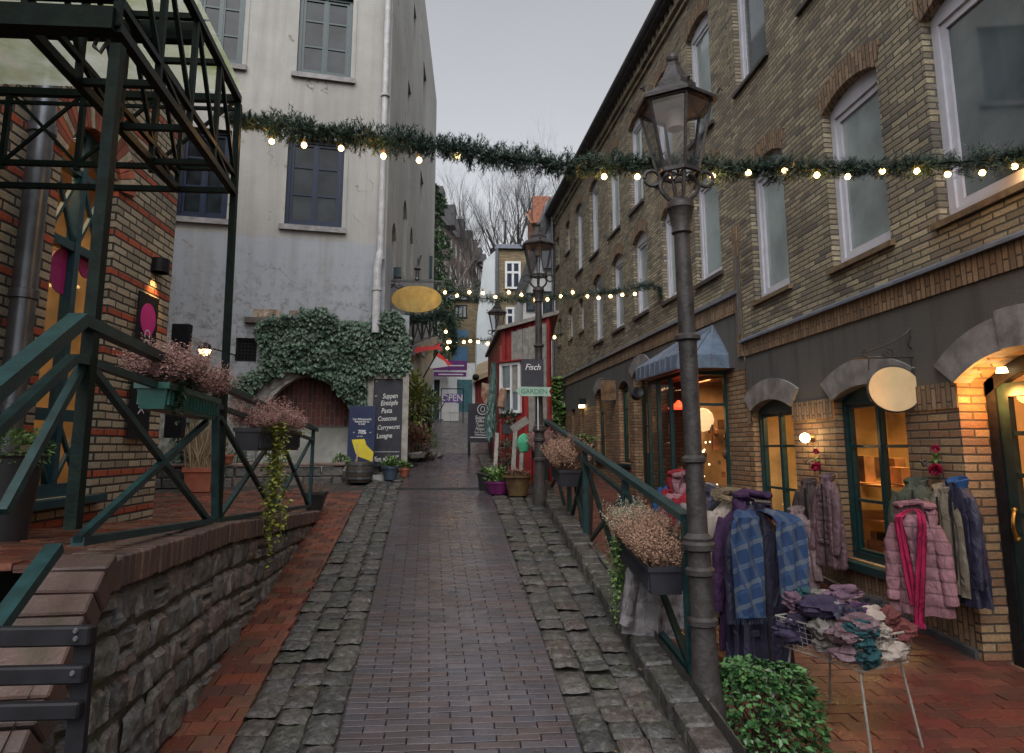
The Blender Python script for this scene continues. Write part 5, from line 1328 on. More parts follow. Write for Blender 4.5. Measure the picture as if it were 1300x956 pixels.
# ---------------- street lamps ----------------
random.seed(44)
M['lamp_paint'] = mat('brown_grey_lamp_paint', (.034, .030, .031), .5, .35, 16, dirt=.35, dirtc=(.065, .06, .05), bump=.45, bscale=45, spec=.3)
M['lamp_white'] = mat('lamp_reflector', (.30, .24, .20), .6, .15, 5)
def street_lamp(label, loc, H, lean=(0, 0, 0)):
    t = thing('street_lamp', label, 'street lamp', loc, lean, 'old lanterns along the lane')
    m = MB(); zb = H - .95                                   # top of the post
    prof = [(.115, -.1), (.115, .12), (.10, .16), (.085, .30), (.078, zb * .18), (.098, zb * .18 + .01), (.098, zb * .18 + .035), (.078, zb * .18 + .05),
            (.076, zb * .27), (.096, zb * .27 + .01), (.096, zb * .27 + .035), (.076, zb * .27 + .05), (.074, zb * .315), (.104, zb * .315 + .012), (.106, zb * .315 + .04), (.09, zb * .315 + .055), (.095, zb * .315 + .07), (.066, zb * .315 + .095),
            (.060, zb * .48), (.082, zb * .48 + .01), (.082, zb * .48 + .03), (.056, zb * .48 + .045), (.052, zb * .72), (.074, zb * .72 + .01), (.074, zb * .72 + .03), (.049, zb * .72 + .045), (.045, zb - .16), (.060, zb - .15), (.052, zb - .13), (.072, zb - .02), (.082, zb - .01), (.080, zb + .02), (.05, zb + .05)]
    prof = [(r_ * (.80 if z_ < zb * .5 else .95), z_) for r_, z_ in prof]; m.lathe(prof, 20)
    obj('post', m, M['lamp_paint'], t, smooth=35)
    z0 = zb + .20; z1 = z0 + .40; r0, r1 = .115, .205
    m = MB()
    for sg in (-1, 1):                                        # scrolled cradle
        pts = [(sg * (.04 + .07 * sin(pi * i / 10 * .9)), 0, zb + .03 + .17 * i / 10) for i in range(11)]
        m.tube(pts, .013, 6)
        m.tube([(sg * (.155 + .045 * cos(a)), 0, z0 - .03 + .045 * sin(a)) for a in [k * pi / 7 for k in range(14)]], .011, 6); m.tube([(0, sg * .1, z0), (0, sg * .06, zb + .03)], .011, 6)
    obj('scroll_bracket', m, M['lamp_paint'], t)
    m = MB(); g = MB()
    hexa = lambda r, z, k: (r * cos(pi / 3 * k + .52), r * sin(pi / 3 * k + .52), z)
    for k in range(6):
        m.bar(hexa(r0, z0, k), hexa(r1, z1, k), .014); m.bar(hexa(r0, z0, k), hexa(r0, z0, k + 1), .022); m.bar(hexa(r1, z1, k), hexa(r1, z1, k + 1), .02)
        g.quad(hexa(r0 - .004, z0, k), hexa(r0 - .004, z0, k + 1), hexa(r1 - .004, z1, k + 1), hexa(r1 - .004, z1, k))
        m.bar(hexa(r0, z0, k), (0, 0, z0 - .005), .008)
    fr = obj('lantern_frame', m, M['lamp_paint'], t); obj('lantern_glass', g, M['lamp_glass'], fr)
    m = MB(); m.lathe([(r1 + .035, z1 + .0), (r1 + .035, z1 + .018), (.125, z1 + .10), (.125, z1 + .125), (.112, z1 + .125), (.112, z1 + .14), (.075, z1 + .18), (.045, z1 + .25), (.045, z1 + .27), (.015, z1 + .275)], 6, ph=.52); m.at(0, 0, z1 + .305); m.ball((0, 0, 0), .036, 12, 8)
    m.at(0, 0, 0)
    for k in range(6): q = hexa(r1 + .035, z1 + .03, k); m.tube([q, (q[0] * 1.07, q[1] * 1.07, q[2] + .03), (q[0] * 1.12, q[1] * 1.12, q[2] + .01)], .008, 5)
    obj('lantern_roof', m, M['lamp_paint'], t)
    m = MB(); m.lathe([(r1 - .01, z1 - .005), (.10, z1 - .012), (.05, z1 - .014)], 24); m.lathe([(.05, z1 - .02), (.055, z1 - .10), (.05, z1 - .13), (.02, z1 - .14)], 14); m.box(-.03, .03, -.03, .03, z1 - .02, z1 - .0)
    obj('lamp_unit', m, M['lamp_white'], t, smooth=True)
    return t
Y1 = 3.62; X1_ = at(897, 867, Y=Y1).x
zt1 = at(853, 66, Y=Y1).z; zb1 = .30
dz_ = zt1 - zb1; xt = at(853, 66, Y=Y1).x
street_lamp('nearest brown iron street lamp, rising past the coat rack at the end of the railing', (X1_, Y1, zb1), dz_ - .0, (0, atan2(xt - X1_, dz_), 0))
q = at(683, 281, Y=8.75); street_lamp('second street lamp, standing by the heather boxes in front of the red hut', (q.x, 8.75, zs(8.75) + .05), q.z - zs(8.75) - .05)
q = at(631, 379, Y=15.2); street_lamp('farthest street lamp, its lantern seen left of the grey plank panel', (q.x, 15.2, zs(15.2)), q.z - zs(15.2))

# ---------------- garlands ----------------
M['garland'] = leafmat('garland_needles', (.006, .016, .012), (.045, .085, .06), .5)
M['garland2'] = leafmat('garland_needles_warm', (.02, .018, .008), (.10, .085, .035), .5)
M['glassbulb'] = emis('lit_glass_bulb', (1.0, .66, .27), 8)
M['socket'] = mat('bulb_socket', (.25, .14, .04), .5, .2, 9)
def garland(label, pts, tufts, tlen, nl, bulbs, br, seed, group='lit evergreen garlands across the lane', lights=()):
    rnd = random.Random(seed)
    P = [Vector(p) for p in pts]; o = P[0].copy()
    seg = [(P[i + 1] - P[i]).length for i in range(len(P) - 1)]; tot = sum(seg)
    def pos(t):
        d = t * tot
        for i, s in enumerate(seg):
            if d <= s or i == len(seg) - 1: return P[i].lerp(P[i + 1], clamp(d / s, 0, 1)), (P[i + 1] - P[i]).normalized()
            d -= s
    t_ = thing('garland', label, 'garland', o, group=group)
    m = MB(); m.tube([p - o for p in P], .008, 5); obj('cable', m, M['black'], t_)
    m = MB()
    for i in range(tufts):
        p, d = pos(rnd.random()); th = tlen * max(.45, .95 + .85 * mn.noise(p * 4.2 + Vector((seed, 0, 0))) + .45 * mn.noise(p * 11))
        a = rnd.uniform(0, 2 * pi); s = d.orthogonal().normalized(); w = d.cross(s)
        out = (s * cos(a) + w * sin(a)); dirn = (out * 1.0 + d * rnd.uniform(-1.1, 1.1) + Vector((0, 0, -.1))).normalized()
        L = th * rnd.uniform(.6, 1.1)
        q0 = p - o
        for k in range(nl):
            f = rnd.uniform(.1, 1.0); b = q0 + dirn * L * f
            nd = (dirn * rnd.uniform(.2, 1.0) + Vector((rnd.gauss(0, .8), rnd.gauss(0, .8), rnd.gauss(0, .8)))).normalized()
            ln = nl and tlen * .36 * rnd.uniform(.7, 1.2); sd = nd.orthogonal().normalized() * (ln * .10)
            m.add([b - sd, b + sd, b + nd * ln], [(0, 1, 2)])
    obj('needles', m, M['garland'], t_)
    for q in bulbs:
        q = Vector(q) - o
        sk = MB(); sk.at(*q); sk.lathe([(br * .5, br * .6), (br * .62, br * .9), (br * .55, br * 2.0), (br * .15, br * 2.4)], 8); so_ = obj('bulb_socket', sk, M['socket'], t_)
        b = MB(); b.at(*q); b.lathe([(.001, -br * 1.05), (br * .6, -br * .9), (br * .98, -br * .3), (br * .9, br * .25), (br * .5, br * .85)], 10); obj('light_bulb', b, M['glassbulb'], t_, smooth=True)
    for q in lights:
        l = bpy.data.lights.new('bulb_glow', 'POINT'); l.energy = 2.2; l.color = (1, .5, .15); l.shadow_soft_size = .03; lo = link('bulb_glow', l, t_); lo.location = Vector(q) - o
    return t_
def gy(x): return lerp(4.85, 4.25, clamp((x - 290) / 1010, 0, 1))
gp = [(292, 150), (335, 157), (400, 168), (480, 176), (560, 186), (640, 200), (700, 209), (760, 210), (830, 208), (900, 214), (1000, 213), (1100, 213), (1170, 209), (1262, 203), (1320, 196)]
gb = [(345, 182), (386, 187), (433, 191), (487, 201), (532, 206), (581, 200), (767, 227), (809, 227), (852, 231), (905, 226), (950, 222), (996, 219), (1037, 225), (1076, 227), (1120, 220), (1164, 220), (1203, 224), (1247, 222), (1288, 214)]
garland('nearest thick evergreen garland with large bulbs, starting at the steel canopy', [at(x, y, Y=gy(x)) for x, y in gp], 3300, .102, 22, [at(x, y - 3, Y=gy(x)) for x, y in gb], .0215, 3, lights=[at(x, y + 1, Y=gy(x)) - Vector((0, .09, .03)) for x, y in gb[::3]])
gp = [(563, 368), (600, 378), (640, 380), (690, 377), (740, 374), (790, 369), (826, 361), (838, 366), (840, 378)]
gb = [(565, 371), (580, 375), (596, 371), (613, 372), (629, 377), (646, 371), (662, 374), (679, 380), (695, 380), (712, 376), (727, 371), (746, 376), (760, 378), (775, 376), (790, 374), (806, 373)]
garland('second evergreen garland with small bulbs, running from the gold oval sign to the brick facade', [at(x, y, Y=12.0) for x, y in gp], 900, .13, 14, [at(x, y, Y=12.0) for x, y in gb], .032, 4)
gp = [(568, 430), (600, 431), (640, 433), (690, 430), (714, 424)]
gb = [(569, 434), (578, 435), (589, 434), (597, 433), (607, 434), (619, 436), (632, 437), (645, 436), (660, 435), (674, 434), (690, 432), (704, 428)]
garland('third garland with a close row of bulbs, farthest up the lane over the purple fascia', [at(x, y, Y=20.5) for x, y in gp], 420, .14, 12, [at(x, y, Y=20.5) for x, y in gb], .05, 5)
gp = [(505, 402), (525, 405), (548, 404), (562, 396), (570, 402), (575, 420), (577, 436), (574, 446)]
gb = [(566, 421), (571, 434), (568, 442)]
garland('thick dark evergreen swag draped below the gold oval sign on the annex balcony', [at(x, y, Y=15.0) for x, y in gp], 1000, .15, 16, [at(x, y, Y=14.8) for x, y in gb], .035, 6)
# ---------------- gold oval sign ----------------
Y = 12.4; a, b, c, d = fb(497, 363, 561, 397, Y); o = Vector(((a + b) / 2, Y, (c + d) / 2))
t = thing('hanging_sign', 'weathered gold oval sign hanging from an iron bar on the white building', 'sign', o)
m = MB(); w, hh = (b - a) / 2, (d - c) / 2; m.prism([(w * cos(2 * pi * i / 36), hh * sin(2 * pi * i / 36)) for i in range(36)], -.02, .02)
obj('oval_board', m, mat('worn_gold_leaf', (.36, .21, .035), .45, .3, 5, dirt=.6, dirtc=(.12, .13, .06), metal=.25, rvar=.15), t)
m = MB(); zz = at(528, 357, Y=Y).z - o.z; m.bar((at(490, 357, Y=Y).x - o.x, 0, zz), (at(564, 357, Y=Y).x - o.x, 0, zz), .035)
for s in (-.7, .7): m.tube([(w * s, 0, zz), (w * s, 0, hh * .6)], .008, 5)
pts = [at(x, y, Y=Y) - o for x, y in ((488, 359), (494, 362), (500, 361), (506, 367), (512, 363), (505, 361))]; m.tube(pts, .018, 6)
m.tube([(-.55, .0, zz), (-.62, 0, zz - .1), (-.5, 0, zz - .16), (-.42, 0, zz - .08)], .016, 6); obj('sign_bracket', m, M['iron'], t)
m = MB(); m.at(0, 0, zz); m.lathe([(.02, .0), (.05, .03), (.035, .07), (.035, .2), (.075, .23), (.03, .28)], 10); m.at(0, .02, 0); m.tube([(0, 0, zz + .28), (.06, 0, zz + .5)], .02, 6); obj('sign_lamp', m, M['iron'], t)
# bracket junction boxes on the side wall
# ---------------- left railing ----------------
M['rail_paint'] = mat('dark_teal_rail_paint', (.008, .034, .038), .42, .35, 14, dirt=.3, dirtc=(.02, .025, .015), bump=.15, spec=.35)
M['rail_dark'] = mat('blackened_green_paint', (.005, .012, .011), .5, .4, 14, dirt=.4, dirtc=(.02, .024, .01), bump=.2, spec=.12)
RP = (Vector((-1.455, 4, 0)), Vector((1, .0715, 0)).normalized())
def rl(px, py, off=0.0):
    return at(px, py, pl=(RP[0] + RP[1] * off, RP[1]))
rail = thing('terrace_railing', 'dark teal steel railing with crossed braces along the stone wall on the left', 'railing', rl(92, 668)); o = rail.location.copy()
def rb_(name, pts, w, h=None, mt='rail_paint', off=0.0, ext=0):
    m = MB(); P = [rl(x, y, off) - o for x, y in pts]
    for p, q in zip(P, P[1:]): m.bar(p, q, w, h or w)
    return obj(name, m, M[mt], rail)
rb_('handrail', [(100, 406), (402, 546)], .05, .04); rb_('handrail', [(101, 405), (-60, 539)], .06, .045)
rb_('middle_rail', [(104, 456), (396, 558)], .03, .03); rb_('middle_rail', [(112, 459), (93, 455), (-60, 597)], .035, .03)
for x0, y0, x1, y1 in ((274, 486, 273, 668), (350, 522, 347, 652), (398, 545, 393, 647)): rb_('post', [(x0, y0), (x1, y1)], .036)
rb_('bottom_rail', [(98, 688), (394, 642)], .045, .03); rb_('bottom_rail', [(70, 695), (-60, 872)], .05, .035)
for p in ([(112, 462), (270, 668)], [(98, 686), (262, 536)], [(279, 530), (346, 648)], [(276, 660), (344, 560)], [(354, 552), (392, 643)], [(348, 646), (396, 556)], [(106, 462), (4, 650)]): rb_('brace', p, .028, .028, off=random.uniform(-.012, .012))
# ---------------- steel and glass canopy ----------------
can = thing('glass_canopy', 'dark green steel lattice canopy with a wired glass roof over the café terrace', 'canopy', rl(92, 668) - Vector((0.0, .0, 0))); o2 = can.location.copy()
m = MB(); m.bar(rl(92, 672) - o2, rl(150, 58) - o2, .042, .042); obj('post', m, M['rail_dark'], can)
p2 = rl(276, 560); p2b = rl(273, 668); p2t = rl(300, 128); m = MB(); m.bar(p2b + Vector((.0, .04, 0)) - o2, p2t + Vector((0, .04, 0)) - o2, .038, .038); obj('post', m, M['rail_dark'], can)
tr = MB(); E1, E2 = rl(165, 50), rl(295, 247)
T2 = rl(303, 126); zt_ = T2.z; zb_ = (E1.z + E2.z) / 2; zm_ = rl(291, 213).z
def sp(y, z, off=0): return Vector((-1.455 - .0715 * (y - 4) - off, y, z)) - o2
yA, yB = E1.y - .12, T2.y
for off in (0, .34):
    for z, w in ((zb_, .038), (zm_, .026), (zt_, .038)): tr.bar(sp(yA, z, off), sp(yB, z, off), w)
    n = 4
    for i in range(n + 1):
        y = lerp(yA, yB, i / n); tr.bar(sp(y, zb_, off), sp(y, zt_, off), .026)
        if i < n:
            y2 = lerp(yA, yB, (i + 1) / n); tr.bar(sp(y, zt_, off), sp(y2, zm_, off), .02); tr.bar(sp(y, zm_, off), sp(y2, zb_, off), .02) if i % 2 else None
for i in range(5):
    y = lerp(yA, yB, i / 4)
    for z in (zb_, zt_): tr.bar(sp(y, z), sp(y, z, .34), .03)
obj('side_truss', tr, M['rail_dark'], can)
tr = MB(); yf = yB; xr = sp(yB, 0).x + o2.x
def fp(x, z): return Vector((x, yf, z)) - o2
for z, w in ((zt_, .045), (zt_ - .07, .02), (zm_ + .04, .032), (zb_ + .0, .032)): tr.bar(fp(xr, z), fp(-6, z), w)
xv = [xr] + [at(x, 160, Y=yf).x for x in (197, 103, 8)] + [-5.2]
for p, q in zip(xv, xv[1:]):
    tr.bar(fp(q, zt_), fp(q, zm_), .03); tr.bar(fp(p, zt_), fp(q, zm_ + .04), .018); tr.bar(fp(p, zm_ + .04), fp(q, zt_), .019)
obj('end_truss', tr, M['rail_dark'], can)
tr = MB(); tr.bar(sp(yA, zb_ + .02), Vector((-6, yA, zb_ + .02)) - o2, .07, .09); tr.bar(sp(yA, zb_ + .12), Vector((-6, yA, zb_ + .12)) - o2, .03, .03)
for yv in (yB - .75, yB - 1.5, yB - 2.2): tr.bar(sp(yv, zt_ - .03, 0), Vector((-6, yv, zt_ - .03)) - o2, .06, .10)
obj('cross_beam', tr, M['rail_dark'], can)
k = N('wired_glass_roof'); v = k.obj(); out = k.t.nodes['Material Output']
tb = k.n('BsdfTranslucent', Color=k.mix(k.ramp(k.noise(v, 1.2, 5, .7), [(.4, 0.), (.65, 1.)]), (.50, .52, .47), (.22, .25, .10))); tt = k.n('BsdfTransparent', Color=(.7, .72, .7, 1)); mx = k.t.nodes.new('ShaderNodeMixShader'); mx.inputs[0].default_value = .35
k.link(tb.outputs[0], mx.inputs[1]); k.link(tt.outputs[0], mx.inputs[2]); k.link(mx.outputs[0], out.inputs[0]); k.t.nodes.remove(k.b); M['roofglass'] = k.m
m = MB(); z = zt_ + .05; A = sp(yB, z, -.02); B = sp(1.2, z, -.02)
for (ya, yb) in ((yB, yB - .74), (yB - .76, yB - 1.49), (yB - 1.51, yB - 2.2), (yB - 2.22, .6)): m.add([tuple(sp(ya, z, -.03)), tuple(sp(yb, z, -.03)), tuple(Vector((-6, yb, z)) - o2), tuple(Vector((-6, ya, z)) - o2)], [(0, 1, 2, 3)])
obj('glass_roof', m, M['roofglass'], can)
m = MB(); q = at(147, 72, Y=E1.y) - o2 + Vector((0, -.08, 0)); m.tube([q + Vector((-.03, 0, .03)), q + Vector((-.03, -.02, -.02)), q + Vector((0, -.03, -.05)), q + Vector((.01, 0, .02))], .008, 5); obj('hook', m, M['iron'], can)
# ---------------- right railing ----------------
XR_ = 1.21
tN, tF = at(870, 657, X=XR_), at(692, 533, X=XR_); bN, bF = at(877, 850, X=XR_), at(702, 643, X=XR_)
def rz(y, top=True, d=0): a, b = (tN, tF) if top else (bN, bF); return lerp(a.z, b.z, (y - a.y) / (b.y - a.y)) + d
rr = thing('lane_railing', 'dark green steel railing with crossed braces between the kerb and the sunken shop terrace', 'railing', (XR_, tN.y, rz(tN.y, False))); o = rr.location.copy()
def rv(y, z, dx=0): return Vector((XR_ + dx, y, z)) - o
m = MB(); m.bar(rv(tN.y - .02, rz(tN.y)), rv(tF.y, rz(tF.y)), .07, .04); obj('handrail', m, M['rail_paint'], rr)
m = MB(); m.bar(rv(tN.y, rz(tN.y) - .14), rv(tF.y, rz(tF.y) - .14), .03, .03); obj('middle_rail', m, M['rail_paint'], rr)
m = MB(); m.bar(rv(bN.y - .02, rz(bN.y, False)), rv(tF.y, rz(tF.y, False)), .04, .03); obj('bottom_rail', m, M['rail_paint'], rr)
py = [3.76, at(796, 700, X=XR_).y, at(743, 620, X=XR_).y, 8.0, tF.y - .1]
for y in py: m = MB(); m.bar(rv(y, rz(y, False) - .12), rv(y, rz(y)), .05); obj('post', m, M['rail_paint'], rr)
for a, b in zip(py, py[1:]):
    m = MB(); m.bar(rv(a, rz(a) - .14), rv(b, rz(b, False)), .035, .03); obj('brace', m, M['rail_paint'], rr)
    m = MB(); m.bar(rv(a, rz(a, False)), rv(b, rz(b) - .14), .034, .03); obj('brace', m, M['rail_dark'], rr)

# ---------------- heather boxes and pots ----------------
M['heather'] = leafmat('dusty_pink_heather', (.13, .07, .055), (.42, .23, .21), .8)
M['heather_brown'] = leafmat('rusty_heather', (.13, .075, .045), (.36, .21, .15), .8)
M['heather_pale'] = leafmat('silver_heather', (.12, .13, .07), (.36, .36, .30), .8)
M['box_green'] = mat('teal_plastic_box', (.015, .085, .072), .4, .12, 8, bump=.1)
M['box_dark'] = mat('dark_plastic_box', (.022, .022, .030), .5, .2, 8)
M['soil'] = mat('soil', (.02, .015, .01), .95, .4, 30)
def heather(m, w, d, h, n, rnd, L=1.0):
    for i in range(n):
        x, y = rnd.uniform(-w / 2, w / 2), rnd.uniform(-d / 2, d / 2)
        ex, ey = x / (w / 2), y / (d / 2)
        dirn = Vector((ex * .35 + rnd.gauss(0, .15), ey * .6 + rnd.gauss(0, .15), 1)).normalized()
        hh = h * (1 - .35 * max(abs(ex), abs(ey)) ** 3) * rnd.uniform(.55, 1.1) * (1 + .25 * mn.noise(Vector((x * 5, y * 5, w))))
        p = Vector((x, y, 0)); side = dirn.orthogonal().normalized() * .0012
        m.add([p - side, p + side, p + dirn * hh], [(0, 1, 2)])
        k = int(hh / (.0085 * L)) 
        for j in range(k):
            f = .35 + .65 * j / max(1, k)
            q = p + dirn * hh * f; s = .0075 * L * (1.25 - .6 * f)
            u = Vector((rnd.gauss(0, 1), rnd.gauss(0, 1), rnd.gauss(.4, .5))).normalized(); v = u.orthogonal().normalized()
            m.add([q, q + u * s * 1.6 + v * s * .6, q + u * s * 2.4, q + u * s * 1.6 - v * s * .6], [(0, 1, 2, 3)])
def box_mesh(w, d, h, t=.012):
    m = MB(); b = .015
    m.add([(-w / 2 + b, -d / 2 + b, -h), (w / 2 - b, -d / 2 + b, -h), (w / 2 - b, d / 2 - b, -h), (-w / 2 + b, d / 2 - b, -h), (-w / 2, -d / 2, 0), (w / 2, -d / 2, 0), (w / 2, d / 2, 0), (-w / 2, d / 2, 0)], [(3, 2, 1, 0), (0, 1, 5, 4), (1, 2, 6, 5), (2, 3, 7, 6), (3, 0, 4, 7)])
    for a, bb, c, dd in ((-w / 2 - .008, w / 2 + .008, -d / 2 - .008, -d / 2 + .006), (-w / 2 - .008, w / 2 + .008, d / 2 - .006, d / 2 + .008), (-w / 2 - .008, -w / 2 + .006, -d / 2 + .006, d / 2 - .006), (w / 2 - .006, w / 2 + .008, -d / 2 + .006, d / 2 - .006)): m.box(a, bb, c, dd, -.022, .006)
    n = int(w / .05)
    for i in range(n):
        x = lerp(-w / 2 + .03, w / 2 - .03, i / max(1, n - 1))
        for sg in (-1, 1): m.box(x - .004, x + .004, sg * (d / 2 - .004) - .006, sg * (d / 2 - .004) + .006, -h + .02, -.03)
    return m
def flower_box(label, loc, rot, w, d, h, bm, hm, hh, n, seed, group, hL=1.0, extra=None):
    t = thing('flower_box', label, 'flower box', loc, rot, group); rnd = random.Random(seed)
    obj('box', box_mesh(w, d, h), bm, t); m = MB(); m.quad((-w / 2 + .01, -d / 2 + .01, -.02), (w / 2 - .01, -d / 2 + .01, -.02), (w / 2 - .01, d / 2 - .01, -.02), (-w / 2 + .01, d / 2 - .01, -.02)); obj('soil', m, M['soil'], t)
    m = MB(); m.at(0, 0, -.015); heather(m, w, d, hh, n, rnd, hL); obj('heather', m, hm, t)
    if extra: extra(t, rnd)
    return t
def trail(m, p, L, n, spread, rnd, leaf=.02):
    """hanging creeper"""
    q = Vector(p)
    for s in range(n):
        pts = [q + Vector((rnd.gauss(0, spread * .3), rnd.gauss(0, spread * .3), 0))]
        l = L * rnd.uniform(.5, 1)
        for i in range(14): pts.append(pts[-1] + Vector((rnd.gauss(0, spread * .09), rnd.gauss(0, spread * .09), -l / 14)))
        m.tube(pts, .002, 3, caps=False)
        for pp in pts:
            for k in range(5):
                m.leaf(pp + Vector((rnd.gauss(0, spread * .2), rnd.gauss(0, spread * .2), rnd.gauss(0, .02))), (rnd.gauss(0, 1), rnd.gauss(0, 1), -.5), (rnd.gauss(0, .3), rnd.gauss(0, .3), 1), leaf * rnd.uniform(.6, 1.3), leaf)
GL = 'heather boxes on the left railing'; GR_ = 'heather boxes on the right railing'
# green box: near end (163..207, 483..518), far end x 287
bx = -1.36
n1, n2 = at(207, 487, X=bx), at(287, 508, X=bx); cx_ = (n1 + n2) / 2
Lb = (n2 - n1).length; hb = n1.z - at(207, 519, X=bx).z; wv = abs(at(163, 487, Y=n1.y).x - n1.x)
def ivy_extra(t, rnd):
    m = MB()
    for i in range(150): m.leaf((rnd.uniform(-Lb / 2, Lb / 2 * .1), rnd.uniform(-.12, .12), rnd.uniform(.0, .05)), (rnd.gauss(-.4, .5), rnd.gauss(0, 1), rnd.gauss(0, .3)), (0, 0, 1), .05, .035)
    m.at(-Lb * .36, -.09, 0); trail(m, (0, 0, 0), .16, 3, .04, rnd, .02); obj('ivy_trailer', m, M['ivy'], t)
fb1 = flower_box('green trough of dusty pink heather with ivy at its near end, on the left railing', (cx_.x - wv * .5, cx_.y, cx_.z), (0, -atan2(n2.z - n1.z, n2.y - n1.y), radians(90) + .07), Lb, wv * .9, hb, M['box_green'], M['heather'], .27, 560, 5, GL, 1.1, ivy_extra)
# second dark double box with creeper
n1, n2 = at(318, 540, X=-1.46), at(372, 552, X=-1.46); c2_ = (n1 + n2) / 2; L2 = (n2 - n1).length
def cr_extra(t, rnd):
    m = MB(); m.at(-L2 * .22, -.11, 0); trail(m, (0, 0, .02), .98, 9, .10, rnd, .034)
    m.at(0, 0, .01)
    for i in range(220): m.leaf((rnd.uniform(-L2 / 2, L2 / 2), rnd.gauss(-.09, .04), rnd.uniform(-.03, .05)), (rnd.gauss(0, 1), rnd.gauss(-1, 1), rnd.gauss(0, .3)), (0, 0, 1), .03, .022)
    obj('golden_creeper', m, M['creeper'], t)
flower_box('pair of dark boxes of pink heather with yellow-green creeper hanging to the wall', (c2_.x - .02, c2_.y, c2_.z), (0, 0, radians(90)), L2, .17, .15, M['box_dark'], M['heather'], .26, 520, 6, GL, 1.15, cr_extra)
# right boxes
def tr_extra(t, rnd):
    m = MB(); m.at(.30, .13, -.02); trail(m, (0, 0, 0), .55, 7, .07, rnd, .024); obj('creeper', m, M['ivy_bright'], t)
    m = MB(); m.at(.22, 0, 0); heather(m, .3, .2, .26, 170, rnd, 1.0); obj('silver_heather', m, M['heather_pale'], t)
q = at(822, 697, X=XR_ - .10); flower_box('dark box of rusty pink heather with a green creeper, nearest on the right railing', (q.x, q.y, q.z + .0), (0, -.10, radians(90)), .82, .20, .15, M['box_dark'], M['heather_brown'], .26, 900, 7, GR_, 1.0, tr_extra)
q = at(718, 592, X=XR_ - .08); flower_box('middle heather box on the right railing, rusty round tuft over a dark trough', (q.x, q.y, q.z), (0, -.1, radians(90)), .75, .24, .17, M['box_dark'], M['heather_brown'], .36, 620, 8, GR_, 1.5)
q = at(690, 572, X=XR_ - .12); flower_box('farthest heather box on the right railing, pink tuft at the head of the rail', (q.x, q.y, q.z), (0, -.1, radians(90)), .7, .26, .17, M['box_dark'], M['heather'], .34, 520, 9, GR_, 1.6)
# ---------------- clothes ----------------
random.seed(55)
def cloth(name, col, rough=.8, var=.22, scale=6, quilt=False, sheen=.03):
    k = N(name); v = k.obj(); c = tuple(x * .72 for x in col)
    w1 = k.n('TexNoise', Vector=k.n('Mapping', Vector=v, Scale=(1.0, 1.0, .45)).outputs[0], Scale=17.0, Detail=3, Distortion=.9).outputs[0]; w2 = k.noise(v, 170, 3)
    cc = k.mix(k.ramp(k.noise(v, scale, 4), [(.35, 0.), (.65, 1.)]), tuple(x * (1 - var) for x in c), tuple(x * (1 + var) for x in c))
    if quilt:
        z_ = k.n('SeparateXYZ', Vector=v).outputs[2]; f_ = k.math('FRACT', k.math('DIVIDE', z_, .088)); cc = k.mix(k.math('MULTIPLY', k.ramp(f_, [(.0, 1.), (.10, 0.), (.90, 0.), (1., 1.)]), .75), cc, tuple(x * .25 for x in c))
    k.set(Base_Color=cc, Roughness=rough, Normal=k.bump(k.math('ADD', w1, k.math('MULTIPLY', w2, .05)), .9, .03)); k.b.inputs['Specular IOR Level'].default_value = .3
    return k.m
C_ = {'navy': cloth('navy_rain_cloth', (.030, .030, .060), .5), 'purple': cloth('plum_cloth', (.055, .022, .075)), 'blue': cloth('bright_blue_cloth', (.02, .08, .24)), 'pinkgrey': cloth('pale_pink_quilt', (.235, .17, .18), .5),
      'brown': cloth('dark_taupe_cloth', (.075, .055, .055)), 'mauve': cloth('mauve_quilt', (.16, .10, .12), .5), 'olive': cloth('olive_cloth', (.075, .085, .062)), 'pink': cloth('rose_pink_fleece', (.30, .15, .18), .85, quilt=True), 'beige': cloth('beige_cloth', (.20, .17, .13)),
      'magenta': cloth('magenta_scarf_wool', (.36, .012, .075), .9), 'red': cloth('deep_red_cloth', (.25, .012, .025)), 'grey': cloth('light_grey_quilt', (.21, .195, .21), .5), 'black': cloth('black_cloth', (.018, .018, .022)), 'fur': cloth('tan_fur', (.26, .20, .13), .95), 'spots': cloth('cream_spotted_cloth', (.40, .34, .30)), 'teal': cloth('teal_wool', (.02, .075, .09), .9), 'violet': cloth('violet_wool', (.045, .035, .075), .9), 'lilac': cloth('lilac_wool', (.17, .10, .15), .9), 'greywool': cloth('grey_striped_wool', (.22, .20, .19), .9), 'coral': cloth('coral_wool', (.15, .045, .045), .9)}
k = N('blue_tartan_wool'); v = k.obj(); sp = k.n('SeparateXYZ', Vector=v)
def stripes(sock, per, ph, wdt): f = k.math('FRACT', k.math('ADD', k.math('DIVIDE', sock, per), ph)); return k.math('LESS_THAN', f, wdt)
dg = k.math('ADD', sp.outputs[0], k.math('MULTIPLY', sp.outputs[2], .35)); d2 = k.math('SUBTRACT', sp.outputs[2], k.math('MULTIPLY', sp.outputs[0], .35))
c = k.mix(k.math('MULTIPLY', stripes(dg, .11, .1, .3), .5), (.007, .028, .085), (.06, .08, .10)); c = k.mix(k.math('MULTIPLY', stripes(d2, .12, .3, .25), .5), c, (.11, .125, .14)); c = k.mix(k.math('MULTIPLY', stripes(dg, .13, .65, .12), .8), c, (.015, .03, .08)); c = k.mix(k.math('MULTIPLY', stripes(d2, .15, .8, .1), .7), c, (.02, .05, .12))
k.set(Base_Color=c, Roughness=.9, Normal=k.bump(k.noise(v, 200, 3), .3, .004)); C_['plaid'] = k.m
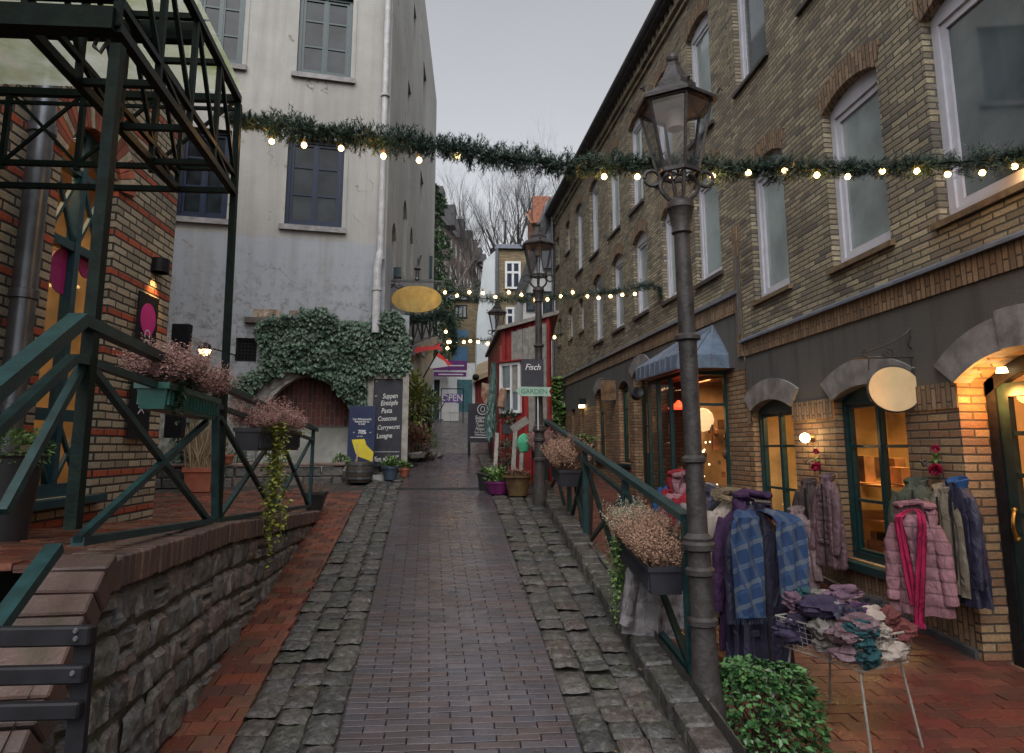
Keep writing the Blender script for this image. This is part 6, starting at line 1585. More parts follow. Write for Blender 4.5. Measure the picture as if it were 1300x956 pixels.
def jacket(m_col, H=.8, W=.25, D=.10, q=0.0, qa=.012, sleeve=.58, flare=.04, seed=0, n=40):
    """hanging garment: body shell with folds, quilt rows and two sleeves; hangs from (0,0,0), front to -y"""
    rnd = random.Random(seed); ph = rnd.uniform(0, 6); nz = 46
    m = MB(); vs = []; fs = []
    for i in range(nz + 1):
        t = i / nz; z = -H * t
        if t < .04: w, d = lerp(.055, .085, t / .04), .05
        elif t < .17: f = (t - .04) / .13; w, d = lerp(.085, W * .86, sin(f * pi / 2) ** 1.1), lerp(.05, D * .9, f)
        else: f = (t - .17) / .83; w, d = W * (.86 - .05 * sin(f * pi)) + flare * f, D * (.9 + .12 * f)
        b = qa * 1.25 * (abs(sin(pi * z / q)) ** .45 - .65) if q and t > .06 else 0
        zz = z - (.035 * f if t >= .04 and t < .17 else 0) * 0
        for k_ in range(n):
            a = 2 * pi * k_ / n
            ca, sa = cos(a), sin(a)
            fold = (.010 + .026 * t) * (sin(a * 5 + ph + t * 1.5) * .6 + sin(a * 9 + ph * 2 - t * 2) * .4) * min(1, t * 4)
            fold += .012 * mn.noise(Vector((ca * 2.2, sa * 2.2 + seed, z * 7))) * min(1, t * 6)
            sq = (abs(ca) ** 2.6 + abs(sa) ** 2.6) ** (-1 / 2.6)
            x, y = ca * sq * (w + b + fold), sa * sq * (d + b + fold)
            if abs(x) < .02 and y < 0: y += .012                      # zip furrow
            vs.append((x, y, zz - .05 * (abs(x) / W) ** 1.5 * (1 if t < .3 else 0) * (1 - t)))
    for i in range(nz):
        for k_ in range(n): fs.append((i * n + k_, (i + 1) * n + k_, (i + 1) * n + (k_ + 1) % n, i * n + (k_ + 1) % n))
    m.add(vs, fs); m.add([vs[nz * n + k_] for k_ in range(n)], [tuple(range(n))])
    for sg in (-1, 1):
        L = sleeve; pts = []; rs = []; N_ = 26
        sw = rnd.uniform(-.02, .05)
        for i in range(N_ + 1):
            f = i / N_
            pts.append((sg * (W * .66 + .045 * min(1, f * 4) + (.02 + sw) * f), -.015 - .045 * f * rnd.uniform(.9, 1.1), -.105 * (H / .8) - L * f))
            rs.append(lerp(.056, .042, f) * (1 + (.16 * (abs(sin(pi * f * L / q)) ** .6 - .6) if q else .05 * sin(f * 17 + ph)) + .06 * mn.noise(Vector((f * 6, sg, seed)))))
        k0 = len(m.v); m.tube(pts, rs, 14)
        for q_ in range(k0, len(m.v)): i_ = min((q_ - k0) // 14, N_); m.v[q_] = (m.v[q_][0], pts[i_][1] + (m.v[q_][1] - pts[i_][1]) * .62, m.v[q_][2])
    return m
def collar(kind, W, seed):
    m = MB(); rnd = random.Random(seed)
    if kind == 'hood':
        vs = []; n = 16; r_ = 9
        for i in range(r_):
            t = i / (r_ - 1)
            for k_ in range(n + 1):
                a = -.25 * pi + 1.5 * pi * k_ / n
                R_ = lerp(.115, .145, sin(t * pi)) + .01 * mn.noise(Vector((a, t * 3, seed)))
                vs.append((R_ * cos(a), R_ * .72 * sin(a) + .02, lerp(-.10, .10, t) - .055 * (cos(a - pi / 2) < -.2) - .03 * t * abs(cos(a))))
        m.add(vs, [(i * (n + 1) + k_, (i + 1) * (n + 1) + k_, (i + 1) * (n + 1) + k_ + 1, i * (n + 1) + k_ + 1) for i in range(r_ - 1) for k_ in range(n)])
        m.tube([(.12 * cos(a), .085 * sin(a) + .01, .075 - .02 * abs(cos(a))) for a in [-.3 * pi + 1.6 * pi * i / 16 for i in range(17)]], .022, 8)
    elif kind == 'fur':
        for i in range(1500):
            a = rnd.uniform(0, 2 * pi); p = Vector((.12 * cos(a), .08 * sin(a) - .02, .02 + .03 * sin(a)))
            d = Vector((rnd.gauss(0, 1), rnd.gauss(0, 1), rnd.gauss(0, 1))).normalized(); s = d.orthogonal().normalized() * .0025
            p += d * .015; m.add([p - s, p + s, p + d * rnd.uniform(.02, .045)], [(0, 1, 2)])
        m.tube([(.12 * cos(a), .08 * sin(a) - .02, .02 + .03 * sin(a)) for a in [2 * pi * i / 16 for i in range(17)]], .022, 6)
    else:
        n = 20; vs = []
        for i in range(n + 1):
            a = -pi / 2 + .18 * pi + 1.64 * pi * i / n; wv_ = .006 * sin(i * 1.7 + seed)
            for (r_, z) in ((.066, -.05), (.074 + wv_, .0), (.082 + wv_, .038), (.074 + wv_, .044), (.062, .0), (.05, -.05)): vs.append((r_ * cos(a) * 1.08, r_ * .78 * sin(a), z - .018 * (1 - sin(a)) * (z > -.04) + .0))
        m.add(vs, [(i * 6 + j, (i + 1) * 6 + j, (i + 1) * 6 + j + 1, i * 6 + j + 1) for i in range(n) for j in range(5)])
    return m
def coat(label, loc, rot, col, H=.8, W=.18, D=.08, q=0.0, sleeve=.58, col_kind='stand', ccol=None, seed=0, group=None, zipc='black', pock=True, flare=.04, n=40, name='coat', cat='coat'):
    t = thing(name, label, cat, loc, rot, group)
    obj('body', jacket(col, H, W, D, q, .009, sleeve, flare, seed, n), C_[col], t, smooth=True)
    obj('collar' if col_kind != 'hood' else 'hood', collar(col_kind, W, seed), C_[ccol or col], t, smooth=True)
    m = MB(); m.bar((0, -D * .92 - .004, -.06), (0, -D * 1.0 - .008, -H + .03), .012, .008, up=(0, 1, 0)); obj('zip', m, C_[zipc], t)
    if pock:
        m = MB()
        for sg in (-1, 1): m = MB(); m.rbox(sg * W * .5 - .05, sg * W * .5 + .05, -D * .9 - .018, -D * .7, -H * .74, -H * .70, .006); obj('pocket_flap', m, C_[col], t)
    return t
def hang(px, py, X=None, Y=None): return at(px, py, X=X, Y=Y)
HW = 'coats hung on the wall hooks'; HR_ = 'coats on the street rack'
# left group on the wall
coat('dark taupe jacket behind the pale quilted one, beside the lit arched window', hang(1027, 612, X=3.50), (0, 0, radians(-68)), 'brown', .80, .155, .07, 0, .62, seed=1, group=HW)
coat('mauve quilted coat at the right of the dark taupe jacket', hang(1050, 606, X=3.52), (0, 0, radians(-80)), 'mauve', .84, .14, .07, .06, .6, seed=2, group=HW)
coat('pale pink quilted jacket hung lowest beside the dark coat rack', hang(1011, 648, X=3.36), (0, 0, radians(-52)), 'pinkgrey', .74, .16, .075, .062, .56, seed=3, group=HW)
# right group on the wall
coat('olive parka with a cord collar hung over the arched shop window edge', hang(1163, 612, X=3.58), (0, 0, radians(-58)), 'olive', .66, .19, .08, 0, .60, seed=4, group=HW)
coat('beige coat squeezed between the olive parka and the navy one', hang(1197, 620, X=3.60), (0, 0, radians(-76)), 'beige', .74, .16, .07, 0, .66, seed=5, group=HW, pock=False)
coat('navy coat with bright blue lining nearest the shop door', hang(1215, 612, X=3.64), (0, 0, radians(-84)), 'navy', .86, .16, .07, 0, .62, ccol='blue', seed=6, group=HW, pock=False)
pk = coat('rose pink striped quilted jacket wearing a long magenta scarf', hang(1161, 652, X=3.22), (0, 0, radians(-48)), 'pink', .68, .165, .08, .088, .50, col_kind='hood', seed=7, group=HW, zipc='lilac', pock=False)
def scarf(label, loc, rot, col, L1, L2, w=.05, off=.12, seed=0, name='scarf', spread=.075, cross=True):
    m = MB(); rnd = random.Random(seed)
    for sg, L in ((-1, L1), (1, L2)):
        pts = []
        for i in range(22):
            f = i / 21
            if f < .2: g_ = f / .2; x, y, z = sg * spread * sin(g_ * pi / 2) * 1.0, .06 - (off + .06) * g_, .03 - .05 * g_
            else: g_ = (f - .2) / .8; x = sg * (spread * (1 - g_ * 1.0 if cross else 1)) + sg * .012; y = -off - .012 * sg - .015 * g_; z = -.02 - L * g_
            pts.append(Vector((x, y, z)))
        vs = []; n = 9
        for i, p in enumerate(pts):
            ww_ = w * (.55 + .45 * min(1, i / 8)) 
            for k_ in range(n):
                u = k_ / (n - 1) * 2 - 1
                vs.append((p.x + u * ww_, p.y + .012 * sin(u * 7 + i * .15 + seed) - .006, p.z + .004 * sin(i)))
        m.add(vs, [(i * n + k_, i * n + k_ + 1, (i + 1) * n + k_ + 1, (i + 1) * n + k_) for i in range(21) for k_ in range(n - 1)])
        e = pts[-1]
        for k_ in range(16): x = e.x + lerp(-w, w, k_ / 15); m.tube([(x, e.y - .004, e.z + .005), (x + rnd.gauss(0, .004), e.y - .006, e.z - .035)], .0022, 3)
    return single(name, m, C_[col], label, 'scarf', loc, rot, smooth=True)
s_ = scarf('long magenta scarf draped round the rose pink jacket', pk.location + Vector((-.01, -.0, .0)), (0, 0, radians(-48)), 'magenta', .56, .70, .034, .10, 1, spread=.07)
# wall hooks with red roses
def rose_hook(label, px, py, X=3.74):
    o = at(px, py, X=X); t = thing('coat_hook', label, 'coat hook', o)
    m = MB()
    m.tube([(0, 0, .02), (-.08, 0, .04), (-.14, -.02, .0), (-.17, -.04, .04), (-.13, -.05, .06)], .007, 6); m.tube([(0, 0, .0), (-.03, .06, -.02), (-.05, .12, .03), (-.03, .15, .0)], .006, 6); m.tube([(0, .0, .06), (0, .0, -.1)], .008, 6); obj('iron_hook', m, M['iron'], t)
    rnd = random.Random(px); rm_ = mat('magenta_rose', (.40, .01, .07), .6, .2, 30, island=.4)
    for c, r in (((-.06, -.04, -.02), .048), ((-.05, -.05, .14), .03)):
        m = MB()
        for i in range(60):
            d = Vector((rnd.gauss(0, 1), rnd.gauss(0, 1), rnd.gauss(0, 1))).normalized(); m.leaf(Vector(c) + d * r * .35, d, d.orthogonal(), r * .8, r * .9)
        obj('rose_bloom', m, rm_, t)
    m = MB()
    for i in range(16): d = Vector((rnd.gauss(-.3, .6), rnd.gauss(0, 1), rnd.gauss(0, 1))); m.leaf((-.05, -.04, .06), d, (0, 0, 1), .06, .03)
    obj('rose_leaves', m, M['ivy_bright'], t)
rose_hook('iron scroll hook with a magenta rose above the olive parka', 1192, 592); rose_hook('iron scroll hook with a magenta rose above the taupe jacket', 1040, 590)
# street rack
RX = 1.95; gz = lambda y: zr(y)
t = thing('clothes_rack', 'chromed clothes rack running back along the terrace, loaded with coats', 'clothes rack', (RX, 5.5, gz(5.5)))
m = MB(); zt0 = 1.36 - gz(5.5)
m.tube([(0, -1.0, zt0 - .02), (0, 1.0, zt0 + .10)], .014, 8); m.tube([(-.05, -1.02, zt0 - .01), (.06, -1.02, zt0 - .02)], .014, 8)
for y in (-.85, .85): m.tube([(0, y, zt0), (0, y, .02)], .014, 8); m.tube([(-.28, y, .02 + .0), (.28, y, .02)], .014, 8)
obj('frame', m, mat('chrome_tube', (.5, .5, .52), .18, .1, 5, metal=1.0), t)
rack = [(4.62, 'navy', 1.12, .22, 0, 'hood', 'purple', 'long navy raincoat with plum hood at the near end of the street rack'), (4.80, 'purple', .98, .23, 0, 'stand', None, 'plum coat just behind the long navy raincoat'), (4.95, 'spots', .8, .22, 0, 'fur', 'fur', 'cream spotted coat with tan fur trim on the rack'), (5.10, 'black', .9, .24, 0, 'stand', None, 'black coat in the middle of the rack'),
        (5.28, 'navy', .85, .23, 0, 'stand', None, 'short navy jacket in the middle of the rack'), (5.50, 'grey', .98, .25, .075, 'stand', None, 'light grey quilted coat seen through the railing left of the lamp'), (5.72, 'red', .9, .24, 0, 'stand', None, 'deep red coat on the rack left of the lamp'), (5.92, 'pink', .8, .22, .07, 'hood', None, 'pink quilted jacket towards the far end of the rack'), (6.12, 'red', .7, .22, 0, 'hood', None, 'short red hooded jacket second from the far end of the rack'), (6.32, 'blue', .75, .22, 0, 'stand', None, 'blue jacket last on the far end of the rack')]
for i, (y, c, H, W_, q, ck, cc, lab) in enumerate(rack):
    z = 1.32 + (y - 4.6) * .06
    coat(lab, (RX + random.uniform(-.03, .03), y, z), (0, 0, random.uniform(-.12, .12) + (.12 if i == 0 else 0)), c, H, W_, .09, q, .6, ck, cc, seed=20 + i, group=HR_)
scarf('blue and white tartan scarf draped over the long navy raincoat', (RX, 4.60, 1.27), (0, 0, .12), 'plaid', .62, .52, .11, .15, 3, spread=.14, cross=False)
coat('grey quilted coat slumped low behind the railing beside the lamp post', at(835, 690, Y=4.45), (0, radians(8), .3), 'grey', .55, .17, .10, .09, .42, seed=40, pock=False)
# ---------------- wire basket of scarves ----------------
zR = .70; P1, P2_, P3 = at(1001, 786, Z=zR), at(1094, 812, Z=zR), at(1166, 803, Z=zR)
u1 = (P1 - P2_); l1 = .58; l2 = .42; u1.normalize(); u2 = Vector((u1.y, -u1.x, 0)); u2 = u2 if u2.dot(P3 - P2_) > 0 else -u2
t = thing('wire_basket', 'folding wire sales basket on legs heaped with knitted scarves', 'basket', (P2_.x, P2_.y, zr(P2_.y)))
o = t.location.copy()
def bq(a, b, z, s=1.0): c = (P2_ + u1 * l1 / 2 + u2 * l2 / 2); p = c + (u1 * (a - .5) * l1 + u2 * (b - .5) * l2) * s; return Vector((p.x, p.y, z)) - o
m = MB(); nz_ = 6
for i in range(nz_ + 1):
    z = zR - .17 * i / nz_; s = 1 - .10 * i / nz_; r = .004 if i else .006
    c = [bq(0, 0, z, s), bq(1, 0, z, s), bq(1, 1, z, s), bq(0, 1, z, s)]
    for p, q in zip(c, c[1:] + c[:1]): m.tube([p, q], r if i in (0, nz_) else .0022, 5)
for k_ in range(15):
    f = k_ / 14
    for (a, b) in ((f, 0), (f, 1), (0, f), (1, f)): m.tube([bq(a, b, zR), bq(a, b, zR - .17, .9)], .0022, 4)
    m.tube([bq(f, 0, zR - .17, .9), bq(f, 1, zR - .17, .9)], .002, 4)
obj('wire_mesh', m, mat('pale_coated_wire', (.26, .25, .23), .4, .1, 6), t)
for (a, b) in ((.06, .06), (.94, .06), (.06, .94), (.94, .94)):
    m = MB(); m.tube([bq(a, b, zR - .17, .9), bq(a + (a - .5) * .15, b + (b - .5) * .1, o.z)], .007, 6); obj('leg', m, M['wood_grey'], t)
rnd = random.Random(66); tints = ['lilac', 'violet', 'greywool', 'teal', 'spots', 'coral', 'black', 'navy', 'lilac', 'greywool', 'violet', 'mauve', 'purple', 'teal', 'mauve', 'navy', 'lilac', 'black']
words_ = {'lilac': 'lilac', 'violet': 'violet', 'greywool': 'grey', 'teal': 'teal', 'spots': 'cream', 'coral': 'coral', 'black': 'black', 'navy': 'navy', 'mauve': 'mauve', 'purple': 'plum', 'red': 'red', 'blue': 'blue'}
places = ['at the left end', 'in the front left corner', 'at the middle of the front', 'at the front right corner', 'at the right end', 'at the back right', 'at the back middle', 'at the back left', 'on top of the heap', 'across the top left', 'low in the middle', 'across the centre', 'under the rim at right', 'pressed to the left wires', 'by the nearest corner', 'on the right slope', 'over the back wires', 'near the top right']
pos = [(.92, .3), (.75, .12), (.4, .1), (.1, .15), (.12, .5), (.15, .85), (.5, .88), (.85, .8), (.5, .5), (.72, .45), (.5, .3), (.4, .6), (.2, .4), (.9, .55), (.12, .12), (.28, .3), (.65, .9), (.3, .7)]
for i, (tc, (a, b)) in enumerate(zip(tints, pos)):
    h0 = .10 + .16 * (1 - abs(a - .5) * 1.2) * (1 - abs(b - .5)) + (.03 if i in (8, 9, 11) else 0)
    c = bq(a, b, zR - .02) + o; m = MB()
    ang = rnd.uniform(0, pi); R0 = rnd.uniform(.07, .11)
    for s in range(0):                                      # a crumpled bundle: several soft folded rolls
        a2 = ang + rnd.gauss(0, .5); off = Vector((rnd.gauss(0, .028), rnd.gauss(0, .028), rnd.uniform(-.12, h0 * .75)))
        pts = [off + Vector((cos(a2) * R0 * u, sin(a2) * R0 * u, -.35 * R0 * u * u + .012 * sin(u * 5 + s))) for u in [-1.1 + .22 * j for j in range(11)]]
        rr_ = [max(.004, .016 * (1 - .5 * abs(-1.1 + .22 * j) ** 3) * (1 + .25 * sin(j * 2 + s))) for j in range(11)]
        m.tube(pts, rr_, 9)
    for s in range(3):
        off = Vector((rnd.gauss(0, .025), rnd.gauss(0, .025), lerp(-.07, h0 * .55, s / 2) + rnd.uniform(-.02, .02))); a3 = rnd.uniform(0, pi); R3 = rnd.uniform(.065, .095); vs = []; na, nb_ = 40, 20; sd = rnd.uniform(0, 90)
        for ib in range(nb_ + 1):
            for ia in range(na):
                th_, ph_ = 2 * pi * ia / na, pi * ib / nb_; d = Vector((sin(ph_) * cos(th_), sin(ph_) * sin(th_), cos(ph_)))
                q_ = Vector((d.x * cos(a3) + d.y * sin(a3), -d.x * sin(a3) + d.y * cos(a3), d.z))
                nn_ = mn.noise(Vector((q_.x * 1.3 + sd, q_.y * 1.5, q_.z * 1.5)))
                r3 = R3 * (.86 + .13 * sin(q_.y * 8 + 4 * nn_ + sd) + .08 * sin(q_.z * 9 + 5 * nn_) + .22 * nn_); p3 = Vector((q_.x * 1.35, q_.y * .95, q_.z * .68)) * r3
                vs.append(off + Vector((p3.x * cos(a3) - p3.y * sin(a3), p3.x * sin(a3) + p3.y * cos(a3), p3.z)))
        m.add(vs, [(ib * na + ia, ib * na + (ia + 1) % na, (ib + 1) * na + (ia + 1) % na, (ib + 1) * na + ia) for ib in range(nb_) for ia in range(na)])
    single('scarf', m, C_[tc], 'folded %s scarf %s in the wire basket' % (words_[tc], places[i]), 'scarf', c, group='scarves heaped in the wire basket', smooth=True)
# ---------------- lit wall lamp, oval sign of the clothes shop ----------------
o = at(1022, 556, X=3.66); t = thing('wall_lamp', 'lit round globe lamp on the brick pier between the arched windows', 'wall lamp', o)
m = MB(); m.ball((0, 0, 0), .052, 16, 12); obj('globe', m, emis('lit_globe', (1.0, .80, .50), 11), t, smooth=True)
m = MB(); m.at(.05, 0, 0, rot=(0, radians(90), 0)); m.lathe([(.03, -.02), (.045, .02), (.05, .04)], 12); obj('wall_plate', m, M['brass'], t)
l = bpy.data.lights.new('globe_light', 'POINT'); l.energy = 5; l.color = (1, .62, .25); l.shadow_soft_size = .05; lo = link('globe_light', l, t); lo.location = (-.08, 0, 0)
Ys = 5.45; c = at(1135, 494, Y=Ys); t = thing('hanging_sign', 'blank cream-gold oval sign on a scrolled iron bracket over the wall of coats', 'sign', c)
m = MB(); w, hh = .225, .185; pts = [(w * cos(2 * pi * i / 40), hh * sin(2 * pi * i / 40)) for i in range(40)]; m.prism(pts, -.014, .014)
obj('oval_board', m, mat('cream_gold_board', (.74, .55, .30), .5, .12, 4, dirt=.25, dirtc=(.5, .32, .25)), t)  # board colour brightened in place of a lamp shining on the sign
m = MB(); m.tube([(w * 1.01 * cos(2 * pi * i / 40), 0, hh * 1.01 * sin(2 * pi * i / 40)) for i in range(41)], .011, 6); obj('rim', m, M['iron'], t)
def sg(px, py): return at(px, py, Y=Ys) - c
m = MB(); m.tube([sg(1081, 455), sg(1128, 454), sg(1176, 453)], .008, 6); m.tube([sg(1169, 388), sg(1171, 420), sg(1174, 452), sg(1178, 470), sg(1181, 482)], .009, 6)
m.tube([sg(1096, 448), sg(1110, 444), sg(1130, 436), sg(1150, 424), sg(1162, 410), sg(1166, 398), sg(1162, 391)], .007, 6)
def spiral(cx, cy, r, turns=1.6, ph=0, sgn=1): return [sg(cx + r * (1 - i / 30) * cos(ph + sgn * turns * 2 * pi * i / 30), cy + r * (1 - i / 30) * sin(ph + sgn * turns * 2 * pi * i / 30)) for i in range(31)]
for a in ((1160, 433, 12, 1.6, 0, 1), (1128, 447, 7, 1.5, 3, -1), (1098, 448, 6, 1.5, 0, 1), (1163, 404, 6, 1.5, 1.5, -1), (1178, 462, 6, 1.4, 0, 1)): m.tube(spiral(*a), .0055, 5)
for x in (1103, 1157): m.tube([sg(x, 455), sg(x, 470)], .006, 5)
wq = Vector((3.76 - c.x, 0, 0)); m.tube([sg(1176, 453), (wq.x, 0, sg(1176, 453).z)], .009, 6); m.tube([sg(1169, 388), (wq.x, 0, sg(1169, 388).z)], .009, 6)
obj('scroll_bracket', m, M['iron'], t)
# bracket board and lamps farther along
q0 = w2(6.45, 0, 0); t = thing('bracket_board', 'framed brown board on an iron bracket beyond the blue canopy', 'sign', q0)
a_, b_, c_, d_ = fb(763, 483, 797, 508, q0.y - .2); m = MB(); m.box(a_ - q0.x, b_ - q0.x, -.2, -.17, c_, d_); obj('board', m, mat('brown_reflecting_board', (.16, .10, .06), .15, .4, 5), t)
m = MB(); m.bar((a_ - q0.x - .02, -.19, d_ + .02), (b_ - q0.x + .1, -.19, d_ + .02), .03); m.bar((b_ - q0.x, -.19, d_ + .1), (b_ - q0.x + .4, .1, d_ + .1), .025); m.bar((b_ - q0.x, -.19, d_ + .1), (b_ - q0.x, -.19, c_), .025); obj('iron_bracket', m, M['iron'], t)
for px, py, lab in ((743, 513, 'small square wall lamp lit beside the far brick piers'),):
    s, z = s2(px, py); q = w2(s, .08, z); t = thing('wall_lamp', lab, 'wall lamp', q); m = MB(); m.box(-.09, .09, -.1, .1, -.02, .14); obj('lamp_housing', m, M['black'], t); m = MB(); m.box(-.085, .05, -.09, .09, -.10, -.022); obj('lit_diffuser', m, M['bulb_dim'], t)
s, z = s2(822, 500); q = w2(s, .2, z); t = thing('spotlight', 'round black spotlight by the side door next to the bay', 'spotlight', q); m = MB(); m.at(0, 0, 0, rot=(radians(70), 0, 0)); m.lathe([(.05, -.1), (.11, -.08), (.12, .06), (.1, .07), (.02, .05)], 16); obj('lamp_housing', m, M['black'], t)
# climbing plants by the far downpipe
m = MB(); org = w2(13.0, .15, zr(21)); rnd = random.Random(3)
for i in range(900):
    px, py_ = rnd.gauss(707, 4), rnd.uniform(478, 545); q = at(px + 3 * sin(py_ / 9), py_, Y=20.8 + rnd.uniform(-.2, .2)); m.leaf(q - org, (rnd.gauss(0, 1), -1, rnd.gauss(-.5, .6)), (0, -.6, 1), rnd.uniform(.10, .18), .12)
single('climbing_plant', m, M['ivy_bright'], 'leafy climber wrapping the downpipe at the far end of the brick facade', 'climber', org)
"""end"""
# ---------------- boards and pots on the left ----------------
random.seed(77)
def chalk_line(m, pts, w, y): 
    for p, q in zip(pts, pts[1:]): m.bar((p[0], y, p[1]), (q[0], y, q[1]), w, .002, up=(0, 1, 0))
qL, qR = at(466, 595, s=ZST), at(516, 590, s=ZST)
qL = Vector((-1.62, 11.35, zs(11.35))); Yb_ = 11.45
a, b, c, d = fb(465, 473, 518, 596, Yb_); w = b - a; H = d - c
t = thing('menu_board', 'tall chalk menu board in a grey wooden frame listing Suppen and Pasta', 'blackboard', (a, Yb_, c), (radians(-2), 0, radians(3)))
fw_ = .10 * w / .68
m = MB(); m.box(fw_, w - fw_, -.005, .02, .05, H - fw_); bd = obj('blackboard', m, M['board'], t)
m = MB()
for r in ((0, fw_, -.03, .03, 0, H), (w - fw_, w, -.03, .03, 0, H), (fw_, w - fw_, -.028, .03, H - fw_, H)): m.box(*r)
obj('wooden_frame', m, mat('pale_grey_frame', (.27, .25, .22), .7, .25, 9, bump=.3), t)
for i, (s, px, py, sz) in enumerate((('Suppen', 494, 503, .105), ('Eintöpfe', 493, 512, .105), ('Pasta', 490, 522, .105), ('Couscous', 491, 532, .095), ('Currywurst', 493, 543, .095), ('Lasagne', 488, 554, .10), ('offen ab 12°°', 489, 583, .105))):
    x = (px - 465) / (518 - 465) * w; z = (596 - py) / (596 - 473) * H
    text(s, bd, (x, -.008, z), sz * 1.12, M['chalk'], rot=(radians(90), radians(-3), 0), shear=.25, sx=.72, bold=.0008)
m = MB(); m.box(fw_ + .02, w - fw_ - .03, -.008, -.006, (596 - 574) / 123 * H - .003, (596 - 574) / 123 * H + .003)
for z in (503, 480, 484): 
    zz = (596 - z) / 123 * H; chalk_line(m, [(fw_ + .02, zz), (fw_ + .05, zz + .012), (fw_ + .03, zz - .01), (fw_ + .07, zz + .004)], .004, -.007)
obj('chalk_marks', m, M['chalk'], bd)
Yp = 11.0; a, b, c, d = fb(441, 515, 476, 602, Yp); w = b - a; H = d - c
t = thing('poster_board', 'navy poster board with 70% lettering and a yellow deckchair leaning by the menu', 'poster', (a, Yp, c), (radians(-3), 0, radians(-4)))
m = MB(); m.rbox(0, w, -.012, .012, 0, H, .008); pb_ = obj('poster_panel', m, M['navy'], t)
M['yellow'] = mat('yellow_print', (.62, .50, .03), .5, .08, 5); M['wood_print'] = mat('pale_wood_print', (.45, .33, .20), .6, .2, 9)
for s, z, sz, x, bo in (('Der Wintermarkt', .80, .045, .5, .001), ('Rabatte bis zu', .765, .045, .5, .001), ('& mehr', .73, .04, .5, .001), ('bis', .605, .03, .22, .0), ('70%', .61, .085, .52, .003), ('auf', .605, .03, .82, .0), ('auf alles', .55, .035, .45, .0)):
    text(s, pb_, (w * x, -.016, H * z), sz, M['white_paint'], bold=bo, sx=.9)
m = MB(); m.prism([(w * .15, H * .50), (w * .62, H * .51), (w * .70, H * .42), (w * .97, H * .32), (w * .95, H * .18), (w * .45, H * .25), (w * .32, H * .30)], -.0155, -.014); obj('yellow_deckchair', m, M['yellow'], pb_)
m = MB(); chalk_line(m, [(w * .45, H * .3), (w * .18, H * .06)], .012, -.017); chalk_line(m, [(w * .35, H * .45), (w * .40, H * .05)], .012, -.0175); chalk_line(m, [(w * .95, H * .25), (w * .7, H * .04)], .012, -.017); obj('deckchair_frame', m, M['wood_print'], pb_)
def rosette(label, name, loc, r, h, n, mt, seed, cat='plant', group=None, pot=None, up=.7, leaf=.12, lw=.5, ph=.12, pm=None, pr=.09):
    t = thing(name, label, cat, loc, group=group); rnd = random.Random(seed)
    if pot:
        m = MB(); pot(m); obj('pot', m, pm, t, smooth=35)
        m = MB(); m.at(0, 0, ph - .015); m.lathe([(pr * .92, 0), (.001, .002)], 14, caps=False); obj('soil', m, M['soil'], t)
    m = MB()
    for i in range(n):
        d = Vector((rnd.gauss(0, 1), rnd.gauss(0, 1), abs(rnd.gauss(0, 1)) * up + .15)).normalized(); rr = rnd.random() ** .6
        p = Vector((d.x * r * rr, d.y * r * rr, ph + d.z * h * rr)); m.leaf(p, d + Vector((rnd.gauss(0, .4), rnd.gauss(0, .4), rnd.gauss(0, .3))), (rnd.gauss(0, .4), rnd.gauss(0, .4), 1), leaf * rnd.uniform(.7, 1.2), leaf * lw)
    obj('foliage', m, M[mt], t); return t
def potf(r0, r1, h, lip=.012): return lambda m: m.lathe([(r0, 0), (r1, h - .03), (r1 + lip, h - .03), (r1 + lip, h), (r1 - .01, h), (r1 - .012, h - .03)], 20)
TC = mat('terracotta', (.34, .10, .055), .7, .2, 8, dirt=.3, dirtc=(.2, .15, .12), bump=.15)
BP = mat('blue_grey_pot', (.05, .075, .11), .4, .15, 8); PP = mat('purple_glazed_pot', (.12, .015, .09), .25, .2, 8); BR = mat('brown_green_glazed_pot', (.12, .07, .035), .2, .5, 5, dirt=.5, dirtc=(.04, .06, .02), rvar=.1)
BK = mat('black_pot', (.02, .02, .022), .45, .2, 8); WB = mat('dark_barrel_wood', (.05, .04, .03), .7, .4, 14, bump=.4, bscale=40)
def sq(px, py): return at(px, py, s=ZST)
q = sq(456, 612); t = thing('barrel', 'short dark half barrel with grey hoops below the navy poster', 'barrel', q)
m = MB(); m.lathe([(.17, 0), (.195, .09), (.205, .16), (.195, .24), (.18, .30), (.165, .30), (.165, .26)], 20); obj('staves', m, WB, t, smooth=30)
m = MB()
for z in (.06, .16, .26): m.lathe([(.196 + .006 * (z == .16), z - .012), (.202 + .006 * (z == .16), z - .012), (.202 + .006 * (z == .16), z + .012), (.19, z + .012)], 20)
obj('hoop', m, M['zinc'], t)
q = sq(482, 608); m = MB(); m.at(0, 0, 0, rot=(radians(35), 0, .2)); m.rbox(-.12, .12, -.08, .08, 0, .02, .006); single('tray', m, M['stone_arch'], 'small grey tray propped on the setts below the menu board', 'tray', q)
rosette('blue-grey pot of bright green leaves at the foot of the menu board', 'potted_plant', sq(495, 609), .13, .13, 170, 'ivy_bright', 1, pot=potf(.09, .125, .20), pm=BP, ph=.20, pr=.125, leaf=.07, group='pots on the lane')
rosette('small terracotta pot of green leaves at the right foot of the menu board', 'potted_plant', sq(513, 605), .10, .10, 110, 'ivy_bright', 2, pot=potf(.055, .085, .13), pm=TC, ph=.13, pr=.085, leaf=.07, group='pots on the lane')
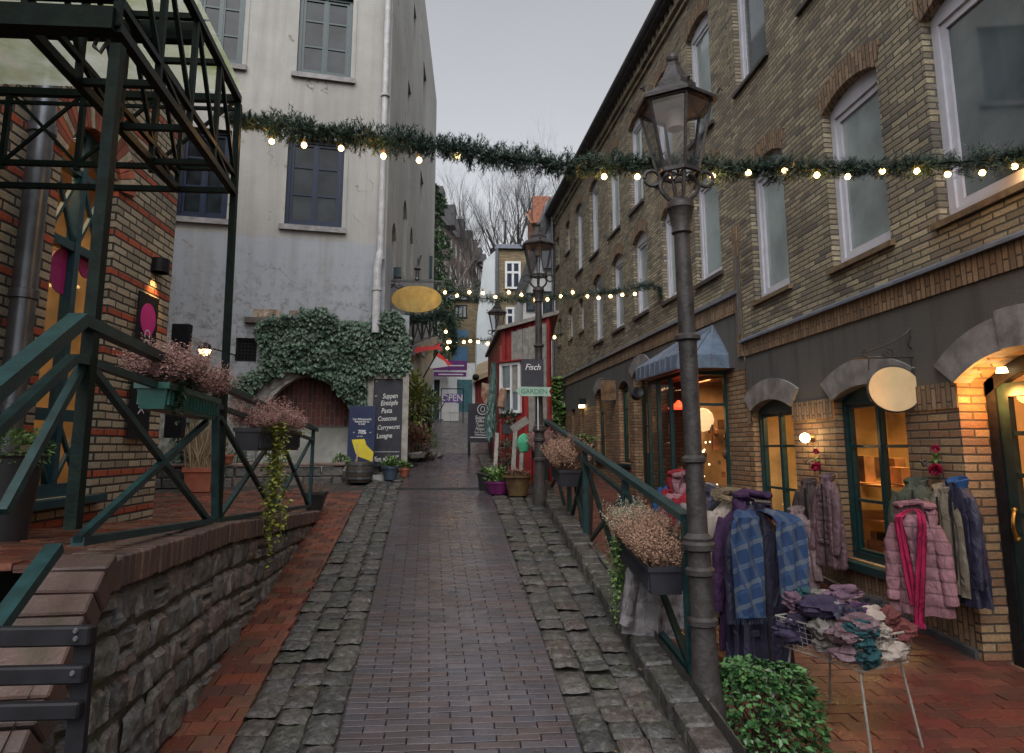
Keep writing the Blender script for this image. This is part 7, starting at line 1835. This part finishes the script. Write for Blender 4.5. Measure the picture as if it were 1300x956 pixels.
# plant stand and shrubs beyond the menu board
q = sq(540, 562) ; t = thing('plant_stand', 'old wooden stand crowded with winter greenery beyond the menu board', 'stand', (q.x - .3, q.y, q.z))
m = MB(); m.box(-.55, .35, -.5, 1.3, .66, .72); obj('stand_top', m, mat('mossy_wood', (.09, .08, .045), .85, .4, 9, bump=.5), t)
for x in (-.5, .28):
    for y in (-.44, 1.2): m = MB(); m.box(x, x + .08, y, y + .08, -.1, .66); obj('leg', m, WB, t)
for i, (px, py, Y, r, h, mt, n, lab) in enumerate(((527, 505, 13.3, .20, .55, 'creeper', 420, 'tall yellowish shrub close to the right edge of the menu board'), (537, 512, 15.6, .38, .42, 'ivy_bright', 520, 'bushy green shrub on the plant stand'), (546, 512, 17.2, .32, .25, 'heather_pale', 340, 'pale grey-green shrub at the street end of the plant stand'), (528, 560, 13.2, .28, .32, 'heather_brown', 420, 'rust-coloured shrub low beside the menu board'), (533, 585, 12.9, .22, .22, 'stem', 300, 'heap of dark twigs on the ground right of the menu board'), (541, 560, 15.2, .26, .3, 'ivy_bright', 240, 'dark leafy shrub under the plant stand'))):
    q = at(px, py, Y=Y); zb_0 = zs(Y)
    t = thing('shrub', lab, 'shrub', (q.x, Y, zb_0), group='shrubs by the annex wall'); rnd = random.Random(i); m = MB()
    zc0 = q.z - zb_0
    for k_ in range(n):
        d = Vector((rnd.gauss(0, 1), rnd.gauss(0, 1), rnd.gauss(0, 1))).normalized() * rnd.random() ** .4; m.leaf((d.x * r, d.y * r, zc0 + d.z * h), d + Vector((0, -.3, .3)), (rnd.gauss(0, .5), -.3, 1), rnd.uniform(.06, .12), .06)
    obj('foliage', m, M[mt], t); m = MB()
    for k_ in range(7): m.tube([(rnd.gauss(0, .05), rnd.gauss(0, .05), 0), (rnd.gauss(0, r * .5), rnd.gauss(0, r * .5), zc0 + h * .4)], .012, 4)
    obj('stem', m, M['stem'], t)
m = MB(); rnd = random.Random(8)
for i in range(26): l = rnd.uniform(.10, .22); m.at(rnd.gauss(0, .16), rnd.gauss(0, .5), 0, rot=(rnd.gauss(0, .2), rnd.gauss(0, .2), rnd.uniform(0, 3))); m.rbox(-l / 2, l / 2, -l * .4, l * .4, -.02, l * .6, .03, .01)
q = sq(541, 580); tag(obj('loose_stones', m, M['wallstone'], None, 30, q), 'loose rough stones edging the lane below the plant stand', 'stones', kind='stuff')
# ---------------- A-board and things at the hut ----------------
Ya = 13.6; a, b, c, d = fb(594, 512, 624, 577, Ya); w = b - a; H = d - c + .02
t = thing('sidewalk_sign', 'black folding chalk sign with a round emblem standing at the red hut', 'sign', (a, Ya, zs(Ya)), (0, 0, radians(-3)))
m = MB(); m.box(0, w, -.02, .01, .26, H); ab = obj('blackboard', m, M['board'], t)
m = MB()
for x in (0, w - .05): m.bar((x + .025, 0, 0), (x + .025, 0, .26), .05, .03, up=(0, 1, 0)); m.bar((x + .025, .35, .03), (x + .025, .02, H - .05), .04, .03, up=(1, 0, 0))
obj('leg', m, M['black'], t)
m = MB(); cxx, czz, rr0 = w * .62, H - .115, .10
ring = [(cxx + rr0 * cos(2 * pi * i / 24), czz + rr0 * sin(2 * pi * i / 24)) for i in range(25)]; chalk_line(m, ring, .014, -.023); ring = [(cxx + .04 * cos(2 * pi * i / 12), czz + .055 * sin(2 * pi * i / 12)) for i in range(13)]; chalk_line(m, ring, .010, -.023); chalk_line(m, [(w * .1, .36), (w * .9, .355)], .018, -.023); chalk_line(m, [(w * .3, .41), (w * .75, .40)], .014, -.023); obj('chalk_drawing', m, M['chalk'], ab)
for i, (s, z, sz) in enumerate((('Suppe', .70, .10), ('Kaffee', .63, .085), ('Tapas', .555, .085), ('Matjes', .48, .085), ('Fisch frisch', .415, .06))): text(s, ab, (w * .5, -.0225, H * z + .03), sz, M['chalk'], shear=.3, sx=.8)
# furled parasol-like netted fir on the hut, shield, board
def onhut(px, py, off=.12): 
    n = Vector((fd.y, -fd.x, 0)); return at(px, py, pl=(HC + n * off, n))
Yt = 10.9
top, bot = at(627, 465, Y=Yt), at(622, 556, Y=Yt)
m = MB(); rnd = random.Random(4); o = bot.copy()
for i in range(1500):
    f = rnd.random(); p = bot.lerp(top, f); R_ = .02 + .085 * (1 - f) ** .7 * (1 if f > .12 else .4 + f * 5); a = rnd.uniform(0, 2 * pi)
    m.leaf(p - o + Vector((cos(a) * R_ * rnd.random(), sin(a) * R_, 0)), (cos(a) * .35, sin(a) * .35, 1 if rnd.random() < .5 else -1), (cos(a), sin(a), 0), .09, .016)
single('fir_tree', m, leafmat('blue_green_fir', (.04, .085, .08), (.16, .28, .25), .6), 'slim blue-green netted fir hanging upright against the red hut corner', 'fir tree', o)
Yt2 = 12.2; m = MB(); P_ = [at(x, y, Y=Yt2) for x, y in ((612, 486), (622, 488), (623, 505), (617, 516), (611, 504))]; o = P_[0]; m.prism([(p.x - o.x, p.z - o.z) for p in P_], -.02, .01); single('shield_sign', m, mat('orange_shield', (.42, .13, .05), .6, .6, 9, col2=(.40, .33, .25)), 'worn orange and cream shield on the side wall of the red hut', 'sign', o)
o = at(637, 505, Y=10.75); m = MB(); m.at(0, 0, 0, rot=(0, .15, 0)); m.rbox(-.05, .06, -.05, .03, -.17, .16, .03); single('carved_wood', m, mat('tan_wood', (.25, .15, .10), .7, .3, 12, bump=.4), 'tan carved wooden piece beside the fir on the red hut', 'ornament', o)
o = at(604, 479, Y=16.8); m = MB(); m.ball((0, 0, 0), .085, 12, 8); t = single('round_lamp', m, M['black'], 'round black lamp on the white corner of the lean-to', 'lamp', o)
# fish sign and garden sign
a, b, c, d = fb(662, 456, 690, 491, 8.62); t = thing('chalk_sign', 'square chalk sign reading Fisch mounted on the second lamp post', 'sign', (a, 8.62, c), (0, 0, 0))
m = MB(); m.box(0, b - a, -.012, .012, 0, d - c); bd = obj('blackboard', m, M['board'], t); text('Fisch', bd, ((b - a) / 2, -.0135, (d - c) * .70), .11, M['chalk'], shear=.3, sx=.9)
a, b, c, d = fb(654, 491, 700, 503, 8.6); w, hh = b - a, d - c; t = thing('arrow_sign', 'pale green wooden arrow sign reading GARDEN on the second lamp post', 'sign', (a, 8.6, c))
m = MB(); m.prism([(0, hh * .62), (w * .14, hh), (w, hh * .95), (w * .93, hh * .5), (w, 0), (w * .16, .0)], -.012, .012); bd = obj('arrow_board', m, mat('mint_paint', (.25, .36, .30), .6, .12, 8), t); text('GARDEN', bd, (w * .52, -.0135, hh * .47), .084, mat('green_lettering', (.03, .16, .10), .6, .1), bold=.001)
m = MB(); m.box(w * .62, w * .64, .015, .035, -.42, hh); obj('sign_pole', m, M['white_paint'], t)
# white drain pipe and side bracket wires at the hut corner
q = sq(686, 613); m = MB(); m.tube([(0, 0, 0), (0, 0, 1.5)], .05, 12); m.lathe([(.13, 0), (.12, .03), (.055, .05)], 12); single('standpipe', m, mat('pale_pipe', (.34, .34, .36), .5, .1), 'pale grey standpipe on a flared foot right of the red hut', 'pipe', q, smooth=40)
# leaning planks, tilted board, green net
for (x0, y0, x1, y1, wd_, lab) in ((631, 550, 628, 606, .055, 'pale plank leaning at the left corner of the hut front'), (654, 548, 651, 604, .06, 'pale plank leaning behind the topiary'), (663, 560, 661, 606, .055, 'pale plank leaning below the green net')):
    p, q = at(x0, y0, Y=10.05), at(x1, y1, Y=9.8); m = MB(); m.bar(Vector((0, 0, 0)), p - q, wd_, .03, up=(0, 1, 0)); single('plank', m, M['wood_grey'], lab, 'plank', q, group='planks leaning on the hut')
p, q = at(650, 546, Y=9.75), at(670, 532, Y=9.75); m = MB(); m.bar(-(q - p) / 2, (q - p) / 2, .11, .03, up=(0, 1, 0)); tb = thing('slanted_board', 'slanted grey board nailed askew above the green net', 'board', (p + q) / 2); obj('board', m, M['wood_grey'], tb)
o = at(665, 562, Y=9.55); m = MB(); m.lathe([(.001, -.14), (.06, -.12), (.10, -.03), (.085, .07), (.03, .12), (.001, .13)], 14, sx=1, sy=.5, caps=False)
single('fishing_net', m, mat('green_net', (.06, .36, .20), .6, .25, 30, bump=.8, bscale=160), 'bright green landing net propped on the planks', 'net', o, smooth=True)
# pots at the hut
rosette('black pot of green leaves, leftmost of the pots at the red hut', 'potted_plant', sq(617, 622), .08, .05, 50, 'ivy_bright', 3, pot=potf(.09, .125, .24), pm=BK, ph=.24, pr=.125, leaf=.07, group='pots at the hut')
rosette('purple bowl of pale green succulents at the red hut', 'potted_plant', sq(632, 627), .16, .20, 160, 'ivy_bright', 4, pot=potf(.12, .165, .17), pm=PP, ph=.17, pr=.165, leaf=.09, group='pots at the hut')
rosette('large brown glazed pot with low red leaves at the red hut', 'potted_plant', sq(657, 629), .15, .07, 170, 'heather_brown', 5, pot=potf(.13, .185, .27, .02), pm=BR, ph=.27, pr=.185, leaf=.06, group='pots at the hut')
q = sq(644, 615); t = thing('potted_tree', 'small topiary with two leaf clusters in a dark pot before the hut', 'potted tree', (q.x, q.y - .02, q.z)); m = MB(); rnd = random.Random(2)
leaf_cloud(m, (0, 0, .46), .17, 420, .05, rnd, 1.2, .9); leaf_cloud(m, (.02, .1, .98), .12, 260, .05, rnd, .9, .9); obj('foliage', m, M['ivy'], t)
m = MB(); m.tube([(0, 0, .1), (0, .05, .5), (.02, .1, 1.0)], .012, 6); obj('stem', m, M['stem'], t); m = MB(); potf(.08, .11, .2)(m); obj('pot', m, BK, t)
m = MB(); m.box(-.07, .07, .03, .17, .74, .88); obj('hanging_pot', m, BK, t)
# fern on the terrace behind the rail, dry weeds
q = at(742, 556, Y=9.8); t = thing('potted_plant', 'fresh green fern standing behind the right railing', 'plant', (2.0, 9.9, zr(9.9))); q = at(742, 558, Y=9.9); t.location = (q.x, 9.9, zr(9.9)); m = MB(); rnd = random.Random(6); hz0 = q.z - zr(9.9)
for i in range(60):
    a = rnd.uniform(0, 2 * pi); d = Vector((cos(a), sin(a), rnd.uniform(.6, 2))).normalized(); 
    for j in range(9): p = Vector((0, 0, hz0 - .08)) + d * .03 * j + Vector((0, 0, -.0015 * j * j)); m.leaf(p, d + Vector((rnd.gauss(0, 1), rnd.gauss(0, 1), 0)), (0, 0, 1), .06, .02)
obj('fronds', m, M['ivy_bright'], t); m = MB(); m.lathe([(.09, 0), (.14, hz0 - .12), (.15, hz0 - .08), (.13, hz0 - .08)], 14); obj('pot', m, BK, t)
m = MB(); rnd = random.Random(61)
for s in range(34):
    x, y = rnd.uniform(-.35, .35), rnd.uniform(-.5, .5); p = Vector((x, y, 0)); d = Vector((rnd.gauss(0, .12), rnd.gauss(0, .12), 1)); h_ = rnd.uniform(.5, .95)
    pts = [p + d * h_ * i / 6 + Vector((.02 * sin(i), .02 * cos(i * 1.3), 0)) for i in range(7)]; m.tube(pts, .003, 3)
    for j in range(22): f = rnd.uniform(.35, 1); q = p + d * h_ * f; m.leaf(q, (rnd.gauss(0, 1), rnd.gauss(0, 1), .6), (0, 0, 1), .035, .014)
q = at(800, 640, Y=6.9); tag(obj('dry_weeds', m, M['heather_pale'], None, False, (q.x, 6.9, zr(6.9))), 'dry pale seed stalks growing behind the handrail', 'dry plants', kind='stuff')
# ivy patch at the foot of the rack
q = at(965, 850, Y=3.70); h0 = q.z - zr(3.7) + .03
m = MB(); rnd = random.Random(71); st = MB()
for i in range(3400):
    a, t = rnd.uniform(0, 2 * pi), rnd.random(); rr = (.34 + .06 * mn.noise(Vector((cos(a) * 2, sin(a) * 2, 4)))) * (sin(pi / 2 * min(1, 1.25 - t)) ** .5) * rnd.random() ** .35; zz = h0 * (t if rr > .2 else rnd.uniform(.8, 1)) * (1 + .12 * mn.noise(Vector((cos(a) * 3 * rr, sin(a) * 3 * rr, 1))))
    L = rnd.choice([.022, .032, .045]) * rnd.uniform(.8, 1.2)
    m.leaf((rr * cos(a), rr * sin(a) * .55, zz), (cos(a) + rnd.gauss(0, .6), sin(a) + rnd.gauss(0, .6), rnd.gauss(-.2, .4)), (cos(a) * .5, sin(a) * .5, .8), L, L * .85)
for i in range(26): a = rnd.uniform(0, 2 * pi); st.tube([(rnd.gauss(0, .08), rnd.gauss(0, .05), 0), (.14 * cos(a), .08 * sin(a), h0 * .6), (.27 * cos(a), .15 * sin(a), h0 * .95)], .004, 4)
t = thing('ivy_bush', 'low mound of glossy green ivy beside the foot of the nearest lamp post', 'plant', (q.x, 3.70, zr(3.7)))
obj('foliage', m, leafmat('glossy_ivy', (.012, .04, .014), (.08, .19, .06), .35), t); obj('stem', st, M['stem'], t)

# ---------------- left terrace things ----------------
def tq(px, py): Yg = 6.0
def tz(px, py):
    d = ray(px, py); t_ = 1.0
    for _ in range(60):
        p = EYE + d * t_
        t_ += (p.z - zl(p.y)) / max(1e-3, -d.z) * .6
    return EYE + d * t_
q = tz(253, 624); t = thing('potted_plant', 'square terracotta pot of dry straw-coloured grass at the brick corner', 'plant', q, group='pots on the café terrace'); m = MB()
m.at(0, 0, 0, rot=(0, 0, .15)); m.lathe([(.17, 0), (.21, .27), (.235, .27), (.235, .33), (.20, .33), (.2, .3)], 4, ph=pi / 4, sx=1.25); obj('pot', m, TC, t)
m = MB(); rnd = random.Random(15)
for i in range(420):
    x, y = rnd.gauss(0, .07), rnd.gauss(0, .06); h_ = rnd.uniform(.3, .75); b = Vector((rnd.gauss(0, .10), rnd.gauss(0, .08), 0)); s = .004
    m.add([(x - s, y, .3), (x + s, y, .3), (x + b.x * .5 + s, y + b.y * .5, .3 + h_ * .6), (x + b.x * 1.1, y + b.y, .3 + h_)], [(0, 1, 2, 3)])
obj('dry_grass', m, leafmat('straw', (.16, .11, .06), (.42, .32, .2), .8), t)
q = at(287, 598, Y=10.3); m = MB(); potf(.06, .09, .13)(m); single('flower_pot', m, TC, 'small empty terracotta pot on the planter wall coping', 'pot', (q.x, 10.32, zl(10.4) + .33), smooth=35)
rnd = random.Random(18)
for i, (px, lab) in enumerate(((300, 'low green shrub in the planter nearest the terracotta pot'), (352, 'mossy green shrub in the middle of the planter'), (432, 'little dark leafy shrub by the navy poster'))):
    q = at(px, 585, Y=10.8); m = MB(); leaf_cloud(m, (0, 0, .10), .22 if i < 2 else .13, 300, .05, rnd, .7, .5); t = thing('shrub', lab, 'shrub', (q.x, 10.85, zl(10.4) + .25), group='shrubs in the planter'); obj('foliage', m, M['ivy_bright' if i else 'ivy'], t)
    m = MB(); m.tube([(0, 0, -.25), (0, 0, .15)], .012, 5); obj('stem', m, M['stem'], t)
q = tz(398, 655); t = thing('potted_plant', 'dark square pot of bare twigs where the stone wall ends', 'plant', at(399, 650, Y=8.45) * 1.0, group='pots on the café terrace'); t.location = (t.location.x, 8.45, zs(8.45) + .0)
m = MB(); m.at(0, 0, 0); m.lathe([(.09, 0), (.15, .19), (.165, .19), (.165, .22), (.14, .22)], 4, ph=pi / 4, sx=1.15); obj('pot', m, BK, t); m = MB()
for i in range(50): m.tube([(rnd.gauss(0, .04), rnd.gauss(0, .04), .18), (rnd.gauss(0, .09), rnd.gauss(0, .07), rnd.uniform(.28, .40))], .0018, 3)
obj('twigs', m, M['heather_brown'], t)
# big black planter at the left edge
q = at(12, 640, Y=3.9); t = thing('potted_plant', 'tall black planter of small-leaved green shrub at the left edge', 'plant', (q.x - .04, 3.9, zl(3.9)), group='pots on the café terrace'); m = MB(); tz_ = at(12, 578, Y=3.9).z - zl(3.9)
m.lathe([(.13, 0), (.17, tz_), (.18, tz_), (.165, tz_ - .02)], 24); obj('pot', m, BK, t, smooth=35); m = MB(); rnd = random.Random(9); leaf_cloud(m, (0, 0, tz_ + .03), .21, 900, .03, rnd, .55, .6); obj('foliage', m, M['ivy_bright'], t)
# black lantern cases on the floor by the window
for i, (px, py, lab) in enumerate(((34, 668, 'small black floor lantern beside the black planter'), (118, 655, 'black floor lantern with a red glow below the shop window'))):
    q = tz(px + (30 if i else 0), py); t = thing('floor_lantern', lab, 'lantern', q); m = MB(); s_ = .06
    for x in (-s_, s_):
        for y in (-s_, s_): m.box(x - .006, x + .006, y - .006, y + .006, 0, .20)
    m.box(-s_ - .01, s_ + .01, -s_ - .01, s_ + .01, 0, .015); m.lathe([(.095, .20), (.03, .25), (.02, .26)], 4, ph=pi / 4); obj('frame', m, M['black'], t)
    m = MB(); m.lathe([(.028, .016), (.028, .10)], 12); obj('candle', m, M['redlamp'] if i else M['white_paint'], t)
# wall lamp, banner, dark case on the striped building
o = Vector((XB + .06, at(196, 338, X=XB).y, at(196, 338, X=XB).z)); t = thing('wall_lamp', 'black half-drum wall lamp glowing amber on the striped brick wall', 'wall lamp', o)
m = MB(); m.lathe([(.10, -.065), (.10, .07), (.085, .07), (.085, -.065)], 20, sx=.8); m.box(-.08, 0, -.03, .03, -.04, .04); obj('lamp_shade', m, M['black'], t, smooth=35); m = MB(); m.lathe([(.075, -.055), (.075, -.05)], 18, sx=.8); obj('lit_diffuser', m, emis('amber_lamp', (1, .62, .22), 6), t)
l = bpy.data.lights.new('wall_lamp_light', 'SPOT'); l.energy = 18; l.color = (1, .55, .18); l.spot_size = radians(95); l.spot_blend = .8; l.shadow_soft_size = .05; lo = link('wall_lamp_light', l, t); lo.location = (.0, 0, -.08)
yb0, yb1 = at(170, 430, X=XB + .04).y, at(197, 430, X=XB + .04).y; zb0, zb1 = at(180, 557, X=XB + .04).z, at(183, 372, X=XB + .04).z
t = thing('banner_sign', 'narrow black hanging banner with a magenta disc and white vertical lettering', 'sign', (XB + .045, (yb0 + yb1) / 2, zb0)); wB = .40
m = MB(); m.box(-.008, .008, -wB / 2, wB / 2, 0, zb1 - zb0); bd = obj('banner_panel', m, M['black'], t)
m = MB(); m.at(.010, 0, zb1 - zb0 - .24, rot=(0, radians(90), 0)); m.lathe([(.155, -.001), (.155, .003)], 32); obj('magenta_disc', m, M['magenta'], bd)
text('COCO KIOSK', bd, (.012, 0, (zb1 - zb0) * .46), .17, M['white_paint'], rot=(radians(90), radians(90), radians(90)), sx=.78)
q = at(225, 425, X=XB - .05); m = MB(); Yq = 7.6; a, b, c, d = fb(213, 411, 235, 556, 9.0); m.box(a, b, 9.0, 9.12, c, d); o = Vector(((a + b) / 2, 9, c)); m.v = [tuple(Vector(p) - o) for p in m.v]; single('notice_case', m, M['black'], 'tall dark notice case between the brick corner and the white building', 'case', o)
q = at(260, 444, Y=9.9); t = thing('wall_lamp', 'small half-round white lamp glowing above the pink heather trough', 'wall lamp', q); m = MB(); m.lathe([(.10, .0), (.095, .03), (.06, .09), (.01, .11)], 16); obj('lamp_hood', m, M['black'], t); m = MB(); m.lathe([(.002, -.09), (.06, -.07), (.085, -.002)], 16, caps=False); obj('lit_glass', m, M['bulb_dim'], t); m = MB(); m.tube([(0, 0, .05), (0, 1.4, .1)], .012, 6); obj('arm', m, M['iron'], t)
# black bench at the bottom left
Yc = 1.55
t = thing('bench', 'black slatted bench back at the bottom left, in front of the wall steps', 'bench', (at(60, 830, Y=Yc).x, Yc, .12)); o = t.location.copy()
for (x1, y0, y1) in ((118, 794, 819), (110, 844, 867), (104, 890, 912)):
    c, d = at(x1, y1, Y=Yc), at(x1, y0, Y=Yc); m = MB(); m.rbox(-1.3, d.x - o.x, -.012, .012, c.z - o.z, d.z - o.z, .004); obj('slat', m, M['black'], t)
m = MB(); x = at(98, 850, Y=Yc).x - o.x; m.box(x - .018, x + .018, .013, .03, 0 - .1, at(98, 800, Y=Yc).z - o.z); obj('upright', m, M['black'], t)
m = MB()
for (px, py_) in ((96, 801), (96, 811), (92, 855)): p = at(px, py_, Y=Yc - .013) - o; m.at(*p, rot=(radians(90), 0, 0)); m.lathe([(.006, 0), (.004, .004)], 8)
obj('bolt', m, M['zinc'], t)
m = MB(); m.rbox(-1.3, .12, -.42, -.05, .27, .30, .004); obj('seat', m, M['black'], t)
"""end"""
